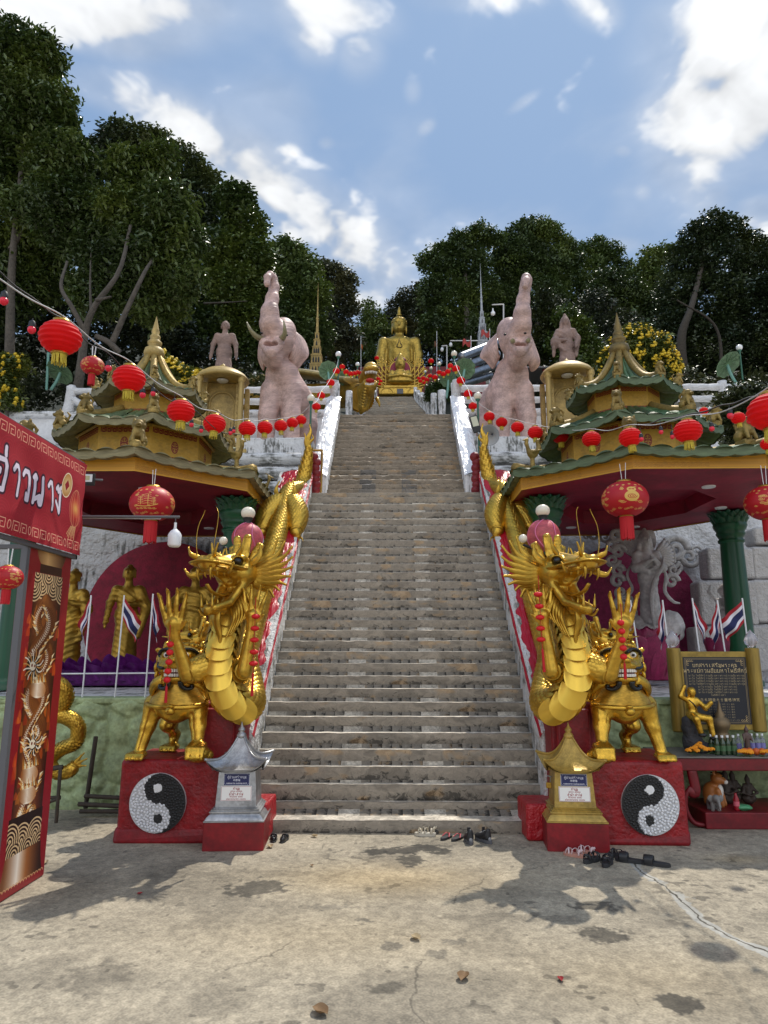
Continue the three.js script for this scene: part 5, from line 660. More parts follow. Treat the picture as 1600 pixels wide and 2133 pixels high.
    part(d, 'elbow_flame', flame([hip, hip.clone().add(V(s * 0.03, 0.25, 0.05)), hip.clone().add(V(-s * 0.02, 0.42, 0))], 0.05), bodyM);
  }
  // fore legs: scaled upper arm, smooth forearm and an open claw held up
  const arm = (sh, el, wr, tip, s) => {
    const q = sweep([sh, sh.clone().lerp(el, 0.55).add(V(0, 0.02, 0)), el], (t) => mix(0.155, 0.10, t), 14, 14); part(d, 'upper_arm', q, bodyM); part(d, 'scale', scalesOver(q.userData.rings, 1, 0.062, () => true), bodyM, 'stuff');
    const b = new Body(), dir = tip.clone().sub(wr).normalize(), out = V(0, 0.0, 1).addScaledVector(dir, -dir.z).normalize(), side = dir.clone().cross(out).normalize(); b.limb(el, wr, 0.085, 0.048, 0.03); fingersHand(b, wr, dir, side, out, s, 0.25);
    const lo = el.clone().min(wr).min(tip).addScalar(-0.2), hi = el.clone().max(wr).max(tip).addScalar(0.2); part(d, 'claw_hand', b.mesh(lo, hi, 0.0125), bodyM);
  };
  arm(V(-1.98, 1.84, -7.74), V(-2.22, 1.74, -7.50), V(-2.34, 2.16, -7.36), at(360, 1262, 7.30), 1.32);
  arm(V(-1.80, 1.78, -7.95), V(-1.64, 1.78, -7.62), V(-1.575, 2.26, -7.60), at(534, 1212, 7.56), 1.2);
  // head: local axes, snout along +z, then turned outward and toward the steps' foot
  const H = new THREE.Group(); H.name = 'head'; H.position.set(-1.79, 2.85, -7.80); H.rotation.set(0.0, -0.5, 0.04, 'YXZ'); H.scale.setScalar(1.08); d.add(H);
  const b = new Body(); b.blob(V(0, 0.02, -0.02), 0.20, 0.17, 0.22, 0.06).limb(V(0, 0.02, 0.1), V(0, 0.045, 0.42), 0.135, 0.10, 0.06).blob(V(0, 0.075, 0.46), 0.125, 0.05, 0.07, 0.04);
  for (const s of [-1, 1]) b.blob(V(s * 0.065, 0.105, 0.47), 0.05, 0.045, 0.05, 0.02).cut(V(s * 0.07, 0.115, 0.53), 0.022, 0.018, 0.03, 0.01).blob(V(s * 0.11, 0.135, 0.10), 0.075, 0.05, 0.08, 0.03).cut(V(s * 0.135, 0.10, 0.155), 0.05, 0.04, 0.05, 0.02).blob(V(s * 0.15, -0.02, 0.04), 0.07, 0.09, 0.12, 0.04);
  b.limb(V(0, 0.12, 0.28), V(0, 0.17, 0.05), 0.035, 0.05, 0.03); b.cut(V(0, -0.08, 0.36), 0.10, 0.085, 0.24, 0.03);
  for (const s of [-1, 1]) b.limb(V(s * 0.125, -0.005, 0.06), V(s * 0.115, 0.0, 0.44), 0.028, 0.026, 0.02).limb(V(s * 0.14, -0.06, 0.02), V(s * 0.11, -0.32, 0.24), 0.055, 0.036, 0.03).limb(V(s * 0.11, -0.32, 0.24), V(s * 0.07, -0.38, 0.42), 0.038, 0.034, 0.02);
  b.limb(V(0, -0.18, 0.0), V(0, -0.38, 0.24), 0.09, 0.05, 0.05).limb(V(0, -0.38, 0.24), V(0, -0.40, 0.44), 0.055, 0.05, 0.03).blob(V(0, -0.2, -0.1), 0.15, 0.17, 0.14, 0.06);
  part(H, 'skull', b.mesh(V(-0.32, -0.5, -0.32), V(0.32, 0.3, 0.62), 0.013), bodyM);
  part(H, 'lip_flare', sweep([V(-0.19, 0.02, 0.10), V(-0.17, 0.045, 0.36), V(-0.10, 0.065, 0.55), V(0, 0.07, 0.585), V(0.10, 0.065, 0.55), V(0.17, 0.045, 0.36), V(0.19, 0.02, 0.10)], (t) => [0.045, 0.013], 30, 6, { up: V(0, 1, 0) }), bodyM);
  part(H, 'tongue', sweep([V(0, -0.2, 0.10), V(0, -0.24, 0.26), V(0.01, -0.22, 0.40), V(0.02, -0.15, 0.48)], (t) => [0.05 * (1 - t * 0.6), 0.016], 14, 8, { up: V(0, 1, 0) }), bodyM);
  for (const s of [-1, 1]) {
    part(H, 'eye', ball(s * 0.135, 0.10, 0.155, 0.038, 1, 1, 1, 12), M.blackGloss);
    for (const [z, l] of [[0.50, 0.11], [0.40, 0.07], [0.30, 0.06]]) part(H, 'tooth', sweep([V(s * 0.085, 0.01, z), V(s * 0.083, -l * 0.6, z), V(s * 0.075, -l, z - 0.015)], (t) => mix(0.02, 0.003, t), 5, 6), bodyM);
    for (const [z, l] of [[0.45, 0.13], [0.37, 0.08], [0.30, 0.06]]) part(H, 'tooth', sweep([V(s * 0.07, -0.37, z), V(s * 0.073, -0.37 + l, z + 0.01)], (t) => mix(0.018, 0.003, t), 5, 6), bodyM);
    for (const [x, y, z, l, lean] of [[0.05, 0.13, -0.02, 0.29, 0.03], [0.12, 0.12, -0.08, 0.2, 0.08]]) part(H, 'horn', wobble(sweep([V(s * x, y, z), V(s * (x + lean * 0.4), y + l * 0.5, z - 0.03), V(s * (x + lean), y + l, z - 0.05)], (t) => mix(0.055, 0.04, t) * (t > 0.97 ? 0.6 : 1), 20, 10), 0.012, 30), bodyM);
    part(H, 'ear', flame([V(s * 0.17, 0.08, 0), V(s * 0.26, 0.18, -0.03), V(s * 0.25, 0.30, -0.06)], 0.05), bodyM);
    part(H, 'brow_flame', flame([V(s * 0.10, 0.16, 0.14), V(s * 0.19, 0.22, 0.17), V(s * 0.22, 0.33, 0.17)], 0.035), bodyM);
    part(H, 'nose_flame', flame([V(s * 0.09, 0.12, 0.46), V(s * 0.16, 0.16, 0.52), V(s * 0.20, 0.24, 0.52)], 0.03), bodyM);
    part(H, 'lip_flame', flame([V(s * 0.17, 0.0, 0.34), V(s * 0.27, -0.03, 0.42), V(s * 0.33, 0.04, 0.44)], 0.035), bodyM);
    for (let i = 0; i < 9; i++) { const a = 1.0 - i * 0.27, l = rr(0.42, 0.56) * (s > 0 ? 0.86 : 0.72); part(H, 'mane_strand', flame([V(s * 0.15, Math.sin(a) * 0.11, -0.06), V(s * (0.17 + Math.cos(a) * l * 0.35), Math.sin(a) * l * 0.42, -0.12), V(s * (0.17 + Math.cos(a) * l * 0.75), Math.sin(a) * l * 0.62 + 0.03, -0.17), V(s * (0.17 + Math.cos(a) * l), Math.sin(a) * l * 0.95 + 0.07, -0.19)], 0.055, 0.016), bodyM); }
    for (let i = 0; i < 7; i++) { const y = -0.16 - i * 0.035; part(H, 'beard_strand', flame([V(s * (0.12 - i * 0.008), y, 0.06 + i * 0.02), V(s * (0.19 - i * 0.008), y - 0.11, 0.08 + i * 0.025), V(s * (0.24 - i * 0.02), y - 0.20, 0.06 + i * 0.03), V(s * (0.22 - i * 0.02), y - 0.30, 0.10 + i * 0.03)], 0.034, 0.015), bodyM); }
    part(H, 'whisker', sweep([V(s * 0.10, 0.11, 0.48), V(s * 0.12, 0.25, 0.49), V(s * 0.13, 0.45, 0.46), V(s * 0.10, 0.58, 0.42), V(s * 0.08, 0.62, 0.42)], (t) => mix(0.0045, 0.003, t), 26, 5), bodyM);
  }
  part(H, 'beard_strand', flame([V(0, -0.39, 0.30), V(0, -0.50, 0.32), V(0.01, -0.66, 0.27), V(0, -0.78, 0.26)], 0.06, 0.03), bodyM); part(H, 'pearl_flame', flame([V(-0.02, -0.38, 0.38), V(-0.04, -0.45, 0.46), V(-0.03, -0.40, 0.54)], 0.035), bodyM);
  return d;
}
const dragonL = makeDragon('golden scaled dragon statue climbing the left side of the stairs, head facing left');
const dragonR = copyOf(dragonL, 'golden scaled dragon statue climbing the right side of the stairs, head facing right'); dragonR.scale.x = -1; dragonR.position.x = 0.02;

// ---- lions
const lionM = mat(0.80, 0.50, 0.072, 0.25, { metalness: 0.82, map: goldMap, bumpMap: bumpFine, bumpScale: 0.0015 });
function makeLion(label) { // faces +z, standing on four feet, the paw at +x on a ball
  const t = thing('lion_statue', label, 'lion statue'), b = new Body();
  b.blob(V(0.0, 0.66, -0.30), 0.19, 0.19, 0.36, 0.06).blob(V(0.01, 0.64, 0.0), 0.25, 0.23, 0.21, 0.06).blob(V(0, 0.54, 0.08), 0.15, 0.17, 0.13, 0.06).limb(V(0, 0.72, 0.02), V(0.03, 0.92, 0.12), 0.2, 0.17, 0.06);
  b.chain([V(-0.2, 0.58, 0.02), V(-0.25, 0.34, 0.05), V(-0.30, 0.07, 0.10)], [0.11, 0.066, 0.05], 0.04).chain([V(0.2, 0.56, 0.05), V(0.23, 0.36, 0.12), V(0.26, 0.16, 0.22)], [0.105, 0.07, 0.05], 0.04);
  b.chain([V(-0.17, 0.5, -0.5), V(-0.20, 0.3, -0.42), V(-0.17, 0.18, -0.56), V(-0.17, 0.05, -0.50)], [0.13, 0.08, 0.05, 0.046], 0.04).chain([V(0.22, 0.52, -0.5), V(0.33, 0.36, -0.38), V(0.34, 0.18, -0.46), V(0.34, 0.05, -0.42)], [0.13, 0.09, 0.05, 0.046], 0.04);
  const paw = (x, y, z, s = 1, rx = 0) => { for (let i = 0; i < 4; i++) { const k = i - 1.5; b.chain([V(x + k * 0.034 * s, y + 0.055, z), V(x + k * 0.042 * s, y + 0.05 - rx * 0.02, z + 0.09), V(x + k * 0.043 * s, y + 0.022 - rx * 0.07, z + 0.125)], [0.034, 0.028, 0.02], 0.012); } };
  paw(-0.30, 0, 0.12); paw(0.27, 0.12, 0.24, 1, 1.3); paw(-0.17, 0, -0.46); paw(0.34, 0, -0.38);
  // head
  const h = V(0.05, 1.06, 0.16); b.blob(h, 0.215, 0.175, 0.17, 0.05).blob(V(0.05, 1.0, 0.30), 0.125, 0.075, 0.10, 0.04).blob(V(0.05, 1.06, 0.385), 0.05, 0.035, 0.04, 0.02).blob(V(0.05, 0.86, 0.26), 0.135, 0.05, 0.11, 0.03);
  for (const s of [-1, 1]) b.blob(V(0.05 + s * 0.085, 1.12, 0.28), 0.06, 0.05, 0.05, 0.02).blob(V(0.05 + s * 0.12, 0.985, 0.26), 0.06, 0.07, 0.07, 0.03).limb(V(0.05 + s * 0.17, 1.13, 0.1), V(0.05 + s * 0.235, 1.17, 0.12), 0.05, 0.025, 0.02);
  b.cut(V(0.05, 0.925, 0.36), 0.125, 0.036, 0.12, 0.015);
  part(t, 'body', b.mesh(V(-0.48, -0.03, -0.75), V(0.55, 1.32, 0.5), 0.0165), lionM);
  part(t, 'mouth_lining', ball(0.05, 0.925, 0.27, 0.105, 1, 0.3, 1, 12), mat(0.10, 0.012, 0.012, 0.5));
  for (let i = 0; i < 12; i++) { const a = (i - 5.5) * 0.2; part(t, 'tooth', box(-0.009, 0.009, -0.022, 0.014, -0.006, 0.006, 0.004), M.tooth).applyMatrix4(MX(0.05 + Math.sin(a) * 0.112, 0.955, 0.275 + Math.cos(a) * 0.105, 0, a)); part(t, 'tooth', box(-0.009, 0.009, -0.014, 0.018, -0.006, 0.006, 0.004), M.tooth).applyMatrix4(MX(0.05 + Math.sin(a) * 0.108, 0.9, 0.27 + Math.cos(a) * 0.10, 0, a)); }
  for (const s of [-1, 1]) {
    const x = (k) => 0.05 + s * k;
    part(t, 'eye', ball(x(0.085), 1.115, 0.318, 0.032, 1, 1, 0.7, 12), M.tooth); part(t, 'pupil', ball(x(0.083), 1.113, 0.338, 0.016, 1, 1, 0.6, 8), M.blackGloss);
    part(t, 'eyebrow', sweep([V(x(0.02), 1.135, 0.335), V(x(0.07), 1.175, 0.325), V(x(0.14), 1.165, 0.28), V(x(0.175), 1.115, 0.235), V(x(0.15), 1.09, 0.26)], (q) => [0.03 - q * 0.012, 0.016], 16, 7), M.blackGloss);
    part(t, 'moustache', sweep([V(x(0.07), 0.985, 0.345), V(x(0.12), 0.975, 0.335), V(x(0.165), 0.995, 0.29), V(x(0.17), 1.03, 0.265)], (q) => mix(0.022, 0.014, q), 12, 7), M.blackGloss);
    part(t, 'chin_curl', sweep([V(x(0.055), 0.84, 0.335), V(x(0.06), 0.79, 0.315), V(x(0.10), 0.755, 0.29), V(x(0.145), 0.77, 0.265), V(x(0.14), 0.80, 0.265)], (q) => mix(0.028, 0.02, q), 14, 7), M.blackGloss);
    for (const [dx, y, z, r] of [[0.205, 1.06, 0.13, 0.055], [0.225, 0.97, 0.12, 0.055], [0.215, 0.89, 0.13, 0.05], [0.17, 1.2, 0.05, 0.05]]) part(t, 'mane_curl', (() => { const p = []; for (let i = 0; i <= 16; i++) { const a = i / 16 * 7.5, q = r * (1 - i / 16 * 0.75); p.push(V(x(dx) + s * 0.01 * i / 16, y + Math.cos(a) * q, z + Math.sin(a) * q)); } return sweep(p, (q) => 0.02 * (1 - q * 0.4), 26, 6); })(), lionM);
    part(t, 'bib_ruffle', sweep([V(x(0.12), 0.86, 0.26), V(x(0.22), 0.80, 0.2), V(x(0.27), 0.70, 0.1), V(x(0.255), 0.64, 0.04)], (q) => [0.06 * (1 - q * 0.3), 0.022], 12, 8, { up: V(0, 0.3, 1) }), lionM);
  }
  for (let i = 0; i < 9; i++) { const a = (i - 4) * 0.36; part(t, 'crown_curl', ball(0.05 + Math.sin(a) * 0.15, 1.19 + Math.cos(a) * 0.035, 0.20 - Math.abs(a) * 0.05, 0.036, 1, 0.8, 0.9, 9), lionM); }
  part(t, 'bib', grid(20, 12, (u, v) => { const a = (u - 0.5) * 2.5, w = mix(0.15, 0.285, v); return V(0.02 + Math.sin(a) * w, mix(0.83, 0.60 - 0.04 * Math.cos(a), v), 0.04 + Math.cos(a) * mix(0.22, 0.235, Math.sin(v * 1.57))); }), mat(0.70, 0.43, 0.07, 0.3, { metalness: 0.7, map: goldMap, side: THREE.DoubleSide }));
  part(t, 'collar', sweep([...Array(13)].map((_, i) => { const a = (i / 12 - 0.5) * 2.5; return V(0.02 + Math.sin(a) * 0.29, 0.60 - 0.04 * Math.cos(a), 0.04 + Math.cos(a) * 0.243); }), () => [0.026, 0.016], 36, 7, { up: V(0, 0, 1) }), lionM);
  part(t, 'bell', [ball(0.02, 0.525, 0.305, 0.045, 1, 1, 1, 14), ball(0.02, 0.575, 0.295, 0.03, 1.2, 0.7, 1, 10)], lionM);
  part(t, 'paw_ball', [ball(0.27, 0.085, 0.25, 0.115, 1, 0.85, 1, 18), ball(0.34, 0.06, 0.22, 0.07, 1, 1, 1, 12)], lionM);
  part(t, 'tail', sweep([V(0, 0.7, -0.6), V(-0.02, 0.9, -0.72), V(0.03, 1.08, -0.70), V(0, 1.2, -0.62)], (q) => 0.05 + 0.05 * Math.sin(q * 3), 16, 8), lionM);
  return t;
}
const lionL = makeLion('golden lion statue on the plinth with the white and black disc, left of the stairs'); lionL.position.set(-2.45, 0.835, -7.98); lionL.rotation.y = 0.0; lionL.scale.set(1.2, 1.0, 1.1);
const lionR = copyOf(lionL, 'golden lion statue on the right plinth, behind the gold box'); lionR.position.set(2.50, 0.835, -7.98); lionR.scale.x = -1.2;

// ---- plinths with pebble discs
const pebble = (() => { const g = new THREE.IcosahedronGeometry(1, 1); g.deleteAttribute('uv'); const q = mergeVertices(g); q.computeVertexNormals(); return q; })();
function makePlinth(label, x0, x1, discX, flip) {
  const p = thing('lion_plinth', label, 'plinth'); part(p, 'block', wobble(box(x0, x1, -0.01, 0.835, -8.75, -7.8, 0.05, 14), 0.022, 4, flip), mat(0.42, 0.007, 0.013, 0.5, { map: mottle, bumpMap: bumpRough, bumpScale: 0.02 }));
  part(p, 'foot', wobble(box(x0 - 0.03, x1 + 0.02, -0.01, 0.16, -8.75, -7.79, 0.05, 12), 0.024, 5, 4), M.red);
  const R = 0.297, c = V(discX, 0.405, -7.775), dots = { white: [], black: [] };
  const isWhite = (x, y) => { if (flip) x = -x; const up = Math.hypot(x, y - R / 2) < R / 2, dn = Math.hypot(x, y + R / 2) < R / 2; const side = x < 0 ? !up || false : dn; let w = x < 0 ? !up : dn; if (Math.hypot(x - 0.0, y - R * 0.52) < R * 0.155) w = true; if (Math.hypot(x - 0.02, y + R * 0.52) < R * 0.155) w = false; return w; };
  const pts = []; let tries = 0; while (pts.length < 330 && tries++ < 30000) { const a = rnd() * 6.283, q = Math.sqrt(rnd()) * (R - 0.014), x = Math.cos(a) * q, y = Math.sin(a) * q; if (pts.every((o) => Math.hypot(o[0] - x, o[1] - y) > 0.0255)) pts.push([x, y]); }
  for (const [x, y] of pts) { const g = pebble.clone(); g.applyMatrix4(MX(c.x + x, c.y + y, c.z + 0.012, 0, 0, rr(0, 3), rr(0.0135, 0.017), rr(0.0125, 0.015), 0.011)); dots[isWhite(x, y) ? 'white' : 'black'].push(g); }
  const disc = part(p, 'disc_bed', new THREE.CylinderGeometry(R + 0.004, R + 0.004, 0.06, 56).rotateX(Math.PI / 2).translate(c.x, c.y, c.z - 0.025), mat(0.55, 0.55, 0.56, 0.8));
  for (const [dx, dy, mm] of [[0, R * 0.52, 0.74], [flip ? -0.02 : 0.02, -R * 0.52, 0.014]]) part(p, mm > 0.1 ? 'white_dot' : 'black_dot', wobble(new THREE.CylinderGeometry(R * 0.15, R * 0.15, 0.024, 20).rotateX(Math.PI / 2).translate(c.x + dx, c.y + dy, c.z + 0.008), 0.006, 30), mat(mm, mm, mm, 0.5));
  // black half bed, slightly proud
  const s = new THREE.Shape(), k = flip ? -1 : 1, S = 28; for (let i = 0; i <= S; i++) { const a = Math.PI / 2 - i / S * Math.PI; s[i ? 'lineTo' : 'moveTo'](k * Math.cos(a) * (R + 0.006), Math.sin(a) * (R + 0.006)); } for (let i = 0; i <= S; i++) { const a = -Math.PI / 2 + i / S * Math.PI; s.lineTo(k * Math.cos(a) * R / 2, -R / 2 + Math.sin(a) * R / 2); } for (let i = 0; i <= S; i++) { const a = -Math.PI / 2 - i / S * Math.PI; s.lineTo(k * Math.cos(a) * R / 2, R / 2 + Math.sin(a) * R / 2); }
  part(p, 'black_bed', new THREE.ExtrudeGeometry(s, { depth: 0.006, bevelEnabled: false }).translate(c.x, c.y, c.z + 0.007), M.black);
  part(p, 'white_pebbles', mergeGeometries(dots.white), mat(0.74, 0.74, 0.76, 0.5), 'stuff'); part(p, 'black_pebbles', mergeGeometries(dots.black), mat(0.014, 0.014, 0.015, 0.35), 'stuff');
  return p;
}
makePlinth('red plinth with a white and black pebble disc, white half on the left', -2.98, -1.72, -2.545, 0);
makePlinth('red plinth with a black and white pebble disc, black half on the left', 1.74, 3.06, 2.665, 1);

// ---- donation boxes
const thai = {}; // stroke glyphs in a 10 x 12 cell, y down, baseline 12; marks above are drawn at y < 0
{
  const def = { 'บ': 'M2 3 L1 2 L2 1 L3 2 L2 3 L2 12 L8 12 L8 1', 'ท': 'M1 2 L2 1 L3 2 L2 3 L2 12 M2 5 L5 1 L7 1 L8 3 L8 12', 'ส': 'M2 4 L2 1 L7 1 L8 3 L8 12 M2 12 L2 8 L4 6 L8 6 M5 9 L4 10 M7 2 L10 -1', 'ร': 'M2 3 L3 1 L7 1 M3 3 L7 5 L7 12 L6 11 M2 3 L3 4', 'เ': 'M4 1 L4 11 L5 12 L6 11', 'ญ': 'M1 3 L2 1 L4 1 L5 3 L5 12 M2 8 L2 12 L8 12 L8 1 M6 14 L9 14', 'พ': 'M1 2 L2 1 L2 12 L5 5 L8 12 L8 1', 'ะ': 'M3 3 L4 4 L7 2 M3 9 L4 10 L7 8', 'ค': 'M2 12 L2 3 L4 1 L7 1 L8 3 L8 12 M2 8 L5 5 L5 7', 'ณ': 'M1 3 L2 1 L4 2 L4 12 M1 11 L2 12 M4 12 L4 3 L6 1 L7 3 L7 12 L9 10', 'แ': 'M2 1 L2 11 L3 12 M6 1 L6 11 L7 12', 'ม': 'M1 2 L2 1 L3 2 L2 3 L2 12 L1 11 M2 11 L8 12 L8 1', 'ก': 'M2 12 L2 4 L1 3 L4 1 L7 1 L8 3 L8 12', 'ว': 'M2 3 L4 1 L7 1 L8 3 L8 12 L6 12 L6 10', 'น': 'M1 2 L2 1 L3 2 L2 3 L2 12 M2 11 L6 9 L8 9 M8 1 L8 12 L7 12 L6 11 L7 10', 'อ': 'M2 6 L4 6 L4 5 M2 6 L2 12 L8 12 L8 3 L7 1 L3 1 L2 2', 'ห': 'M1 2 L2 1 L3 2 L2 3 L2 12 M2 7 L6 5 L8 7 L8 12 M6 5 L8 3 L7 1 L6 3', 'า': 'M3 3 L5 1 L7 1 L8 3 L8 12', 'โ': 'M7 -3 L4 -4 L3 -2 L5 -1 L5 11 L6 12', 'ธ': 'M2 3 L3 1 L8 1 M3 2 L3 5 L8 5 L8 12 L2 12 L2 8', 'ต': 'M2 12 L2 3 L3 1 L5 3 L7 1 L8 3 L8 12 M2 8 L4 6', 'ง': 'M3 2 L4 1 L5 3 L7 1 M5 2 L7 3 L6 12 L2 8', 'ช': 'M1 3 L2 1 L3 3 L2 12 L8 12 L8 4 L6 3 L9 1', 'ย': 'M2 1 L1 3 L3 5 L2 7 L2 12 L8 12 L8 1', 'ไ': 'M5 12 L5 0 L3 -3 L6 -3', 'ฟ': 'M1 2 L2 1 L2 12 L5 5 L8 12 L8 -3', 'ด': 'M2 12 L2 3 L4 1 L7 1 L8 3 L8 12 M2 12 L4 9', 'ข': 'M1 3 L2 1 L3 3 L2 12 L8 12 L8 1', 'ฎ': 'M2 12 L2 3 L7 1 L8 12 M3 14 L8 14' };
  for (const [k, v] of Object.entries(def)) thai[k] = v;
  Object.assign(thai, { '่': '+M0 -4 L0 -1', '้': '+M-2 -3 L-1 -4 L1 -2 L2 -4', 'ิ': '+M-3 -1 L-1 -3 L2 -2 L2 -1 L-3 -1', 'ี': '+M-3 -1 L-1 -3 L2 -2 L2 -1 L-3 -1 M2 -4 L2 -1', 'ื': '+M-3 -1 L-1 -3 L2 -1 L-3 -1 M0 -4 L0 -2 M2 -4 L2 -1', 'ั': '+M-2 -2 L-1 -1 L2 -4', '์': '+M-1 -2 L0 -4 L2 -5', 'ุ': '+M0 14 L2 14 L2 17', 'ู': '+M-2 14 L-2 17 L2 17 L2 14', 'ำ': 'M-2 -2 L-1 -3 L0 -2 L-1 -1 L-2 -2 M3 3 L5 1 L7 1 L8 3 L8 12' });
}
const hanzi = { '功': 'M1 2 L5 2 M3 2 L3 8 M0 9 L5 8 M6 4 L10 4 L9 11 L8 10 M7 1 L7 5 L5 11', '德': 'M2 0 L0 3 M2 3 L0 6 M1 5 L1 12 M4 1 L10 1 M7 0 L6 3 M4 3 L10 3 L10 5 L4 5 L4 3 M6 3 L6 5 M8 3 L8 5 M4 7 L10 7 M4 9 L4 11 M5 9 L6 12 L9 12 L9 10 M7 8 L7 9', '箱': 'M2 0 L1 2 M1 1 L4 1 M7 0 L6 2 M6 1 L10 1 M0 5 L5 5 M2 3 L2 12 M2 6 L0 9 M6 4 L10 4 L10 12 L6 12 L6 4 M6 7 L10 7 M6 9 L10 9', '白': 'M5 0 L4 2 M2 2 L8 2 L8 11 L2 11 L2 2 M2 6 L8 6', '衣': 'M5 0 L5 2 M1 3 L9 3 M5 3 L1 8 M4 5 L4 11 L6 10 M5 5 L9 11 M8 5 L6 7', '觀': 'M0 2 L4 2 M1 1 L1 3 M3 1 L3 3 M1 5 L4 5 M0 8 L5 8 M1 5 L1 12 L5 12 M3 5 L3 12 M6 1 L10 1 L10 7 L6 7 L6 1 M6 3 L10 3 M6 5 L10 5 M7 7 L6 12 M9 7 L9 11 L10 11', '音': 'M5 0 L5 1 M1 2 L9 2 M3 3 L3 4 M7 3 L7 4 M0 5 L10 5 M2 7 L8 7 L8 12 L2 12 L2 7 M2 9 L8 9', '大': 'M1 4 L9 4 M5 0 L5 5 L1 11 M5 5 L9 11', '士': 'M1 4 L9 4 M5 0 L5 11 M2 11 L8 11', '靈': 'M1 1 L9 1 M5 1 L5 4 M0 3 L10 3 M1 5 L3 5 L3 7 L1 7 L1 5 M4 5 L6 5 L6 7 L4 7 L4 5 M7 5 L9 5 L9 7 L7 7 L7 5 M1 8 L9 8 M5 8 L5 12 M0 12 L10 12 M2 9 L3 11 M8 9 L7 11', '感': 'M1 2 L9 2 M1 2 L0 8 M3 4 L5 4 M3 5 L5 5 L5 7 L3 7 L3 5 M6 0 L7 6 L9 8 M8 4 L6 8 M1 10 L1 11 M3 9 L4 12 L7 12 L7 10 M9 9 L10 11', '神': 'M2 0 L2 2 M0 3 L4 3 L1 7 M2 5 L2 12 M6 2 L10 2 L10 8 L6 8 L6 2 M6 5 L10 5 M8 0 L8 12', '咒': 'M1 1 L4 1 L4 4 L1 4 L1 1 M6 1 L9 1 L9 4 L6 4 L6 1 M3 6 L3 9 L1 12 M3 6 L7 6 L7 11 L10 11 L10 10' };
function strokes(g, text, x, y, size, lw, table = thai) { // (x, y): left end of the line, y of the letters' top
  const k = size / 12; g.lineWidth = lw; g.lineCap = 'round'; g.lineJoin = 'round'; let cx = x, last = x;
  for (const ch of text) { if (ch === ' ') { cx += size * 0.5; continue; } const d = (table[ch] ?? hanzi[ch]); if (!d) continue; const mark = d[0] === '+'; g.beginPath(); for (const m of d.replace('+', '').matchAll(/([ML])(-?[\d.]+) (-?[\d.]+)/g)) { const X = (mark ? last + 7 * k : cx) + Number(m[2]) * k, Y = y + Number(m[3]) * k; m[1] === 'M' ? g.moveTo(X, Y) : g.lineTo(X, Y); } g.stroke(); if (!mark) { last = cx; cx += (table === thai ? 10.5 : 13) * k; } }
  return cx - x;
}
function centred(g, text, cx, y, size, lw, table = thai) { let n = 0; for (const ch of text) { if (ch === ' ') n += 0.5 * 12; else { const d = table[ch] ?? hanzi[ch]; if (d && d[0] !== '+') n += table === thai ? 10.5 : 13; } } strokes(g, text, cx - n * size / 24, y, size, lw, table); }
const blueSign = canvasTex(512, 260, (g, W, H) => { g.fillStyle = '#141a52'; g.fillRect(0, 0, W, H); g.strokeStyle = '#cfd3e6'; g.lineWidth = 3; g.strokeRect(12, 12, W - 24, H - 24); g.fillStyle = '#141a52'; for (const [x, y] of [[12, 12], [W - 12, 12], [12, H - 12], [W - 12, H - 12]]) { g.beginPath(); g.arc(x, y, 26, 0, 7); g.fill(); g.stroke(); } g.strokeStyle = '#f2f2fa'; centred(g, 'ตู้ช่วยสร้างบุญ', W / 2, 56, 44, 5); centred(g, '功德箱', W / 2, 122, 46, 4.5, hanzi); g.fillStyle = '#f2f2fa'; g.font = 'bold 34px sans-serif'; g.textAlign = 'center'; g.fillText('Cabinet for making merit', W / 2, 226, W - 60); });
const whiteSign = canvasTex(640, 300, (g, W, H) => { g.fillStyle = '#eceae6'; g.fillRect(0, 0, W, H); g.strokeStyle = '#9a2a30'; g.lineWidth = 6; g.strokeRect(6, 6, W - 12, H - 12); g.strokeStyle = '#8c1420'; centred(g, 'ทำบุญ', W / 2, 28, 40, 8); g.fillStyle = '#8c1420'; g.font = 'bold 52px serif'; g.textAlign = 'center'; g.fillText('give alms', W / 2, 118, W - 60); centred(g, 'ค่าน้ำ ค่าไฟ', W / 2, 146, 40, 8); g.fillText('Water and', W / 2, 232, W - 60); g.fillText('electricity costs', W / 2, 282, W - 50); });
function sqLathe(prof, m = 0) { // square tower from a profile of [half width, height]
  const pos = [], idx = [], uv = []; for (let s = 0; s < 4; s++) { const a = s * Math.PI / 2, c = Math.cos(a), q = Math.sin(a); prof.forEach(([w, y], i) => { for (const e of [-1, 1]) { const x = e * w, z = w; pos.push(c * x + q * z, y, -q * x + c * z); uv.push(e * w + s, y); } if (i) { const b = s * prof.length * 2 + (i - 1) * 2; idx.push(b, b + 1, b + 2, b + 2, b + 1, b + 3); } }); }
  const g = new THREE.BufferGeometry(); g.setAttribute('position', new THREE.Float32BufferAttribute(pos, 3)); g.setAttribute('uv', new THREE.Float32BufferAttribute(uv, 2)); g.setIndex(idx); return toCreasedNormals(g, 0.5);
}
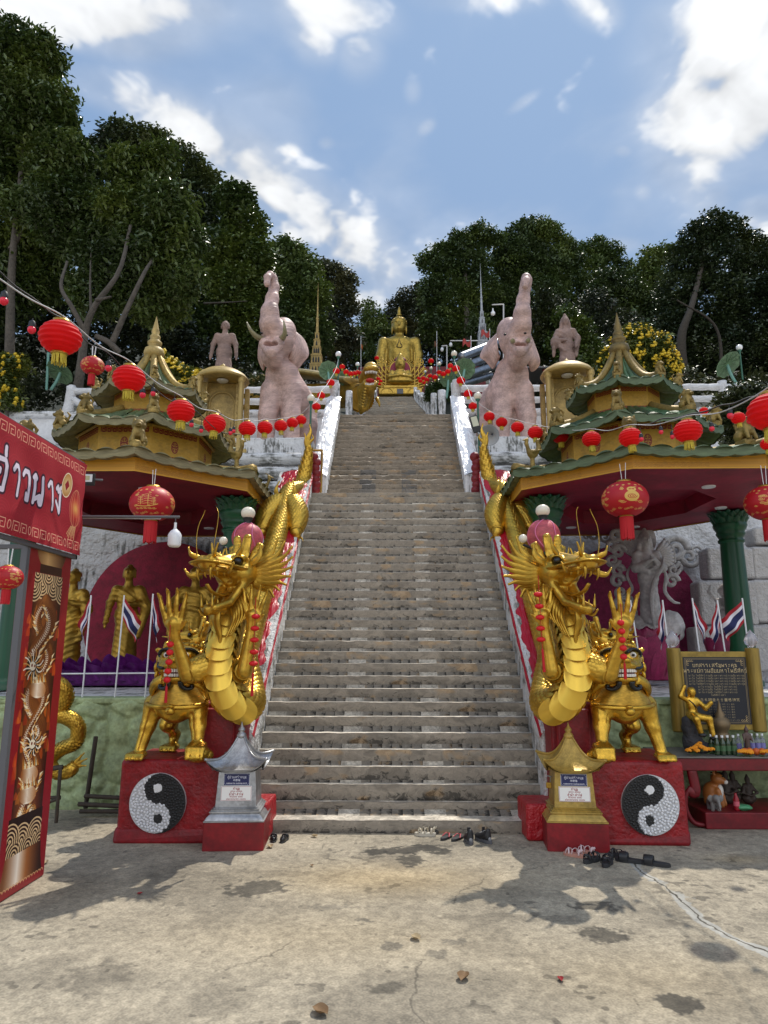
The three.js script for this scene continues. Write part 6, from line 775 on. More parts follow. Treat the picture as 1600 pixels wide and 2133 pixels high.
function donationBox(label, x, z, turn, m, baseM) {
  const t = thing('donation_box', label, 'donation box', V(x, 0, -z), turn, 'donation boxes by the stairs');
  part(t, 'base', box(-0.31, 0.31, -0.005, 0.275, -0.3, 0.3, 0.012), baseM);
  part(t, 'plinth_moulding', sqLathe([[0.308, 0.275], [0.308, 0.287], [0.297, 0.29], [0.28, 0.32], [0.25, 0.345], [0.247, 0.352], [0.262, 0.355], [0.262, 0.368], [0.245, 0.372], [0.248, 0.386], [0.225, 0.39], [0.228, 0.402], [0.205, 0.406]]), m);
  part(t, 'cabinet', sqLathe([[0.212, 0.40], [0.186, 0.80]]), m);
  // roof with turned-up corners
  for (let s = 0; s < 4; s++) { const R = part(t, 'roof_face', grid(20, 16, (u, v) => { const w = mix(0.275, 0.035, Math.pow(v, 0.72)), e = Math.abs(2 * u - 1), up = 0.11 * Math.pow(e, 5) * Math.pow(1 - v, 3); const out = 1 + 0.16 * Math.pow(e, 5) * Math.pow(1 - v, 3); return V((2 * u - 1) * w * out, 0.775 + 0.30 * Math.pow(v, 1.25) + up, w * out); }), m); R.rotation.y = s * Math.PI / 2; const E = part(t, 'roof_rim', grid(20, 2, (u, v) => { const e = Math.abs(2 * u - 1), out = 1 + 0.16 * Math.pow(e, 5); return V((2 * u - 1) * 0.275 * out * (1 - 0.02 * v), 0.777 + 0.11 * Math.pow(e, 5) - 0.03 * v * (1 - e * 0.6), 0.275 * out * (1 - 0.04 * v)); }), m); E.rotation.y = s * Math.PI / 2; const U = part(t, 'roof_underside', grid(10, 4, (u, v) => V((2 * u - 1) * mix(0.264, 0.17, v), 0.75 + 0.02 * v + 0.06 * Math.pow(Math.abs(2 * u - 1), 5) * (1 - v), mix(0.264, 0.17, v))), m); U.rotation.y = s * Math.PI / 2; part(t, 'hip', sweep([0, 0.06, 0.25, 0.5, 0.75, 1].map((v) => { const w = mix(0.275, 0.035, Math.pow(v, 0.72)), out = 1 + 0.16 * (1 - v) ** 3; return V(w * out, 0.78 + 0.30 * Math.pow(v, 1.25) + 0.11 * (1 - v) ** 3, w * out); }), (q) => mix(0.016, 0.01, q), 16, 6), m).rotation.y = s * Math.PI / 2; }
  part(t, 'finial', lathe([[0.04, 1.29], [0.058, 1.315], [0.062, 1.35], [0.045, 1.385], [0.03, 1.395], [0.045, 1.42], [0.042, 1.445], [0.02, 1.475], [0.008, 1.52], [0.001, 1.565]].map(([r, y]) => [r * 0.85, (y - 1.29) * 0.70 + 1.055]), 20), m);
  const sign = (name, w, h, y, tx) => { const zz = mix(0.212, 0.182, (y - 0.40) / 0.40); const o = part(t, name, box(-w / 2, w / 2, -h / 2, h / 2, -0.004, 0.003, 0.002, 1), M.plasticWhite); o.position.set(0, y, zz + 0.006); o.rotation.x = -0.065; const pgeo = new THREE.PlaneGeometry(w - 0.006, h - 0.006); const pr = part(o, 'print', pgeo, mat(1, 1, 1, 0.4, { map: tx })); pr.position.z = 0.0045; };
  sign('blue_sign', 0.27, 0.12, 0.672, blueSign); sign('white_sign', 0.32, 0.145, 0.535, whiteSign);
  const sl = part(t, 'coin_slot', box(-0.035, 0.035, -0.004, 0.004, -0.003, 0.002, 0.001), M.black); sl.position.set(0, 0.758, 0.191); const fr = part(t, 'slot_plate', box(-0.095, 0.095, -0.022, 0.022, -0.004, 0.002, 0.002), m); fr.position.set(0, 0.756, 0.1875); return t;
}
donationBox('silver donation box with curved roof on a red base, left of the stairs', -1.685, 7.82, 0.06, M.silver, mat(0.34, 0.006, 0.012, 0.5, { map: mottle }));
const goldBox = donationBox('gold donation box with padlock and curved roof on a red base, right of the stairs', 1.86, 7.84, -0.08, mat(0.72, 0.48, 0.11, 0.42, { metalness: 0.35, map: mottle, bumpMap: bumpFine, bumpScale: 0.002 }), mat(0.35, 0.007, 0.014, 0.5, { map: mottle }));
{ const l = new THREE.Group(); l.name = 'padlock'; l.position.set(-0.235, 0.585, 0.02); goldBox.add(l); part(l, 'lock_body', box(-0.028, 0.028, -0.03, 0.03, -0.012, 0.012, 0.006), M.goldBright); part(l, 'shackle', sweep([V(-0.018, 0.03, 0), V(-0.018, 0.085, 0), V(0, 0.1, 0), V(0.018, 0.085, 0), V(0.018, 0.03, 0)], () => 0.004, 14, 6), M.zinc); part(l, 'hasp', bar(V(0.0, 0.09, 0), V(0.06, 0.09, 0), 0.006), M.zinc); }
// ================================================================== UPPER TERRACE: elephants, niches, shrine, fences, lamps
const pinkM = mat(0.90, 0.61, 0.54, 0.5, { map: mottle, bumpMap: tex(512, 512, (u, v) => { const w = n2(u * 7, v * 30, 3, 0) * 0.5 + 0.5 * Math.abs(2 * fbm2(u * 9, v * 46, 3, 8) - 1); return 0.4 * w + 0.6 * fbm2(u * 20, v * 20, 3, 4); }, false), bumpScale: 0.011 });
const pinkM2 = pinkM.clone(); pinkM2.side = THREE.DoubleSide;
function elephant(label, Z, o) {
  const t = thing('elephant_statue', label, 'elephant statue'), m = pxm(Z, 750), b = new Body(), E = (p) => at(p[0], p[1], Z + (p[2] ?? 0));
  const chain = (L, k) => b.chain(L.map(E), L.map((p) => p[3] * m), k * m);
  for (const [x, y, z, rx, ry, rz, k] of o.blobs) b.blob(E([x, y, z]), rx * m, ry * m, rz * m, k * m);
  for (const L of o.legs) chain(L, 7);
  chain(o.trunk, 9); if (o.curl) chain(o.curl, 4);
  for (const L of o.lips) chain(L, 6);
  for (const [x, y, z, rx, ry, rz] of o.cuts) b.cut(E([x, y, z]), rx * m, ry * m, rz * m, 3 * m);
  const lo = V(1e3, 1e3, 1e3), hi = V(-1e3, -1e3, -1e3); for (const p of b.p) for (const q of p.t === 0 ? [p.a, p.a.clone().add(p.ab)] : [p.c]) { const r = p.t === 0 ? Math.max(p.ra, p.rb) : Math.max(p.r.x, p.r.y, p.r.z); lo.min(q.clone().addScalar(-r - 0.1)); hi.max(q.clone().addScalar(r + 0.1)); }
  part(t, 'body', b.mesh(lo, hi, 0.034, (x, y, z) => 0.0035 * Math.sin(y * 60 + 3 * n3(x * 3, y * 3, z * 3)) * sstep(0.35, 0.6, n3(x * 2.2, y * 2.2, z * 2.2))), pinkM);
  for (const [root, rim] of o.ears) { // a fanned sheet from the root line to the rim
    const A = new THREE.CatmullRomCurve3(root.map(E)), B = new THREE.CatmullRomCurve3(rim.map(E)), sh = (off) => (u, v) => { const a = A.getPoint(u), c = B.getPoint(u), q = a.lerp(c, v); q.z += 0.10 * Math.sin(v * 3.1) + 0.05 * Math.sin(u * 11 + v * 2) * v - off * (1 - v * 0.5); return q; };
    part(t, 'ear', join([grid(24, 14, sh(0)), grid(24, 14, sh(0.07)), grid(24, 1, (u, v) => B.getPoint(u).add(V(0, 0, 0.10 * Math.sin(3.1) + 0.05 * Math.sin(u * 11 + 2) - v * 0.035)))]), pinkM2);
  }
  for (const T of o.tusks) part(t, 'tusk', sweep(T.map(E), (q) => mix(T[0][3], T[0][4] ?? 1, q) * m, 16, 10), M.ivory);
  for (const [x, y, z, r] of o.eyes) { const e = E([x, y, z]); part(t, 'eye', ball(e.x, e.y, e.z, r * m, 1, 0.7, 0.8, 10), M.blackGloss); }
  return t;
}
elephant('pink elephant statue with raised curled trunk and long tusks, left of the upper stairs', 17.2, {
  blobs: [[580, 708, -0.9, 31, 36, 38, 12], [592, 690, -0.75, 24, 26, 32, 12], [566, 742, -1.0, 22, 24, 24, 10], [588, 784, -0.3, 34, 42, 38, 16], [600, 828, 0.1, 46, 48, 48, 18], [622, 850, 1.0, 37, 52, 48, 18], [600, 852, 0.5, 40, 32, 44, 16]],
  legs: [[[568, 815, -0.35, 25], [558, 865, -0.5, 18], [553, 914, -0.55, 17]], [[606, 815, -0.3, 25], [606, 865, -0.45, 18], [607, 916, -0.5, 16]], [[634, 850, 0.9, 28], [638, 885, 0.7, 23], [636, 925, 0.6, 22]]],
  trunk: [[566, 692, -1.15, 20], [562, 675, -1.3, 18.5], [562, 650, -1.35, 16], [567, 622, -1.25, 11.5], [571, 598, -1.15, 9], [569, 580, -1.15, 8.2]], curl: [[569, 580, -1.15, 8.2], [563, 573, -1.3, 7.5], [557, 578, -1.45, 6.8], [556, 592, -1.5, 6.0]],
  ears: [[[[602, 690, -0.7], [608, 706, -0.75], [606, 728, -0.75], [600, 748, -0.6]], [[612, 688, -0.5], [634, 706, -0.3], [643, 740, -0.3], [632, 756, -0.3], [616, 768, -0.4], [604, 752, -0.55]]], [[[554, 692, -0.8], [549, 710, -0.85], [550, 730, -0.85], [554, 746, -0.8]], [[548, 698, -0.7], [539, 712, -0.6], [537, 738, -0.6], [540, 756, -0.6], [548, 770, -0.7], [553, 752, -0.75]]]], lips: [[[552, 716, -1.35, 12], [561, 733, -1.5, 8], [564, 741, -1.5, 4]], [[580, 716, -1.35, 12], [568, 733, -1.5, 8], [564, 741, -1.5, 4]]],
  cuts: [[564, 716, -1.5, 14, 6.5, 20]], tusks: [[[546, 707, -1.3, 6.5, 1.2], [531, 698, -1.55], [520, 684, -1.65], [514, 671, -1.65]], [[587, 706, -1.35, 6.5, 1.2], [593, 696, -1.6], [593, 682, -1.7], [591, 668, -1.7]]], eyes: [[597, 698, -1.58, 3], [545, 694, -1.45, 3]],
});
elephant('pink elephant statue with straight raised trunk and short tusk stubs, right of the upper stairs', 17.2, {
  blobs: [[1072, 708, -0.9, 30, 35, 38, 12], [1060, 690, -0.75, 24, 26, 32, 12], [1080, 742, -1.0, 23, 25, 24, 10], [1066, 784, -0.3, 34, 42, 38, 16], [1056, 828, 0.1, 45, 48, 48, 18], [1032, 850, 1.0, 37, 52, 48, 18], [1056, 852, 0.5, 40, 32, 44, 16]],
  legs: [[[1086, 815, -0.35, 25], [1097, 865, -0.5, 18], [1101, 914, -0.55, 16]], [[1050, 815, -0.3, 25], [1046, 865, -0.45, 18], [1044, 916, -0.5, 16]], [[1020, 850, 0.9, 28], [1014, 885, 0.7, 23], [1014, 925, 0.6, 22]]],
  trunk: [[1083, 692, -1.15, 20], [1086, 678, -1.3, 18], [1088, 652, -1.4, 15], [1090, 625, -1.35, 11.5], [1094, 600, -1.35, 9.5], [1097, 584, -1.4, 9], [1096, 578, -1.55, 8]], curl: [[1096, 578, -1.5, 8], [1096, 586, -1.7, 7.4], [1094, 596, -1.75, 6.5]],
  ears: [[[[1042, 694, -0.7], [1036, 708, -0.75], [1038, 728, -0.75], [1042, 744, -0.6]], [[1036, 694, -0.5], [1012, 716, -0.3], [1000, 744, -0.3], [1012, 754, -0.3], [1028, 766, -0.4], [1040, 748, -0.55]]], [[[1098, 694, -0.8], [1102, 712, -0.85], [1101, 732, -0.85], [1098, 748, -0.8]], [[1102, 696, -0.7], [1114, 714, -0.5], [1124, 746, -0.5], [1122, 764, -0.5], [1108, 772, -0.6], [1100, 754, -0.75]]]], lips: [[[1072, 718, -1.35, 11], [1081, 732, -1.5, 8], [1084, 737, -1.5, 4]], [[1097, 716, -1.3, 11], [1088, 732, -1.5, 8], [1084, 737, -1.5, 4]]],
  cuts: [[1085, 717, -1.5, 12, 5.5, 20]], tusks: [[[1068, 711, -1.5, 5, 4], [1068, 709, -1.75]], [[1100, 710, -1.45, 5, 4], [1101, 708, -1.7]]], eyes: [[1052, 697, -1.5, 3], [1094, 694, -1.6, 3]],
});

// domed niches with a small gold monk
const monkG = (() => { const b = new Body(); b.blob(V(0, 0.90, 0.02), 0.085, 0.10, 0.09, 0.02).blob(V(0, 0.62, 0), 0.17, 0.2, 0.12, 0.06).limb(V(0, 0.45, 0), V(0, 0.02, 0), 0.15, 0.17, 0.05).blob(V(0, 0.90, 0.11), 0.014, 0.02, 0.02, 0.012); for (const s of [-1, 1]) b.limb(V(s * 0.17, 0.74, 0), V(s * 0.23, 0.55, 0.08), 0.06, 0.05, 0.03).limb(V(s * 0.23, 0.55, 0.08), V(s * 0.06, 0.52, 0.2), 0.05, 0.035, 0.03).blob(V(s * 0.088, 0.9, 0), 0.015, 0.035, 0.02, 0.01); return b.mesh(V(-0.35, -0.03, -0.25), V(0.35, 1.05, 0.32), 0.02, (x, y) => y < 0.75 ? 0.008 * Math.sin(x * 55 + y * 18) : 0); })();
function niche(label, monk, px, pyTop, pyFloor, z, turn) {
  const f = at(px, pyFloor, z), top = at(px, pyTop, z), t = thing('niche', label, 'niche', V((f.x + top.x) / 2, f.y, -z), turn), H = top.y - f.y, m = M.goldPaint, hd = H - 0.46;
  part(t, 'dome', lathe([[0, hd + 0.03], [0.5, hd - 0.02], [0.60, hd - 0.06], [0.66, hd - 0.06], [0.68, hd - 0.02], [0.66, hd + 0.02], [0.60, hd + 0.10], [0.45, hd + 0.2], [0.28, hd + 0.265], [0.2, hd + 0.28], [0.21, hd + 0.3], [0.13, hd + 0.31], [0.10, hd + 0.34], [0.12, hd + 0.36], [0.06, hd + 0.38], [0.05, hd + 0.41], [0.0, hd + 0.46]], 36), m);
  part(t, 'lamp', lathe([[0, hd - 0.055], [0.11, hd - 0.05], [0.14, hd - 0.03], [0.15, hd - 0.01]], 24), M.plasticWhite);
  for (const s of [-1, 1]) { part(t, 'column', (() => { const g = lathe([[0.10, 0], [0.10, 0.08], [0.075, 0.12], [0.07, hd - 0.2], [0.085, hd - 0.17], [0.1, hd - 0.1], [0.1, hd - 0.04]], 24); const p = g.attributes.position; for (let i = 0; i < p.count; i++) { const x = p.getX(i), z2 = p.getZ(i), a = Math.atan2(z2, x), y = p.getY(i), k = y > 0.12 && y < hd - 0.2 ? 1 - 0.08 * (0.5 + 0.5 * Math.cos(a * 12)) : 1; p.setX(i, x * k); p.setZ(i, z2 * k); } g.computeVertexNormals(); g.translate(s * 0.52, 0, 0.32); return g; })(), m); part(t, 'side_panel', [box(s * 0.44 - 0.08, s * 0.44 + 0.08, 0, hd - 0.1, -0.14, 0.1, 0.02), ...[...Array(9)].map((_, i) => ball(s * 0.44, 0.15 + i * (hd - 0.3) / 9, 0.11, 0.05, 1, 1.3, 0.4, 8))], m); part(t, 'side_fin', box(s * 0.62 - 0.06, s * 0.62 + 0.06, 0, hd - 0.16, -0.34, -0.12, 0.02), m); }
  part(t, 'back_panel', box(-0.40, 0.40, 0, hd - 0.02, -0.3, -0.16, 0.02), m);
  part(t, 'arch_moulding', sweep([...Array(19)].map((_, i) => { if (i < 4) return V(-0.33, i * (hd - 0.6) / 4, -0.14); if (i > 14) return V(0.33, (18 - i) * (hd - 0.6) / 4, -0.14); const a = Math.PI - (i - 4) / 10 * Math.PI; return V(Math.cos(a) * 0.33, hd - 0.6 + Math.sin(a) * 0.33, -0.14); }), () => [0.035, 0.025], 60, 8, { up: V(0, 0, 1) }), m);
  part(t, 'base', box(-0.72, 0.72, -0.5, 0.005, -0.4, 0.45, 0.02), m);
  const k = thing('monk_statue', monk, 'statue', V(t.position.x, f.y, -z + 0.12), turn), g = part(k, 'figure', monkG, M.goldPaint); g.scale.setScalar(0.86); part(k, 'base', lathe([[0.2, 0], [0.22, 0.04], [0.18, 0.06], [0, 0.06]], 16), M.goldPaint);
}
niche('domed golden niche with fluted columns, left of the left elephant', 'small gold monk statue inside the left golden niche', 461, 757, 944, 16.75, 0.12);
niche('domed golden niche with fluted columns, right of the right elephant', 'small gold monk statue inside the right golden niche', 1185, 746, 944, 16.75, -0.12);

// log fences of white plaster
const logM = mat(0.88, 0.88, 0.89, 0.75, { map: whiteClean, bumpMap: bumpRough, bumpScale: 0.03 });
const logBar = (a, b, r) => { const n = Math.max(8, Math.round(a.distanceTo(b) * 7)); return sweep([a, a.clone().lerp(b, 0.5).add(V(0, 0.004, 0)), b], (t) => { const q = fbm2(t * a.distanceTo(b) * 4, a.y * 9 + a.x, 3, 3) - 0.5; return [r * (1 + q * 0.5), r * (1 + q * 0.5)]; }, n, 9, { uw: 1 }); };
function fence(label, x0, x1, z, y0, n) {
  const t = thing('log_fence', label, 'fence', null, 0, 'white log fences of the terrace'); const H = [y0 + 0.78, y0 + 0.42]; const a = Math.min(x0, x1), b = Math.max(x0, x1);
  for (let i = 0; i <= n; i++) { const x = mix(a, b, i / n); part(t, 'post', logBar(V(x, y0 - 0.05, -z), V(x, y0 + 0.95, -z), 0.115), logM); if (i < n) for (const h of H) part(t, 'rail', logBar(V(x, y0 + h - y0, -z), V(mix(a, b, (i + 1) / n), h, -z), 0.10), logM); }
  return t;
}
const TU2 = rise(862, 19.2);
const fL = fence('white log rail fence along the terrace behind the left elephant and niche', -9.6, -1.75, 19.25, TU2, 4); part(fL, 'brace', logBar(V(-9.5, TU2 + 0.5, -19.2), V(-8.7, TU2, -19.2), 0.1), logM); part(fL, 'brace', logBar(V(-9.6, TU2 + 0.9, -19.25), V(-9.75, TU2 - 0.9, -19.25), 0.16), logM);
fence('white log rail fence along the terrace behind the right elephant and niche', 1.75, 11.5, 19.25, TU2, 5);
{ const t = thing('step_posts', 'white post and rail on the left of the upper steps', 'fence', null, 0, 'rails of the upper steps'), u = thing('step_posts', 'white post and rail on the right of the upper steps', 'fence', null, 0, 'rails of the upper steps');
  for (const [o, s] of [[t, -1], [u, 1]]) { let last = null; for (const [z, x] of [[17.3, 1.62], [20.5, 1.45], [23.6, 1.38], [26.6, 1.36], [30, 1.36], [34, 1.36], [39, 1.36], [44.5, 1.36]]) { let h = TER; for (const [fz, fh] of far3) if (fz <= z) h = Math.max(h, fh); const H = z < 18 ? 0.98 : 0.85, hh = z < 18 ? h : z < 24.5 ? mix(TER, rise(862, z) - 0.1, 1) : h; part(o, 'post', logBar(V(s * x, hh - 0.4, -z), V(s * x, hh + H, -z), 0.12), mat(0.86, 0.86, 0.87, 0.3, { map: whiteMap, bumpMap: bumpRough, bumpScale: 0.06 })); const q = V(s * x, hh + H * 0.75, -z); if (last && z > 25) part(o, 'rail', logBar(last, q, 0.07), logM); last = q; } } }

// globes on green posts, leaf discs
function lamp(label, px, py, pyFoot, z, r, m = M.globe) { const c = at(px, py, z), f = at(px, pyFoot, z), R = r * pxm(z, py), t = thing('lamp_post', label, 'lamp post', V(c.x, f.y, -z), 0, 'globe lamps'); const H = c.y - f.y; part(t, 'post', lathe([[R * 0.42, 0], [R * 0.42, H * 0.04], [R * 0.27, H * 0.06], [R * 0.25, H - R * 1.6], [R * 0.5, H - R * 1.25], [R * 0.62, H - R * 0.85], [R * 0.2, H - R * 0.8]], 14), M.greenPost); part(t, 'globe', ball(0, H, 0, R, 1, 1, 1, 20), m); return t; }
lamp('globe lamp on a green post behind the left dragon tail', 648, 830, 960, 14.0, 8.2); lamp('globe lamp on a green post behind the right dragon tail', 995, 825, 960, 14.0, 8.2);
lamp('globe lamp on a green post at the top left of the second flight', 705, 738, 812, 18.6, 6.2, M.globeWhite); lamp('globe lamp on a green post at the top right of the second flight', 946, 737, 812, 18.6, 6.4);
lamp('globe lamp just left of the golden serpent mouth', 745, 759, 830, 24, 4.6, M.globeWhite); lamp('globe lamp behind the glossy bush on the right', 915, 758, 830, 25, 4.6);
lamp('small globe lamp beside the upper steps left of the glossy bush', 898, 767, 822, 31, 3.4); lamp('smallest globe lamp high beside the upper steps', 886, 774, 820, 37, 2.8, M.globeWhite);
lamp('white globe lamp on a pale green post at the far right fence', 1540, 724, 800, 19.6, 6.4, M.globeWhite); lamp('small globe lamp behind the left fence between niche and elephant', 531, 778, 800, 26, 3.2, M.globeWhite);
solo('fence_pole', bar(at(101, 735, 19.6), at(97, 812, 19.6), 0.04, 8), mat(0.16, 0.34, 0.28, 0.5), 'thin pale green pole at the left fence end', 'pole');
function leafDisc(label, px, py, z, r, sq, ang, stalk) { const c = at(px, py, z), R = r * pxm(z, py), t = thing('lotus_leaf', label, 'lotus leaf', c); const g = grid(40, 8, (u, v) => { const a = u * 6.283, q = v * R * (1 + 0.03 * Math.sin(a * 9)); return V(Math.cos(a) * q, Math.sin(a) * q, 0.12 * R * v * v * (1 + 0.25 * Math.sin(a * 9)) ); }); const o = part(t, 'leaf', g, mat(0.20, 0.34, 0.18, 0.6, { side: THREE.DoubleSide, map: mottle })); for (let i = 0; i < 11; i++) { const a = i / 11 * 6.283; part(o, 'vein', bar(V(0, 0, 0.015), V(Math.cos(a) * R * 0.92, Math.sin(a) * R * 0.92, 0.12 * R + 0.012), 0.018, 5, 0.006), mat(0.12, 0.22, 0.11, 0.7)); } o.rotation.set(Math.acos(sq), 0, ang, 'ZXY'); const s = at(stalk[0], stalk[1], z).sub(c); part(t, 'stalk', sweep([V(0, 0, -0.02), s.clone().multiplyScalar(0.5).add(V(-s.x * 0.15, 0, 0)), s], () => 0.045, 12, 7), mat(0.16, 0.34, 0.28, 0.5)); }
leafDisc('pale green lotus leaf sculpture beside the lamp at the far right fence', 1515, 758, 19.7, 29, 0.62, 0.45, [1534, 800]); leafDisc('green lotus leaf sculpture at the left fence under the biggest red lantern', 126, 774, 19.7, 29, 0.55, -0.25, [106, 812]);
leafDisc('big pale lotus leaf sculpture left of the left stair globe', 684, 772, 22, 20, 0.97, 0, [690, 820]); leafDisc('big pale lotus leaf sculpture right of the right stair globe', 968, 768, 22, 22, 0.9, 0.2, [955, 815]); leafDisc('lower lotus leaf sculpture behind the hanging lanterns right of the stairs', 934, 790, 23, 17, 0.9, -0.2, [930, 830]); leafDisc('lower lotus leaf sculpture behind the hanging lanterns left of the serpent', 722, 788, 23, 18, 0.95, 0.1, [722, 830]);

// ---- golden serpent with open jaws, its scaled body along the terrace
{
  const Z = 22, m = pxm(Z, 800), t = thing('serpent_statue', 'golden serpent statue with wide open white toothed mouth left of the upper steps', 'serpent statue'), E = (x, y, d = 0) => at(x, y, Z + d);
  const b = new Body(); b.limb(E(757, 846, 0.2), E(762, 815, 0), 11 * m, 17 * m, 10 * m).limb(E(762, 815, 0), E(771, 800, -0.6), 17 * m, 15 * m, 8 * m).limb(E(764, 790, 0.5), E(773, 769, -0.3), 17 * m, 15 * m, 10 * m).blob(E(773, 769, -0.6), 16 * m, 7 * m, 14 * m, 6 * m).limb(E(757, 846, 0.2), E(752, 860, 0.4), 11 * m, 4 * m, 5 * m); b.cut(E(771, 787, -0.85), 12.5 * m, 12 * m, 26 * m, 4 * m);
  const lo = V(1e3, 1e3, 1e3), hi = V(-1e3, -1e3, -1e3); for (const p of b.p) { const q = p.t ? p.c : p.a; lo.min(q); hi.max(q); if (!p.t) { lo.min(q.clone().add(p.ab)); hi.max(q.clone().add(p.ab)); } } lo.addScalar(-0.4); hi.addScalar(0.4);
  const sm2 = mat(0.72, 0.47, 0.09, 0.4, { metalness: 0.55, map: goldMap }); part(t, 'head', b.mesh(lo, hi, 0.03), sm2);
  part(t, 'tongue', ball(0, 0, 0, 1, 9 * m, 4.5 * m, 9 * m, 14).applyMatrix4(MX(...E(771, 793, -0.75).toArray())), mat(0.5, 0.02, 0.02, 0.4));
  for (let i = 0; i < 8; i++) { const k = (i - 3.5) / 3.5, u = E(773 + k * 11.5, 773 + k * k * 2, -0.98 + k * k * 0.25), d = E(770 + k * 10.5, 801 - k * k * 2, -0.95 + k * k * 0.25); part(t, 'tooth', new THREE.ConeGeometry(1.7 * m, 6 * m, 7).rotateX(Math.PI).translate(u.x, u.y - 2.5 * m, u.z), M.tooth); part(t, 'tooth', new THREE.ConeGeometry(1.6 * m, 5 * m, 7).translate(d.x, d.y + 1.5 * m, d.z), M.tooth); }
  for (let i = 0; i < 7; i++) { const y = 808 + i * 6; part(t, 'throat_plate', sweep([E(751 - i * 0.2, y - 1, -0.1), E(762 - i * 1.0, y + 3, -0.68 + i * 0.07), E(774 - i * 1.9, y - 1, -0.1)], () => [0.02, 0.045], 12, 6), sm2); }
  part(t, 'fang_barb', sweep([E(785, 830, 0.0), E(790, 840, -0.1), E(791, 847, -0.1)], (q) => mix(0.07, 0.02, q), 8, 7), sm2);
  const bod = sweep([E(752, 830, 0.6), E(722, 822, 1.6), E(680, 826, 2.0), E(620, 828, 2.2), E(560, 830, 2.2), E(500, 834, 2.4)], () => 27 * m, 60, 16); part(t, 'body', bod, sm2); part(t, 'scale', scalesOver(bod.userData.rings, 1, 0.11, () => true), sm2, 'stuff');
  part(t, 'back_ridge', sweep([E(752, 800, 0.9), E(716, 794, 1.6), E(670, 784, 2.0), E(620, 779, 2.2), E(570, 786, 2.2), E(500, 808, 2.4)], (q) => [0.75, 10 * m], 60, 12, { up: V(0, 1, 0) }), mat(0.66, 0.50, 0.2, 0.35, { metalness: 0.4, map: mottle }));
}
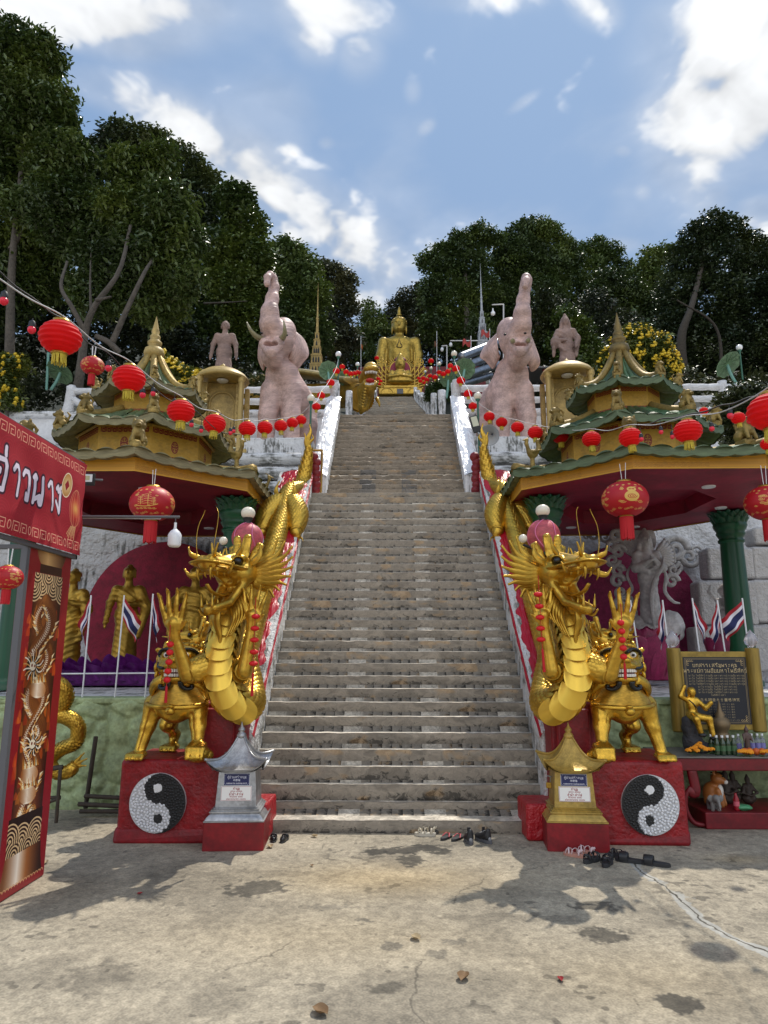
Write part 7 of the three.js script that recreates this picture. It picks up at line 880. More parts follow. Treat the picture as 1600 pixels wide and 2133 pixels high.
// ---- shrine at the head of the stairs: red wall, many-armed statue, huge seated statue behind
{
  const w = solo('shrine_wall', box(at(742, 790, 54).x, at(1012, 790, 54).x, at(800, 830, 54).y, at(800, 764, 54).y, -54.5, -54, 0.05), M.redFlat, 'long dark red wall behind the many armed gold statue', 'wall');
  const Z = 58, m = pxm(Z, 700), c = at(832, 765, Z), t = thing('giant_statue', 'huge golden seated statue with pointed flame crown at the head of the stairs', 'statue', c), b = new Body(); const P = (x, y, z = 0) => V(x * m, y * m, z * m);
  b.blob(P(0, 32), 27, 40, 20, 1); b.p.length = 0;
  b.blob(P(0, 22), 27 * m, 38 * m, 18 * m, 8 * m).blob(P(0, 52), 30 * m, 17 * m, 17 * m, 8 * m).blob(P(0, -20), 50 * m, 22 * m, 28 * m, 8 * m).limb(P(0, 62), P(0, 80), 9 * m, 9 * m, 5 * m).blob(P(0, 91), 14 * m, 18 * m, 15 * m, 4 * m).blob(P(0, 81, 6), 8 * m, 8 * m, 8 * m, 4 * m).blob(P(0, 99, -1), 15.5 * m, 12 * m, 16 * m, 2 * m).blob(P(0, 110, -2), 7 * m, 6 * m, 7 * m, 3 * m);
  for (const s of [-1, 1]) b.chain([P(s * 33, 55), P(s * 38, 25, 2), P(s * 35, -5, 8), P(s * 12, -16, 22)], [11 * m, 9.5 * m, 8 * m, 6 * m], 6 * m).blob(P(s * 14.6, 84, -1), 2.2 * m, 12 * m, 4 * m, 1.5 * m).cut(P(s * 5.5, 92, 15.5), 3.6 * m, 1.3 * m, 2 * m, 1.5 * m).blob(P(s * 5.5, 96.5, 12.6), 4.6 * m, 1.2 * m, 2.4 * m, 1.2 * m);
  b.blob(P(0, 90.5, 15), 2 * m, 5.5 * m, 3 * m, 1.6 * m).blob(P(0, 81.2, 13.2), 4 * m, 1.3 * m, 2 * m, 1.2 * m).limb(P(-24, 58, 9), P(24, -2, 17), 3 * m, 2 * m, 3 * m);
  const gm = mat(0.56, 0.40, 0.09, 0.36, { metalness: 0.7, map: goldMap }); part(t, 'body', b.mesh(P(-66, -45, -36), P(66, 124, 40), 0.075), gm);
  const curls = []; for (let i = 0; i < 130; i++) { const a = i * 2.4, v = i / 130, r = Math.sqrt(1 - v * v * 0.9); curls.push(ball(Math.cos(a) * 15.6 * m * r, (97 + v * 13) * m, (Math.sin(a) * 16 * r - 1) * m, 1.5 * m, 1, 1, 1, 6)); } part(t, 'hair_curls', mergeGeometries(curls.filter((g) => { g.computeBoundingSphere(); const q = g.boundingSphere.center; return q.y > 101 * m || q.z < 6 * m; })), gm, 'stuff');
  part(t, 'flame_crown', lathe([[5 * m, 114 * m], [6 * m, 117 * m], [3 * m, 119 * m], [4.2 * m, 123 * m], [3 * m, 128 * m], [0.2 * m, 136 * m]], 12), gm);
  part(t, 'breast_mark', sweep([P(-6, 38, 17.5), P(0, 36, 18.2), P(6, 38, 17.5), P(2, 46, 18), P(0, 58, 15.5), P(-2, 46, 18), P(-6, 38, 17.5)], () => 0.028, 30, 5), M.black);
  const Z2 = 50, m2 = pxm(Z2, 780), c2 = at(834, 822, Z2), s = thing('many_armed_statue', 'gold many armed seated statue with crimson halo at the top of the stairs', 'statue', c2), Q = (x, y, z = 0) => V(x * m2, y * m2, z * m2), g2 = mat(0.74, 0.50, 0.11, 0.38, { metalness: 0.7, map: goldMap });
  part(s, 'base', [box(-45 * m2, 45 * m2, -3 * m2, 12 * m2, -22 * m2, 10 * m2, 0.1), box(-36 * m2, 36 * m2, 12 * m2, 20 * m2, -20 * m2, 6 * m2, 0.1), box(-26 * m2, 26 * m2, 20 * m2, 28 * m2, -18 * m2, 4 * m2, 0.1)], g2); part(s, 'door', box(-7 * m2, 6 * m2, -2 * m2, 9 * m2, 8 * m2, 10.6 * m2, 0.02), M.grey);
  for (const x of [-28, 28]) part(s, 'base_arch', new THREE.TorusGeometry(13 * m2, 1.2 * m2, 8, 24, Math.PI).translate(x * m2, -2 * m2, 10 * m2), g2);
  const f = new Body(); f.blob(Q(0, 30), 21 * m2, 6 * m2, 11 * m2, 4 * m2).blob(Q(0, 40), 13 * m2, 11 * m2, 8 * m2, 4 * m2).limb(Q(0, 48), Q(0, 54), 4 * m2, 4 * m2, 3 * m2).blob(Q(0, 57, 1), 8 * m2, 10 * m2, 8 * m2, 2 * m2).blob(Q(0, 57, 9), 1.2 * m2, 2.5 * m2, 2 * m2, 1 * m2).limb(Q(0, 64), Q(0, 74), 8 * m2, 4 * m2, 3 * m2); for (const k of [-1, 1]) f.chain([Q(k * 13, 46), Q(k * 17, 37, 4), Q(k * 3, 37, 10)], [4 * m2, 3.5 * m2, 2.5 * m2], 2 * m2); part(s, 'body', f.mesh(Q(-26, 20, -16), Q(26, 84, 16), 0.06), g2).applyMatrix4(MX(0, -12 * m2, 3 * m2, 0, 0, 0, 1.3));
  part(s, 'halo', new THREE.CylinderGeometry(21 * m2, 21 * m2, 0.3, 40).rotateX(Math.PI / 2).translate(0, 56 * m2, -8 * m2), mat(0.30, 0.01, 0.05, 0.5)); part(s, 'halo_rim', new THREE.TorusGeometry(22 * m2, 2.4 * m2, 8, 48).translate(0, 56 * m2, -7 * m2), g2);
  for (let i = 0; i < 26; i++) { const a = -0.3 + i / 25 * (Math.PI + 0.6); part(s, 'halo_ray', bar(Q(Math.cos(a) * 16, 56 + Math.sin(a) * 16, -7), Q(Math.cos(a) * 36, 56 + Math.sin(a) * 33, -8), 0.05, 5, 0.03), g2); }
  for (const k of [-1, 1]) for (let i = 0; i < 9; i++) { const a = 0.95 - i * 0.22, l = 40 + 18 * Math.cos(a * 0.9) + (i === 0 ? -2 : 0), e = Q(k * Math.cos(a) * l, 38 + Math.sin(a) * l * 0.8, 2); part(s, 'arm', sweep([Q(k * 8, 42, -4), Q(k * Math.cos(a - 0.4) * l * 0.5, 36 + Math.sin(a - 0.5) * l * 0.5, 0), Q(k * Math.cos(a - 0.2) * l * 0.85, 37 + Math.sin(a - 0.15) * l * 0.72, 3), e], (q) => mix(3, 1.7, q) * m2, 16, 7), g2); part(s, 'hand', ball(e.x, e.y, e.z, 2.6 * m2, 0.8, 1.2, 0.7, 8), g2); }
  for (const k of [-1, 1]) for (const [x, y, r] of [[40, 70, 8], [48, 52, 5.5]]) { part(s, 'wheel', new THREE.TorusGeometry(r * m2, 1.1 * m2, 6, 26).translate(k * x * m2, y * m2, 2 * m2), g2); for (let i = 0; i < 3; i++) { const a = i * 1.047, o = part(s, 'spoke', box(-r * m2, r * m2, -0.03, 0.03, -0.03, 0.03, 0), g2); o.position.set(k * x * m2, y * m2, 2 * m2); o.rotation.z = a; } }
  for (const k of [-1, 1]) for (const x of [30, 38]) part(s, 'staff', bar(Q(k * x, 10, 4), Q(k * x, 92 - (x - 30), 2), 0.06, 6), g2);
  part(s, 'crown_top', [lathe([[6 * m2, 72 * m2], [7 * m2, 76 * m2], [3 * m2, 82 * m2], [3.6 * m2, 86 * m2], [0, 98 * m2]], 10)], g2); part(s, 'crimson_crest', new THREE.SphereGeometry(13 * m2, 16, 10, 0, 6.3, 0, 1.5).scale(1, 0.8, 0.4).translate(0, 76 * m2, -6 * m2), mat(0.22, 0.012, 0.09, 0.6));
}
// ---- spires
function spire(label, px, pyTop, pyBase, z, wpx, m, dark) { const b = at(px, pyBase, z), tp = at(px, pyTop, z), H = tp.y - b.y, w = wpx * pxm(z, 700) / 2, t = thing('spire', label, 'spire', V(b.x, b.y, -z)); const prof = [[1, 0], [1, 0.10], [1.06, 0.10], [1.06, 0.115], [0.86, 0.12], [0.84, 0.2], [0.9, 0.2], [0.9, 0.215], [0.68, 0.22], [0.66, 0.29], [0.72, 0.29], [0.72, 0.3], [0.5, 0.305], [0.48, 0.37], [0.54, 0.37], [0.54, 0.38], [0.33, 0.385], [0.31, 0.44], [0.36, 0.44], [0.36, 0.45], [0.2, 0.455], [0.16, 0.60], [0.21, 0.60], [0.21, 0.61], [0.13, 0.62], [0.05, 0.85], [0.01, 1]].map(([a, y]) => [a * w, y * H]); part(t, 'tower', sqLathe(prof), m); for (const [y, k, h] of [[0.02, 1, 0.07], [0.13, 0.86, 0.06], [0.23, 0.68, 0.055], [0.315, 0.49, 0.05], [0.395, 0.32, 0.04]]) for (const x of k > 0.6 ? [-0.5, 0, 0.5] : [0]) part(t, 'arch_window', extrude([[-0.13 * w, 0], [0.13 * w, 0], [0.13 * w, h * H * 0.6], [0, h * H], [-0.13 * w, h * H * 0.6]].map(([a, c]) => [a + x * w * k, c + y * H]), 0.02, 0).translate(0, 0, k * w + 0.005), dark); return t; }
spire('slender gold spire behind the left elephant ear', 659, 588, 785, 33, 25, M.goldPaint, M.black); spire('slender silver white spire between the gold statue and the right elephant', 1006, 548, 735, 33, 21, mat(0.62, 0.66, 0.72, 0.5, { map: mottle }), M.grey);
// ---- silver half-round roof sheets, shed, flags on the right terrace
{ const t = thing('silver_pipes', 'stack of big silver half round roof sheets behind the right elephant', 'roof sheets'); for (const [x0, y0, x1, y1, r] of [[961, 744, 1036, 714, 9.5], [968, 763, 1036, 738, 9], [975, 781, 1036, 760, 9], [962, 800, 1020, 782, 9]]) part(t, 'roof_sheet', bar(at(x0, y0, 23.5), at(x1, y1, 25), r * pxm(24, 750), 20), M.zinc); }
{ const t = thing('shed', 'dark roofed shed with a red post behind the right elephant', 'shed'); const a = at(1092, 768, 22), b = at(1150, 800, 22); part(t, 'roof', box(a.x, b.x + 0.6, a.y - 0.06, a.y, -24, -21.8, 0.01), M.grey); part(t, 'back', box(a.x, b.x, b.y - 0.3, a.y - 0.1, -24, -23.9, 0.01), mat(0.035, 0.028, 0.025, 0.8)); part(t, 'post', box(at(1135, 780, 21.9).x - 0.05, at(1135, 780, 21.9).x + 0.05, b.y - 0.3, a.y - 0.06, -22, -21.9, 0.01), M.redFlat); for (const x of [1100, 1118]) part(t, 'rafter', bar(at(x, 800, 23), at(x + 16, 770, 23), 0.04, 6), M.grey); }
function smallFlag(label, px, py, w, h, z, pole, c, group) { const t = thing('flag', label, 'flag', null, 0, group); part(t, 'pole', bar(at(pole[0], pole[1], z), at(pole[0], pole[2], z), 0.02, 6), M.pole); const a = at(px - w / 2, py + h / 2, z), b = at(px + w / 2, py - h / 2, z); part(t, 'cloth', grid(12, 5, (u, v) => V(mix(a.x, b.x, u), mix(a.y, b.y, v) + 0.08 * Math.sin(u * 5 + v) + u * 0.1, -z + 0.08 * Math.sin(u * 7))), mat(c[0], c[1], c[2], 0.8, { side: THREE.DoubleSide })); }
smallFlag('faded red flag left of the silver spire', 972, 717, 16, 12, 26, [981, 700, 800], [0.45, 0.07, 0.06]); smallFlag('faded red flag in front of the silver spire', 1011, 698, 17, 12, 26, [1020, 685, 800], [0.45, 0.07, 0.06]); smallFlag('small orange flag on a thin pole in the dark left of the gold statue', 754, 724, 4, 9, 46, [752, 700, 790], [0.5, 0.16, 0.03]); smallFlag('brown flag on a thin pole in the dark right of the gold statue', 908, 719, 6, 11, 46, [910, 690, 790], [0.22, 0.1, 0.05]);
{ const t = thing('lamp_gallows', 'thin gallows pole with a bare bulb above the right elephant head', 'lamp pole'); part(t, 'pole', bar(at(1049, 634, 20), at(1049, 780, 20), 0.022, 6), M.wire); part(t, 'arm', bar(at(1025, 635, 20), at(1049, 634, 20), 0.018, 6), M.wire); const b = at(1027, 650, 20); part(t, 'bulb', [lathe([[0.02, 0.12], [0.02, 0.05], [0.07, -0.02], [0.06, -0.09], [0, -0.11]], 12).translate(b.x, b.y, b.z)], M.globeWhite); }
{ const t = thing('lamp_gallows', 'thin gallows poles with hanging bulbs in the dark right of the gold statue', 'lamp pole'); part(t, 'pole', bar(at(931, 720, 40), at(931, 790, 40), 0.04, 6), M.wire); part(t, 'arm', bar(at(938, 710, 40), at(1000, 710, 40), 0.035, 6), M.wire); part(t, 'arm', bar(at(920, 721, 40), at(931, 720, 40), 0.035, 6), M.wire); for (const [x, y] of [[939, 718], [921, 728]]) { const b = at(x, y, 40); part(t, 'bulb', ball(b.x, b.y, b.z, 0.1, 1, 1.5, 1, 10), M.globeWhite); } }
for (const s of [-1, 1]) { // red scalloped end posts with yellow frames at the landing
  const t = thing('landing_post', s < 0 ? 'red scalloped post with yellow frame at the left end of the landing' : 'red scalloped post at the right end of the landing', 'post'); const px = s < 0 ? 653 : 989; part(t, 'drum', [0, 1, 2, 3, 4, 5, 6].map((i) => { const p = at(px + (i === 0 ? 0 : 3 + (i % 2) * 2), 952 + i * 11.5, 13.75); return ball(p.x, p.y, p.z, 0.105, 1, 1.0, 0.8, 14); }), M.red); if (s < 0) part(t, 'yellow_frame', [bar(at(671, 938, 13.85), at(668, 1026, 13.85), 0.025, 4), bar(at(645, 938, 13.85), at(671, 938, 13.85), 0.025, 4)], M.yellow); }
// ---- pink bud lamps behind the dragon heads
function budLamp(label, px, py, r, gy, z) { const c = at(px, py, z), R = r * pxm(z, py), t = thing('bud_lamp', label, 'lamp', V(c.x, 0, -z), 0, 'pink lotus bud lamps'); part(t, 'post', bar(V(0, 1.3, 0), V(0, c.y - R * 0.9, 0), 0.05, 10), M.green); const b = new THREE.SphereGeometry(R, 32, 20); const p = b.attributes.position; for (let i = 0; i < p.count; i++) { const x = p.getX(i), y = p.getY(i), zz = p.getZ(i), a = Math.atan2(zz, x), k = 1 + 0.035 * Math.abs(Math.sin(a * 2.5 + y / R * 0.7)); p.setXYZ(i, x * k, y * 1.04, zz * k); } b.computeVertexNormals(); part(t, 'bud', b.translate(0, c.y, 0), mat(0.86, 0.15, 0.18, 0.5, { map: mottle })); for (let i = 0; i < 5; i++) { const a0 = i * 1.257 + 0.5; part(t, 'petal_edge', sweep([...Array(9)].map((_, k) => { const q = k / 8, a = a0 + Math.sin(q * 3.1) * 0.55, e = -0.9 + q * 2.2; return V(Math.cos(a) * Math.cos(e) * R * 1.035, c.y + Math.sin(e) * R * 1.05, Math.sin(a) * Math.cos(e) * R * 1.035); }), () => 0.009, 20, 5), mat(0.66, 0.16, 0.3, 0.4)); } const gl = at(px, gy, z).y; part(t, 'neck', lathe([[0.07, c.y + R * 0.95], [0.05, c.y + R * 1.1], [0.075, gl - 0.07]], 14), M.black); part(t, 'globe', ball(0, gl, 0, 0.102, 1, 0.9, 1, 20), M.globe); const side = at(px - 46, gy + 60, z); part(t, 'side_globe', ball(side.x - c.x, side.y, 0.1, 0.06, 1, 1, 1, 16), M.globe); part(t, 'side_arm', bar(V(0, side.y - 0.2, 0.02), V(side.x - c.x, side.y - 0.09, 0.1), 0.02, 7), M.black); return t; }
budLamp('pink lotus bud lamp with cream globe behind the left dragon head', 515, 1121, 31, 1069, 9.7); budLamp('pink lotus bud lamp with cream globe behind the right dragon head', 1133, 1117, 33, 1064, 9.7);
// ================================================================== LANTERNS, FLAGS, BANNER, ALTAR, SHOES
const shadeG = (() => { const p = []; for (let i = 0; i <= 44; i++) { const a = -1.22 + i / 44 * 2.44, k = 1 + 0.035 * Math.cos(i / 44 * 2.44 * 20); p.push([Math.cos(a) * k, Math.sin(a) * 0.84 / Math.sin(1.22) * 0.95]); } return lathe(p, 30); })();
const capG = lathe([[0.05, 0.1], [0.4, 0.1], [0.4, -0.02], [0.36, -0.02], [0.36, 0.07]], 22), fringeG = mergeGeometries([...Array(34)].map((_, i) => { const a = i / 34 * 6.283, l = 0.5 + 0.12 * hash3(i, 3, 4), g = new THREE.BoxGeometry(0.05, l, 0.012); g.translate(0, -l / 2, 0); g.applyMatrix4(MX(Math.sin(a) * 0.33, 0, Math.cos(a) * 0.33, 0.05 * (hash3(i, 1, 1) - 0.5) * 4, a, 0.12 * (hash3(i, 2, 2) - 0.5) * 2)); return g; }));
const hangG = bar(V(0, 0.9, 0), V(0, 1.2, 0), 0.02, 5);
let lan0; const lanternTops = [];
function lantern(px, py, r, z, label, group) {
  const c = at(px, py, z), R = r * pxm(z, py); let t;
  if (!lan0) { t = thing('red_lantern', label, 'lantern', c, 0, group); part(t, 'shade', shadeG, M.lantern); part(t, 'cap', capG.clone().translate(0, 0.82, 0), M.goldBright); part(t, 'cap', capG.clone().translate(0, -0.86, 0), M.goldBright); part(t, 'fringe', fringeG.clone().translate(0, -0.84, 0), M.tassel); part(t, 'hanger', hangG, M.wireDark); lan0 = t; }
  else { t = copyOf(lan0, label, c); if (group) t.userData.group = group; else delete t.userData.group; }
  t.scale.setScalar(R); t.rotation.set(rr(-0.08, 0.08), rr(0, 6), rr(-0.1, 0.1)); lanternTops.push(c.clone().add(V(0, R * 1.18, 0))); return c.clone().add(V(0, R * 1.18, 0));
}
function wireThrough(name, label, pts, sag, m, r = 0.006) { const all = []; pts.forEach((p, i) => { all.push(p); if (i + 1 < pts.length) { const q = p.clone().lerp(pts[i + 1], 0.5); q.y -= sag * p.distanceTo(pts[i + 1]); all.push(q); } }); return solo(name, sweep(all, () => r, all.length * 5, 5), m, label, 'wire'); }
function bulbDrop(px, py, r, z, label, group, up = 26) { const c = at(px, py, z), R = r * pxm(z, py), t = thing('festoon_bulb', label, 'light bulb', c, 0, group); part(t, 'bulb', ball(0, 0, 0, R, 1, 1.05, 1, 12), M.bulb); part(t, 'socket', lathe([[R * 0.75, R * 0.6], [R * 0.85, R * 1.1], [R * 0.75, R * 2.1], [R * 0.3, R * 2.5], [0, R * 2.5]], 12), M.black); part(t, 'cord', bar(V(0, R * 2.4, 0), V(0, up * pxm(z, py), 0), 0.004, 5), M.wireDark); }
{
  const LL = [[126, 703, 42, 5.0, 'biggest red paper lantern, at the upper left'], [269, 789, 33, 6.5, 'red paper lantern in front of the left pavilion spire'], [377, 857, 28, 7.7, 'red paper lantern third from the left, over the roof edge of the left pavilion'], [447, 883, 23, 9.3, 'red paper lantern in front of the left niche'], [515, 893, 18, 11.6, 'red paper lantern at the right column of the left niche'], [552, 891, 16, 12.8, 'red paper lantern in front of the left elephant front leg'], [585, 887, 14, 13.4, 'red paper lantern between the left elephant legs'], [609, 881, 12.5, 13.8, 'red paper lantern second from the left lamp post'], [627, 875, 11.5, 14.0, 'red paper lantern next to the left lamp post']];
  const top = LL.map((a) => lantern(...a)); const post = at(648, 842, 14.0);
  wireThrough('lantern_wire', 'pale wire carrying the red lanterns on the left', [at(-30, 560, 4.2), ...top, post], 0.03, M.wire);
  wireThrough('bulb_wire', 'dark wire with red bulbs at the upper left', [at(-20, 545, 4.3), at(75, 625, 4.8), at(140, 668, 5.2), at(225, 735, 6.2), at(300, 792, 7.0), at(400, 850, 8.2), at(500, 905, 10.5)], 0.05, M.wireDark);
  const up = [[659, 847, 9, 14.5], [669, 824, 8.5, 15.5], [689, 797, 8.5, 17], [701, 773, 7.5, 18.3]].map(([x, y, r, z]) => lantern(x, y, r, z, 'small red lantern on the wire climbing beside the left ramp', 'lanterns climbing beside the left ramp'));
  wireThrough('lantern_wire', 'wire of small lanterns climbing from lamp to lamp on the left', [post, ...up, at(705, 748, 18.6)], 0.02, M.pole);
  const RL = [[1606, 858, 45, 5.0, 'biggest red paper lantern on the right, cut by the photo edge'], [1433, 898, 28, 7.5, 'red paper lantern before the right pavilion roof, second from the right edge'], [1313, 911, 23, 9.2, 'red paper lantern in front of the front corner of the right pavilion frieze'], [1232, 915, 19, 11, 'red paper lantern at the left end of the right pavilion frieze'], [1167, 909, 17, 12.4, 'red paper lantern below the right niche'], [1115, 901, 15.5, 13.2, 'red paper lantern at the right front foot of the right elephant'], [1078, 890, 13.5, 13.6, 'red paper lantern between the right elephant legs'], [1045, 880, 12, 13.8, 'red paper lantern at the left foot of the right elephant'], [1019, 868, 11.5, 14.0, 'red paper lantern next to the right lamp post']];
  const rt = RL.map((a) => lantern(...a)), rpost = at(995, 838, 14.0); wireThrough('lantern_wire', 'pale wire carrying the red lanterns on the right', [at(1700, 700, 4.2), ...rt, rpost], 0.03, M.wire);
  const ru = [[985, 846, 9, 14.5], [975, 820, 9, 15.6], [960, 793, 9, 17], [950, 768, 8, 18.3]].map(([x, y, r, z]) => lantern(x, y, r, z, 'small red lantern on the wire climbing beside the right ramp', 'lanterns climbing beside the right ramp')); wireThrough('lantern_wire', 'wire of small lanterns climbing from lamp to lamp on the right', [rpost, ...ru, at(946, 748, 18.6)], 0.02, M.pole);
  const fl = [[713, 764, 6], [721, 775, 6], [731, 779, 6], [739, 778, 5.5], [745, 776, 5.5], [752, 778, 5], [752, 786, 5]].map(([x, y, r], i) => lantern(x, y, r, 19.5 + i * 0.6, 'tiny red lantern in the cluster left of the golden serpent', 'tiny lanterns left of the serpent')); wireThrough('lantern_wire', 'drooping wire of tiny lanterns left of the serpent', [at(706, 750, 18.6), ...fl], 0.02, M.wireDark);
  const fr = [[938, 762, 6], [933, 774, 6], [924, 779, 6], [915, 776, 5.5], [906, 786, 6], [896, 783, 5], [889, 791, 5], [882, 788, 5], [876, 794, 4.5], [884, 797, 4.5], [873, 788, 4]].map(([x, y, r], i) => lantern(x, y, r, 20 + i * 0.9, 'tiny red lantern in the cluster above the glossy bush', 'tiny lanterns right of the upper steps')); wireThrough('lantern_wire', 'drooping wire of tiny lanterns right of the upper steps', [at(945, 750, 18.6), ...fr], 0.015, M.wireDark);
  [[788, 789, 4], [793, 794, 4], [791, 800, 3.5]].forEach(([x, y, r], i) => lantern(x, y, r, 34 + i, 'tiny red lantern right of the serpent mouth', 'tiny lanterns right of the serpent')); lantern(785, 746, 5, 40, 'single round red lantern in the dark left of the giant statue'); lantern(898, 752, 6, 40, 'single dim red lantern in the dark right of the giant statue');
  lantern(1538, 871, 14, 8.2, 'small red lantern with fringe before the bush at the far right'); lantern(1466, 856, 9, 9.2, 'small red lantern behind the corner guardian of the right pavilion'); lantern(1600, 925, 15, 7.5, 'small red lantern at the right edge below the biggest right one');
  for (const [x, y, r, z, w] of [[8, 627, 9, 4.3, 'at the left photo edge'], [66, 687, 8.5, 4.7, 'left of the biggest red lantern'], [226, 767, 7, 6.0, 'between the small printed lantern and second lantern'], [297, 823, 6.5, 6.9, 'just right of the second red lantern'], [319, 820, 5.5, 7.1, 'hanging over the left pavilion roof'], [363, 842, 5, 7.7, 'above the third red lantern'], [399, 885, 5, 8.2, 'just right of the third red lantern'], [419, 897, 4.5, 8.7, 'left of the niche lantern'], [480, 902, 4.5, 9.9, 'right of the niche lantern'], [487, 898, 4, 10.1, 'rightmost of the left festoon']]) bulbDrop(x, y, r, z, 'red festoon bulb in a black socket ' + w);
  for (const [x, y, r, z, w] of [[1521, 866, 6.5, 7.3, 'beside the small fringed lantern at the far right'], [1562, 877, 6.5, 6.7, 'between the far right lanterns'], [1483, 893, 5.5, 7.2, 'right of the big right pavilion lantern'], [1401, 910, 5, 8, 'left of the big right pavilion lantern'], [1377, 900, 4.8, 8.3, 'before the right frieze medallion'], [1336, 915, 5, 8.6, 'touching the frieze corner lantern']]) bulbDrop(x, y, r, z, 'red festoon bulb in a black socket ' + w);
  wireThrough('bulb_wire', 'dark wire with red bulbs over the right pavilion', [at(1330, 885, 9.3), at(1380, 872, 8.4), at(1440, 862, 7.8), at(1500, 845, 7.2), at(1560, 828, 6.6), at(1640, 806, 5.6)], 0.03, M.wireDark, 0.009);
}
// printed oblate lanterns with gold figures
const goldPrint = (kind) => canvasTex(1024, 512, (g, W, H) => {
  g.fillStyle = '#b3101c'; g.fillRect(0, 0, W, H); g.strokeStyle = '#d9b35a'; g.fillStyle = '#d9b35a'; g.lineCap = 'round';
  const curl = (x, y, r, n) => { g.beginPath(); for (let i = 0; i < 30; i++) { const a = i / 30 * n * 6.28, q = r * (1 - i / 34); g[i ? 'lineTo' : 'moveTo'](x + Math.cos(a) * q, y + Math.sin(a) * q * 0.8); } g.stroke(); };
  const flower = (x, y, r) => { for (let i = 0; i < 5; i++) { const a = i * 1.257; g.beginPath(); g.arc(x + Math.cos(a) * r, y + Math.sin(a) * r, r * 0.6, 0, 7); g.stroke(); } };
  for (let k = 0; k < 4; k++) {
    const x = 128 + k * 256; g.lineWidth = 5;
    if (kind === 'ship' && k % 2 === 0) { for (const [dx, w, h] of [[-34, 44, 80], [20, 56, 110], [62, 30, 70]]) { for (let i = 0; i < 5; i++) { g.beginPath(); g.moveTo(x + dx - w / 2, 300 - i * h / 4); g.quadraticCurveTo(x + dx, 290 - i * h / 4, x + dx + w / 2 * (1 - i * 0.08), 300 - i * h / 4); g.stroke(); } g.beginPath(); g.moveTo(x + dx, 310); g.lineTo(x + dx, 296 - h); g.stroke(); } g.lineWidth = 9; g.beginPath(); g.moveTo(x - 76, 312); g.quadraticCurveTo(x, 356, x + 90, 300); g.stroke(); g.lineWidth = 5; for (let i = -2; i < 3; i++) curl(x + i * 34, 352, 16, 1.4); flower(x - 74, 190, 10); }
    else if (kind === 'figure' && k % 2 === 0) { g.beginPath(); g.arc(x, 190, 34, 0, 7); g.fill(); g.beginPath(); g.ellipse(x, 270, 52, 60, 0, 0, 7); g.fill(); g.strokeStyle = '#b3101c'; curl(x, 270, 36, 2.2); g.beginPath(); g.arc(x - 12, 188, 5, 0, 7); g.arc(x + 12, 188, 5, 0, 7); g.stroke(); g.strokeStyle = '#d9b35a'; for (const s of [-1, 1]) { curl(x + s * 66, 330, 22, 1.6); flower(x + s * 70, 180, 9); } }
    else { for (let i = 0; i < 9; i++) { const a = i * 0.9, q = 20 + i * 8; curl(x + Math.cos(a) * q * 0.8, 270 + Math.sin(a) * q, 22, 1.8); } flower(x + 30, 180, 12); flower(x - 40, 210, 10); }
    g.lineWidth = 4; for (let i = 0; i < 4; i++) { curl(x - 84 + i * 56, 320 + (i % 2) * 90, 15, 1.6); curl(x - 70 + i * 50, 158 + (i % 2) * 40, 12, 1.4); } for (let i = 0; i < 5; i++) { curl(x - 100 + i * 50, 400 + (i % 2) * 18, 18, 1.5); flower(x - 110 + i * 52, 110 + (i % 2) * 14, 7); }
  }
});
const prints = { ship: mat(1, 1, 1, 0.5, { map: goldPrint('ship') }), figure: mat(1, 1, 1, 0.5, { map: goldPrint('figure') }), curls: mat(1, 1, 1, 0.5, { map: goldPrint('curls') }) };
const oblate = (() => { const p = []; for (let i = 0; i <= 30; i++) { const a = -1.2 + i / 30 * 2.4; p.push([Math.cos(a), Math.sin(a) * 0.76 / 0.93]); } return lathe(p, 40); })();
const longTassel = mergeGeometries([...Array(44)].map((_, i) => { const a = i / 44 * 6.283, l = 0.95 + 0.09 * hash3(i, 3, 9), g = new THREE.BoxGeometry(0.042, l, 0.01); g.translate(0, -l / 2, 0); g.applyMatrix4(MX(Math.sin(a) * 0.29, 0, Math.cos(a) * 0.29, 0, a, 0.03 * (hash3(i, 2, 6) - 0.5))); return g; }));
function printed(label, px, py, r, z, kind, turn, upPx) { const c = at(px, py, z), R = r * pxm(z, py), t = thing('printed_lantern', label, 'lantern', c, turn), u = at(px, py - upPx, z).y - c.y; part(t, 'shade', oblate.clone().scale(R, R, R), prints[kind]); part(t, 'cap', lathe([[0.02, 0.07], [0.3, 0.07], [0.33, -0.02], [0.3, -0.03]], 20).scale(R, R, R).translate(0, R * 0.78, 0), M.goldBright); part(t, 'cap', lathe([[0.02, 0], [0.3, 0], [0.3, 0.05]], 20).scale(R, R, R).translate(0, -R * 0.8, 0), M.goldBright); part(t, 'tassel', longTassel.clone().scale(R, R, R).translate(0, -R * 0.78, 0), M.tasselRed); for (const s of [-1, 1]) part(t, 'string', bar(V(s * R * 0.08, R * 0.8, 0), V(s * R * 0.14, u, 0), 0.005, 5), M.pole); }
printed('red lantern with a gold sailing ship hanging under the left pavilion eave', 317, 1050, 46, 9.6, 'ship', -0.75, 72); printed('red lantern with a gold figure hanging under the right pavilion front corner', 1302, 1040, 47, 9.6, 'figure', -0.8, 75); printed('red gold printed lantern cut by the right photo edge', 1598, 1048, 44, 9.6, 'curls', 0.3, 78); printed('red gold printed lantern beside the grey banner frame at the left edge', 16, 1203, 31, 5.2, 'curls', 0.2, 60); printed('small red printed lantern with red tassel between the two biggest left lanterns', 193, 762, 24, 5.7, 'curls', 0.4, 40);

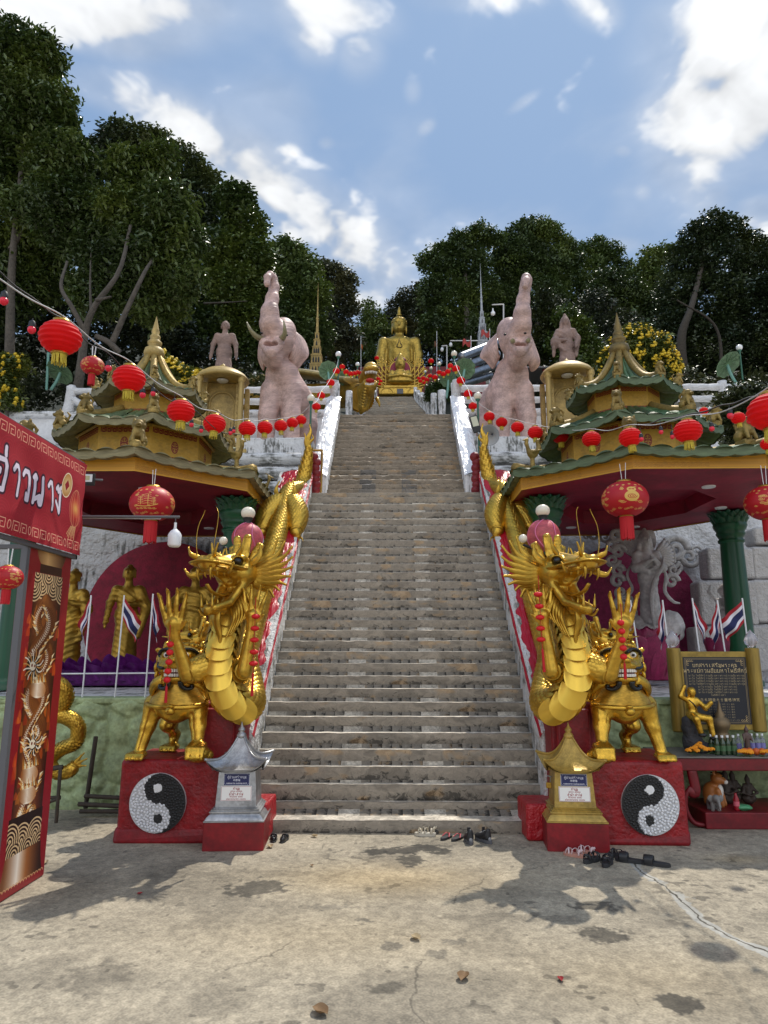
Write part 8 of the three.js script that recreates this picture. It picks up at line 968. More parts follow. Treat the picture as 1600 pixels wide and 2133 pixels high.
// ---- red entrance banner and its printed pillar
{
  const ban = canvasTex(2048, 536, (g, W, H) => {
    g.fillStyle = '#a31527'; g.fillRect(0, 0, W, H); g.lineWidth = 3; for (let y = 0; y < 8; y++) for (let x = -1; x < 18; x++) { g.strokeStyle = 'rgba(200,50,60,0.45)'; for (let k = 1; k < 5; k++) { g.beginPath(); g.arc(x * 130 + (y % 2) * 65, y * 74 + 70, k * 16, Math.PI, 0); g.stroke(); } }
    for (const y of [22, H - 74]) { let x = 14; let i = 0; g.strokeStyle = '#e8a889'; g.lineWidth = 5; while (x < W) { if (i % 3 === 2) { g.beginPath(); g.ellipse(x + 15, y + 26, 13, 20, 0, 0, 7); g.stroke(); x += 44; } else { g.beginPath(); g.moveTo(x, y + 52); g.lineTo(x, y + 4); g.lineTo(x + 54, y + 4); g.lineTo(x + 54, y + 46); g.lineTo(x + 18, y + 46); g.lineTo(x + 18, y + 22); g.lineTo(x + 38, y + 22); g.stroke(); x += 72; } i++; } }
    g.save(); g.translate(W - 905, 190); g.scale(0.93, 1.08); g.strokeStyle = '#3a0d28'; strokes(g, 'อ่าวนาง', 0, 0, 138, 44); g.strokeStyle = '#e6dcea'; strokes(g, 'อ่าวนาง', 0, 0, 138, 23); g.restore();
    const cx = W - 220; let gr = g.createRadialGradient(cx, 175, 10, cx, 175, 62); gr.addColorStop(0, '#f3d9a0'); gr.addColorStop(1, '#c58540'); g.fillStyle = gr; g.beginPath(); g.ellipse(cx, 175, 44, 66, 0, 0, 7); g.fill(); g.strokeStyle = '#f7e6c0'; g.lineWidth = 6; g.stroke(); g.fillStyle = '#a31527'; g.beginPath(); g.moveTo(cx, 145); g.lineTo(cx + 20, 175); g.lineTo(cx, 205); g.lineTo(cx - 20, 175); g.fill();
    gr = g.createRadialGradient(W - 110, 285, 10, W - 110, 285, 110); gr.addColorStop(0, '#e0a050'); gr.addColorStop(0.5, '#b92c26'); gr.addColorStop(1, '#9a1220'); g.fillStyle = gr; g.beginPath(); g.ellipse(W - 110, 285, 62, 105, 0, 0, 7); g.fill(); g.strokeStyle = '#e39a70'; g.lineWidth = 3; for (const k of [0.35, 0.75, 1]) { g.beginPath(); g.ellipse(W - 110, 285, 62 * k, 105, 0, 0, 7); g.stroke(); } g.strokeStyle = '#e2b27a'; g.lineWidth = 5; for (let i = 0; i < 9; i++) { g.beginPath(); g.moveTo(W - 140 + i * 6, 388); g.lineTo(W - 170 + i * 10, 440 + (i % 3) * 12); g.stroke(); }
  });
  const X = -3.14, t = thing('entrance_banner', 'red cloth entrance banner with white lettering and key pattern border, upper left', 'banner', V(X, 0, 0)), g = grid(60, 10, (u, v) => V(0.012 * Math.sin(u * 40 + v * 3) * Math.sin(v * 3.1) + 0.006 * Math.sin(v * 16 + u * 9), mix(2.92, 3.85, v), mix(-3.2, -6.76, u)));
  part(t, 'cloth', g, mat(1, 1, 1, 0.6, { map: ban, side: THREE.DoubleSide })); part(t, 'frame', [box(-0.06, -0.02, 2.88, 2.92, -6.76, -3.2, 0.004), box(-0.06, -0.02, 3.83, 3.87, -6.76, -3.2, 0.004), box(-0.06, -0.02, 2.88, 3.87, -6.76, -6.72, 0.004), box(-0.06, -0.02, 2.9, 3.85, -5.1, -5.06, 0.004)], M.grey);
  const pil = canvasTex(512, 1900, (g, W, H) => {
    g.fillStyle = '#8c0f1e'; g.fillRect(0, 0, W, H); const L = 92, R = 420, grd = g.createLinearGradient(L, 0, R, 0); grd.addColorStop(0, '#3a1408'); grd.addColorStop(0.35, '#a85f28'); grd.addColorStop(0.65, '#7a3a16'); grd.addColorStop(1, '#2c0d06'); g.fillStyle = grd; g.fillRect(L, 150, R - L, H - 420);
    let q = g.createLinearGradient(60, 0, 460, 0); q.addColorStop(0, '#6e4020'); q.addColorStop(0.4, '#e0b070'); q.addColorStop(1, '#3a1a0e'); g.fillStyle = q; g.beginPath(); g.moveTo(80, 0); g.quadraticCurveTo(120, 90, 150, 96); g.lineTo(390, 96); g.quadraticCurveTo(430, 60, 440, 0); g.fill(); g.fillStyle = '#3a1a12'; g.fillRect(140, 96, 260, 52);
    const waves = (x0, y0, w, dir, n) => { for (let k = 0; k < n; k++) { g.strokeStyle = k % 2 ? '#2a1208' : '#d9b88a'; g.lineWidth = 9; g.beginPath(); g.arc(x0, y0, w - k * (w / n), dir > 0 ? 0 : Math.PI, dir > 0 ? Math.PI : 0); g.stroke(); } };
    g.save(); g.beginPath(); g.rect(L, 148, R - L, 190); g.clip(); for (const [x, y] of [[120, 150], [250, 150], [380, 150], [185, 210], [315, 210], [430, 230], [100, 230]]) waves(x, y, 86, 1, 9); g.restore();
    for (let i = 0; i < 40; i++) { const y = 400 + rnd() * 1100, x = rnd() < 0.6 ? rr(60, 150) : rr(330, 430), h = rr(40, 130); g.fillStyle = ['rgba(214,84,20,0.55)', 'rgba(240,140,40,0.45)', 'rgba(170,40,14,0.6)'][i % 3]; g.beginPath(); g.moveTo(x - 18, y); g.quadraticCurveTo(x - 26, y - h * 0.5, x + rr(-14, 14), y - h); g.quadraticCurveTo(x + 26, y - h * 0.5, x + 18, y); g.fill(); }
    for (const ph of [3.3, 0]) { const body = []; for (let i = 0; i <= 300; i++) { const s = i / 300; body.push([250 + Math.sin(s * 17 + ph) * (74 + 16 * Math.sin(s * 5)), 320 + s * 1190, 54 + 14 * Math.sin(s * 9 + ph)]); }
    body.forEach(([x, y, r], i) => { const k = g.createRadialGradient(x - r * 0.3, y - r * 0.4, 2, x, y, r); k.addColorStop(0, i % 60 < 24 ? '#fff6e2' : '#f0d6a4'); k.addColorStop(0.5, '#dca662'); k.addColorStop(0.85, '#b4702f'); k.addColorStop(1, '#5a2610'); g.fillStyle = k; g.beginPath(); g.arc(x, y, r, 0, 7); g.fill(); });
    for (let i = 4; i < 300; i += 3) { const [x, y, r] = body[i]; for (let j = -2; j <= 2; j++) { g.strokeStyle = j < 0 ? '#fdf3dc' : '#4e1e0c'; g.lineWidth = 3.2; g.beginPath(); g.arc(x + j * r * 0.36, y + Math.abs(j) * 3, r * 0.2, 0.2, 2.9); g.stroke(); } }
    for (let i = 6; i < 300; i += 5) { const [x, y, r] = body[i], s = Math.cos(i / 300 * 17 + ph) > 0 ? -1 : 1; g.fillStyle = i % 2 ? '#f6e2b4' : '#d89a50'; g.beginPath(); g.moveTo(x + s * r * 0.7, y - 12); g.lineTo(x + s * (r + rr(14, 40)), y - rr(10, 34)); g.lineTo(x + s * r * 0.7, y + 10); g.fill(); } }
    for (const [hx, hy, s] of [[170, 690, 1], [250, 1130, 0.9]]) { g.fillStyle = '#1c0a06'; g.beginPath(); g.ellipse(hx, hy, 74 * s, 60 * s, 0.3, 0, 7); g.fill(); for (let i = 0; i < 16; i++) { const a = i * 0.4; g.strokeStyle = i % 2 ? '#f4ead6' : '#d59a58'; g.lineWidth = 8; g.beginPath(); g.moveTo(hx + Math.cos(a) * 36, hy + Math.sin(a) * 30); g.quadraticCurveTo(hx + Math.cos(a + 0.3) * 80 * s, hy + Math.sin(a + 0.3) * 70 * s, hx + Math.cos(a) * 110 * s, hy + Math.sin(a) * 92 * s - 12); g.stroke(); } g.fillStyle = '#efe3c8'; g.beginPath(); g.ellipse(hx - 8, hy - 4, 34, 26, 0.2, 0, 7); g.fill(); g.fillStyle = '#7a2a10'; g.beginPath(); g.arc(hx - 16, hy - 8, 9, 0, 7); g.arc(hx + 14, hy - 4, 8, 0, 7); g.fill(); }
    for (const y of [820, 1290, 1400]) { const k = g.createLinearGradient(150, y, 360, y); k.addColorStop(0, '#8a4a1c'); k.addColorStop(0.4, '#fff4e0'); k.addColorStop(1, '#a05a24'); g.fillStyle = k; g.beginPath(); g.ellipse(240, y, 96, 50, 0.15, 0, 7); g.fill(); for (let i = 0; i < 9; i++) { g.fillStyle = i % 2 ? '#f6e2ac' : '#d08a34'; g.beginPath(); g.moveTo(160 + i * 20, y - 36); g.lineTo(152 + i * 20, y - 110 + (i % 3) * 16); g.lineTo(174 + i * 20, y - 38); g.fill(); } g.strokeStyle = '#b06a28'; g.lineWidth = 3; for (let i = 0; i < 14; i++) { g.beginPath(); g.moveTo(156 + i * 13, y - 30); g.lineTo(152 + i * 13, y + 40); g.stroke(); } }
    g.save(); g.beginPath(); g.rect(L - 20, 1500, R - L + 30, 200); g.clip(); g.fillStyle = '#1e0c06'; g.fillRect(L - 20, 1500, R, 200); for (const [x, y] of [[150, 1700], [290, 1690], [420, 1700], [220, 1640], [360, 1640], [100, 1620]]) waves(x, y, 92, -1, 9); g.restore();
    q = g.createLinearGradient(70, 0, 450, 0); q.addColorStop(0, '#7a4420'); q.addColorStop(0.35, '#f3e6d6'); q.addColorStop(0.6, '#a06030'); q.addColorStop(1, '#2a100a'); g.fillStyle = q; g.beginPath(); g.moveTo(70, 1700); g.lineTo(440, 1690); g.quadraticCurveTo(450, 1790, 480, 1860); g.lineTo(30, 1860); g.quadraticCurveTo(60, 1780, 70, 1700); g.fill(); g.strokeStyle = '#d8a070'; g.lineWidth = 5; for (let i = 0; i < 16; i++) { g.beginPath(); g.arc(30 + i * 30, 1868, 15, Math.PI, 0); g.stroke(); }
  });
  const p = thing('banner_pillar', 'red entrance pillar panel printed with a coiling dragon column, at the left edge', 'banner pillar', V(-3.2, 0, 0)); const pg = new THREE.PlaneGeometry(0.80, 2.9); pg.rotateY(Math.PI / 2); pg.translate(0.003, 1.46, -6.32); part(p, 'print', pg, mat(1, 1, 1, 0.42, { map: pil })); part(p, 'panel', box(-0.03, 0, 0.005, 2.915, -6.72, -5.92, 0.004), M.redFlat); part(p, 'frame', [box(-0.035, 0.02, 0, 2.92, -5.915, -5.86, 0.004), box(-0.5, -0.44, 0, 2.92, -5.915, -5.86, 0.004), box(-0.5, 0, 2.86, 2.9, -5.91, -5.87, 0.004), box(-0.5, 0, 0.03, 0.07, -5.91, -5.87, 0.004)], M.grey); part(p, 'far_panel', box(-0.5, -0.031, 0.01, 2.9, -6.73, -6.70, 0.004), M.redFlat);
  const a = thing('hanging_lamp', 'grey bar reaching from the banner with a white bulb lamp at its end', 'lamp'); part(a, 'bar', bar(at(150, 1076, 6.76), at(374, 1077, 6.76), 0.014, 8), M.grey); part(a, 'brace', bar(at(158, 1079, 6.78), at(335, 1081, 6.78), 0.005, 6), M.wire); const b = at(364, 1118, 6.76), k = pxm(6.76, 1118); part(a, 'bulb', lathe([[0, -22], [10, -21.5], [13.5, -17], [13.8, -5], [14, 4], [9, 12], [4, 15.5], [4, 17]].map(([r, y]) => [r * k, y * k]), 24).translate(b.x, b.y, b.z), M.plasticWhite); part(a, 'socket', bar(V(b.x, b.y + 16 * k, b.z), V(b.x, b.y + 30 * k, b.z), 0.014, 8), M.plasticWhite); part(a, 'hook', bar(V(b.x, b.y + 29 * k, b.z), at(366, 1077, 6.76), 0.005, 6), M.grey);
  const f = thing('floodlight', 'floodlight with pale panel beside the banner under the left pavilion eave', 'floodlight', at(181, 998, 6.85), 0.1); part(f, 'case', box(-0.085, 0.075, -0.062, 0.062, -0.04, 0, 0.006), M.black); part(f, 'panel', box(-0.08, 0.055, -0.03, 0.05, 0.001, 0.006, 0.003), M.plasticWhite); part(f, 'diodes', box(-0.02, 0.03, -0.012, 0.035, 0.007, 0.009, 0.001), mat(0.55, 0.52, 0.3, 0.5)); part(f, 'bracket', bar(V(0.07, 0, -0.02), V(0.15, 0, -0.03), 0.012, 6), M.grey);
  const h = thing('floodlight', 'black framed floodlight on a bracket above the right dragon tail', 'floodlight', at(991, 884, 13.7), 0.1); h.rotation.z = 0.26; part(h, 'case', box(-0.085, 0.085, -0.17, 0.19, -0.05, 0, 0.01), M.black); part(h, 'panel', box(-0.065, 0.065, -0.04, 0.17, 0.001, 0.006, 0.003), mat(0.6, 0.6, 0.45, 0.3)); part(h, 'bracket', bar(V(0.0, -0.15, -0.03), V(0.05, -0.34, -0.03), 0.025, 6), M.zinc);
  const s = at(1024, 905, 15.2), sp = thing('loudspeaker_horn', 'pale grey horn loudspeaker below the right elephant', 'loudspeaker', s, -0.5); part(sp, 'horn', lathe([[0.03, 0.2], [0.06, 0.1], [0.2, -0.12], [0.24, -0.16], [0.23, -0.17], [0.03, 0.05]], 24).rotateX(-1.2), mat(0.45, 0.45, 0.44, 0.5, { side: THREE.DoubleSide }));
}
// ---- flags in the shrines
const flagM = mat(1, 1, 1, 0.8, { side: THREE.DoubleSide, map: canvasTex(64, 96, (g) => { for (const [c, y, h] of [['#9c1526', 0, 16], ['#d8d4dc', 16, 16], ['#1e2350', 32, 32], ['#d8d4dc', 64, 16], ['#9c1526', 80, 16]]) { g.fillStyle = c; g.fillRect(0, y, 64, h); } }) });
function striped(label, top, foot, z, s, droop, group) { const a = at(...top, z), b = at(...foot, z - 0.02), t = thing('striped_flag', label, 'flag', null, 0, group), d = b.clone().sub(a).normalize(); part(t, 'pole', bar(a, b, 0.011, 8), M.pole); part(t, 'cloth', grid(16, 14, (u, v) => { const ph = droop * (0.9 + 0.1 * Math.sin(v * 3)), L = 0.40; return a.clone().addScaledVector(d, 0.04 + v * 0.28).add(V(s * (0.012 + Math.cos(ph) * L * u * (1 - 0.25 * v)), -Math.sin(ph) * L * u, 0.05 * Math.sin(u * 9 + v * 4) * u + 0.03 * Math.sin(v * 8 + u * 4) * u)); }, (u, v) => [u, 1 - v]), flagM); }
striped('striped red white blue flag hanging limp at the left railing, first pole', [190, 1240], [171, 1455], 9.42, -1, 1.35); striped('striped red white blue flag spread before the middle gold statue', [259, 1240], [239, 1455], 9.42, 1, 1.0); striped('striped red white blue flag nearest the left lion', [319, 1237], [302, 1455], 9.42, 1, 1.4); striped('striped red white blue flag mostly behind the red banner pillar', [139, 1240], [122, 1455], 9.42, -1, 1.35);
solo('railing', [bar(at(60, 1404, 9.44), at(330, 1402, 9.44), 0.010, 8)], M.pole, 'thin white horizontal rail across the front of the left shrine', 'railing');
striped('striped red white blue flag behind the raised claw of the right dragon', [1313, 1250], [1345, 1455], 9.4, -1, 1.3); striped('striped red white blue flag before the goddess relief', [1380, 1250], [1406, 1455], 9.4, -1, 1.45); striped('striped red white blue flag above the left part of the scroll plaque', [1442, 1246], [1470, 1455], 9.4, 1, 1.3); striped('striped red white blue flag hanging below the child statue', [1494, 1250], [1525, 1455], 9.4, -1, 1.35); striped('striped red white blue flag spread wide before the right green pillar', [1546, 1246], [1572, 1455], 9.4, -1, 0.75);
// ---- red puff strings hanging from the dragon claws
function charm(label, pts, r, sq, tassel, z) { const t = thing('charm_string', label, 'ornament'), k = pxm(z, 1300); pts.forEach(([x, y], i) => { const c = at(x, y, z); part(t, 'puff', ball(c.x, c.y, c.z, r * k, 1, sq, 1, 14), M.lanternSolid); part(t, 'gold_cap', [lathe([[r * k * 0.5, r * k * sq], [r * k * 0.3, r * k * sq * 1.15]], 10).translate(c.x, c.y, c.z), lathe([[r * k * 0.5, -r * k * sq], [r * k * 0.3, -r * k * sq * 1.15]], 10).translate(c.x, c.y, c.z)], M.goldBright); }); part(t, 'thread', bar(at(pts[0][0], pts[0][1] - 40, z), at(tassel[0], tassel[1], z), 0.004, 5), M.tasselRed); part(t, 'tassel', bar(at(tassel[0], tassel[1], z), at(tassel[2], tassel[3], z), 0.012, 8, 0.016), M.tasselRed); }
charm('string of flat red puffs on the inner claw of the left dragon', [[533, 1284], [531, 1309], [530, 1333], [529, 1358], [528, 1382]], 9.5, 0.58, [527, 1402, 525, 1450], 7.40); charm('string of red gold beads on the outer claw of the left dragon', [[355, 1342], [354, 1359], [352, 1379], [350, 1398], [348, 1416]], 7.5, 0.85, [347, 1430, 345, 1464], 7.08); charm('string of flat red puffs on the inner claw of the right dragon', [[1121, 1238], [1123, 1263], [1125, 1286], [1126, 1309], [1127, 1332]], 9.5, 0.58, [1130, 1352, 1134, 1400], 7.40); charm('string of red gold beads on the outer claw of the right dragon', [[1293, 1297], [1295, 1315], [1296, 1333], [1298, 1350], [1299, 1368]], 7.5, 0.85, [1301, 1382, 1303, 1415], 7.08);
// ---- smaller golden dragons on the podium edge and the coiled one at the left
for (const s of [-1, 1]) { const t = thing('dragon_statue', s < 0 ? 'small antlered golden dragon head poking out behind the left lion' : 'small antlered golden dragon head poking out behind the right lion, snout to the right', 'dragon statue'); const c = at(s < 0 ? 415 : 1252, 1335, 8.75); const h = dragonL.getObjectByName('head').clone(); h.position.copy(c); h.scale.setScalar(0.72); h.rotation.set(0, s * 1.35, 0, 'YXZ'); t.add(h); part(t, 'neck', sweep([c, c.clone().add(V(-s * 0.3, -0.1, -0.15)), c.clone().add(V(-s * 0.45, -0.5, -0.2)), c.clone().add(V(-s * 0.4, -1.1, -0.2))], () => 0.13, 16, 10), bodyM); }
{ const z = 8.5, E = (x, y, d = 0) => at(x, y, z + d), t = thing('dragon_tail', 'golden coiled scaled dragon tail against the green rock wall behind the banner pillar', 'dragon statue'); const g = sweep([E(96, 1425, 0.1), E(125, 1428), E(138, 1450), E(122, 1478), E(108, 1488), E(135, 1492), E(162, 1512), E(158, 1545), E(125, 1562), E(104, 1585), E(116, 1608), E(145, 1606), E(158, 1590)], (q) => mix(0.085, 0.06, q), 90, 12); part(t, 'body', g, bodyM); part(t, 'scale', scalesOver(g.userData.rings, 1, 0.045, () => true), bodyM, 'stuff'); for (const [x, y] of [[176, 1568], [182, 1580], [180, 1595], [170, 1572]]) part(t, 'tail_flame', flame([E(150, 1600), E((150 + x) / 2, (1600 + y) / 2 - 2), E(x, y)], 0.03), bodyM); }
// ---- scroll plaque
{
  const z = 9.1, a = at(1412, 1352, z), b = at(1560, 1520, z), w = 1.03, y0 = rise(1521, z, 1500), y1 = rise(1352, z, 1480), xc = (at(1398, 1354, z).x + at(1570, 1350, z).x) / 2, t = thing('scroll_plaque', 'golden scroll shaped plaque with dark lettered panel behind the offering table', 'plaque', V(xc, y0, -z)), H = y1 - y0, gm = mat(0.52, 0.35, 0.07, 0.42, { metalness: 0.35, map: mottle });
  part(t, 'board', box(-0.47, 0.47, 0, H - 0.03, -0.05, 0, 0.01), gm); for (const s of [-1, 1]) { part(t, 'roll', lathe([[0, -0.02], [0.075, -0.02], [0.085, 0], [0.085, H], [0.075, H + 0.015], [0, H + 0.015]], 24).translate(s * 0.5, 0, 0.0), gm); part(t, 'glass_flame', lathe([[0.03, H + 0.02], [0.075, H + 0.07], [0.085, H + 0.11], [0.06, H + 0.17], [0.015, H + 0.23], [0, H + 0.25]], 18).translate(s * 0.5, 0, 0), mat(0.75, 0.72, 0.75, 0.12, { transmission: 0.7, thickness: 0.02, ior: 1.45 })); }
  const tx = canvasTex(760, 940, (g, W, Hh) => { g.fillStyle = '#101522'; g.fillRect(0, 0, W, Hh); g.strokeStyle = '#b79d6c'; g.lineWidth = 3; g.strokeRect(20, 20, W - 40, Hh - 40); g.strokeRect(32, 32, W - 64, Hh - 64); for (const [x, y, sx, sy] of [[40, 40, 1, 1], [W - 40, 40, -1, 1], [40, Hh - 40, 1, -1], [W - 40, Hh - 40, -1, -1]]) { g.lineWidth = 5; for (let i = 0; i < 3; i++) { g.beginPath(); g.arc(x + sx * (18 + i * 26), y + sy * 14, 12, 0, 5); g.stroke(); g.beginPath(); g.arc(x + sx * 14, y + sy * (18 + i * 26), 12, 0, 5); g.stroke(); } } g.strokeStyle = '#cdb684'; centred(g, 'บทสรรเสริญพระคุณ', W / 2, 96, 44, 5); centred(g, 'พระแม่กวนอิมมหาโพธิสัตว์', W / 2, 172, 46, 5); g.strokeStyle = '#a8956c'; for (let i = 0; i < 8; i++) centred(g, i === 7 ? 'โพธิสัตว์ มหา' : i < 4 ? 'นะโม โพธิสัตว์ กวนอิม มหา พระแม่ กวนอิม พระคุณ' : 'นะโม กวนอิม โพธิสัตว์ มหา พระแม่', W / 2 + 10, 252 + i * 39, 21, 2.6); g.strokeStyle = '#cdb684'; centred(g, '白衣觀音大士靈感神咒', W / 2 + 30, 578, 44, 3.2, hanzi); g.strokeStyle = '#8d7d5c'; for (let i = 0; i < 6; i++) centred(g, '白衣 大士 觀音 神咒 大士 靈感', W / 2 + 40, 652 + i * 36, 20, 2, hanzi); centred(g, 'พระแม่กวนอิม มหาโพธิสัตว์ พระคุณ', W / 2 + 20, 872, 20, 2.4); });
  part(t, 'lettered_panel', new THREE.PlaneGeometry(0.80, H - 0.17).translate(0.01, H / 2 - 0.015, 0.004), mat(1, 1, 1, 0.4, { map: tx }));
}
// ---- offering table and what stands on it
{
  const zf = 8.5, X = (px, py, z = zf) => at(px, py, z).x, hT = rise(1580, zf, 1520), h2 = rise(1606, zf, 1520), l1 = rise(1692, zf, 1520); const t = thing('offering_table', 'red two shelf offering table at the right edge', 'table'), m = mat(0.26, 0.006, 0.014, 0.5, { map: mottle });
  const x0 = X(1434, 1580), x1 = 6.2; part(t, 'top', box(x0 - 0.22, x1, h2, hT, -9.3, -zf, 0.012), m); part(t, 'shelf_top', box(x0 - 0.24, x1, hT + 0.002, hT + 0.02, -9.32, -zf + 0.015, 0.006), mat(0.16, 0.15, 0.13, 0.6)); part(t, 'lower_shelf', box(X(1468, 1700), x1, 0, l1, -9.3, -zf + 0.02, 0.012), m);
  part(t, 'curved_leg', sweep([V(x0 + 0.04, h2 + 0.02, -zf - 0.04), V(x0 + 0.06, h2 - 0.25, -zf - 0.04), V(x0 - 0.02, l1 + 0.22, -zf - 0.04), V(x0 - 0.06, l1 + 0.05, -zf - 0.04), V(x0 + 0.02, 0.06, -zf - 0.04), V(x0 + 0.22, 0.03, -zf - 0.04)], (q) => [0.03, q < 0.4 ? 0.06 : 0.028], 30, 8, { up: V(1, 0, 0) }), m); part(t, 'end_panel', box(x0 - 0.2, x0 - 0.17, 0.0, h2, -9.3, -8.75, 0.01), m);
  const T = (px, z) => V(at(px, 1570, z).x, hT + 0.02, -z);
  { const r = thing('rock_base', 'dark grey rock under the small golden figure on the table', 'rock', T(1446, 8.85)); const b = new Body(); b.blob(V(0, 0.12, 0), 0.12, 0.16, 0.12, 0.05).blob(V(-0.03, 0.28, 0), 0.10, 0.12, 0.10, 0.05).blob(V(0.12, 0.05, 0.02), 0.14, 0.08, 0.1, 0.05).blob(V(-0.02, 0.38, 0), 0.09, 0.06, 0.09, 0.04); part(r, 'stone', b.mesh(V(-0.3, -0.05, -0.25), V(0.35, 0.55, 0.25), 0.02, (x, y, z) => (n3(x * 14, y * 14, z * 14) - 0.5) * 0.05), M.rock);
    const f = thing('seated_figurine', 'small golden seated figurine with black trim on the grey rock', 'figurine', r.position.clone().add(V(0.01, 0.42, 0.03))), q = new Body(); q.blob(V(0, 0.02, 0), 0.075, 0.06, 0.07, 0.03).blob(V(0, 0.14, 0), 0.07, 0.1, 0.055, 0.03).blob(V(0, 0.29, 0.015), 0.055, 0.065, 0.058, 0.02).chain([V(0.04, 0.0, 0.03), V(0.16, -0.02, 0.08), V(0.18, -0.22, 0.1)], [0.05, 0.042, 0.032], 0.02).chain([V(-0.03, 0, 0.03), V(-0.02, -0.02, 0.14), V(0.03, -0.18, 0.13)], [0.05, 0.042, 0.032], 0.02).chain([V(-0.06, 0.2, 0), V(-0.14, 0.24, 0.02), V(-0.08, 0.36, 0.02)], [0.032, 0.03, 0.025], 0.02).chain([V(0.06, 0.2, 0), V(0.14, 0.1, 0.06), V(0.2, 0.17, 0.08)], [0.032, 0.03, 0.028], 0.02); part(f, 'body', q.mesh(V(-0.22, -0.3, -0.12), V(0.28, 0.4, 0.24), 0.014), lionM); part(f, 'sash', sweep([V(-0.05, 0.2, 0.045), V(0.0, 0.15, 0.065), V(0.05, 0.08, 0.06)], () => [0.012, 0.006], 10, 6), M.black); for (const [x, y, zz] of [[0.185, -0.24, 0.12], [0.035, -0.2, 0.15]]) part(f, 'boot', ball(x, y, zz, 0.036, 1.4, 0.7, 1, 10), M.black); part(f, 'cuff', ball(0.145, 0.1, 0.06, 0.036, 1, 0.7, 1, 10), M.black); }
  { const u = thing('bronze_urn', 'small bronze spired urn behind the dark bottles', 'urn', T(1507, 9.0)); part(u, 'vessel', lathe([[0.10, 0], [0.11, 0.03], [0.06, 0.07], [0.1, 0.14], [0.09, 0.2], [0.07, 0.22], [0.10, 0.27], [0.115, 0.32], [0.09, 0.38], [0.05, 0.40], [0.06, 0.43], [0.03, 0.47], [0.02, 0.52], [0.003, 0.60]], 20), mat(0.2, 0.14, 0.075, 0.5, { metalness: 0.5 })); }
  let bot = null; const bottle = (px, z, g, cap, label, group, s = 1) => { if (!bot) { bot = true; } const o = thing('bottle', label, 'bottle', T(px, z), 0, group); const p = [[0, 0], [0.03, 0], [0.033, 0.01], [0.033, 0.13], [0.03, 0.15], [0.014, 0.185], [0.013, 0.205]].map(([r, y]) => [r * s, y * s]); part(o, 'glass', lathe(p, 16), g); part(o, 'label', lathe([[0.0337 * s, 0.05 * s], [0.0337 * s, 0.11 * s]], 16), cap[1]); part(o, 'cap', lathe([[0.015 * s, 0.2 * s], [0.015 * s, 0.225 * s], [0, 0.226 * s]], 12), cap[0]); };
  const dk = mat(0.02, 0.045, 0.02, 0.12, { clearcoat: 0.6 }), cl = mat(0.8, 0.82, 0.9, 0.08, { transmission: 0.85, thickness: 0.03, ior: 1.33 }), lb = mat(0.05, 0.12, 0.05, 0.5), lv = mat(0.22, 0.2, 0.45, 0.5), wc = mat(0.7, 0.7, 0.7, 0.4);
  [[1484, 8.72], [1495, 8.62], [1507, 8.6], [1518, 8.62], [1530, 8.62]].forEach(([x, z]) => bottle(x, z, dk, [wc, lb], 'dark green drink bottle with white cap on the offering table', 'dark bottles on the table', 1.0)); [[1541, 8.85], [1557, 8.85], [1569, 8.9], [1581, 8.9], [1591, 8.9]].forEach(([x, z]) => bottle(x, z, cl, [wc, lv], 'clear water bottle behind the oranges on the offering table', 'clear bottles on the table', 0.95));
  [[1553, 8.62], [1562, 8.64], [1576, 8.62], [1588, 8.62]].forEach(([x, z], i) => { const o = solo('orange_fruit', [ball(0, 0.042, 0, 0.043, 1, 0.93, 1, 16)], mat(0.62, 0.12, 0.015, 0.45, { bumpMap: bumpFine, bumpScale: 0.002 }), 'orange fruit on the offering table in front of the clear bottles', 'fruit', T(x, z), 'oranges on the table'); });
  const flower = mergeGeometries([...Array(26)].map((_, i) => { const g = new THREE.IcosahedronGeometry(0.011, 0); const a = i * 2.4, v = i / 26, r = Math.sqrt(v) * 0.026; g.translate(Math.cos(a) * r, 0.026 * Math.sqrt(1 - v * 0.9), Math.sin(a) * r); return g; }));
  const garland = (label, list) => { const o = thing('marigold_garland', label, 'flowers'); list.forEach(([px, py, z]) => { const c = at(px, py, z), f = part(o, 'flower_head', flower, M.marigold); f.position.copy(c); f.scale.setScalar(1.15); f.rotation.set(rr(-0.4, 0.4), rr(0, 6), rr(-0.4, 0.4)); }); for (let i = 0; i < 10; i++) { const a = list[Math.floor(rnd() * list.length)], c = at(a[0], a[1] + 5, a[2] - 0.02); part(o, 'leaf', sweep([c, c.clone().add(V(rr(-0.05, 0.05), 0.008, rr(0, 0.04))), c.clone().add(V(rr(-0.1, 0.1), -0.004, rr(0.02, 0.05)))], (q) => [0.012 * Math.sin(q * 3.1) + 0.002, 0.002], 6, 5, { up: V(0, 1, 0) }), mat(0.05, 0.11, 0.02, 0.6)); } };
  garland('orange marigold garland on the left end of the offering table', [[1434, 1566, 8.55], [1441, 1563, 8.6], [1448, 1560, 8.62], [1453, 1556, 8.66], [1459, 1557, 8.64], [1464, 1560, 8.62], [1452, 1566, 8.58], [1470, 1563, 8.6], [1477, 1564, 8.6], [1484, 1564, 8.58], [1458, 1552, 8.7]]); garland('orange marigold garland in front of the oranges', [[1542, 1568, 8.55], [1549, 1567, 8.55], [1557, 1569, 8.54], [1563, 1568, 8.55], [1590, 1569, 8.55], [1598, 1568, 8.55]]);
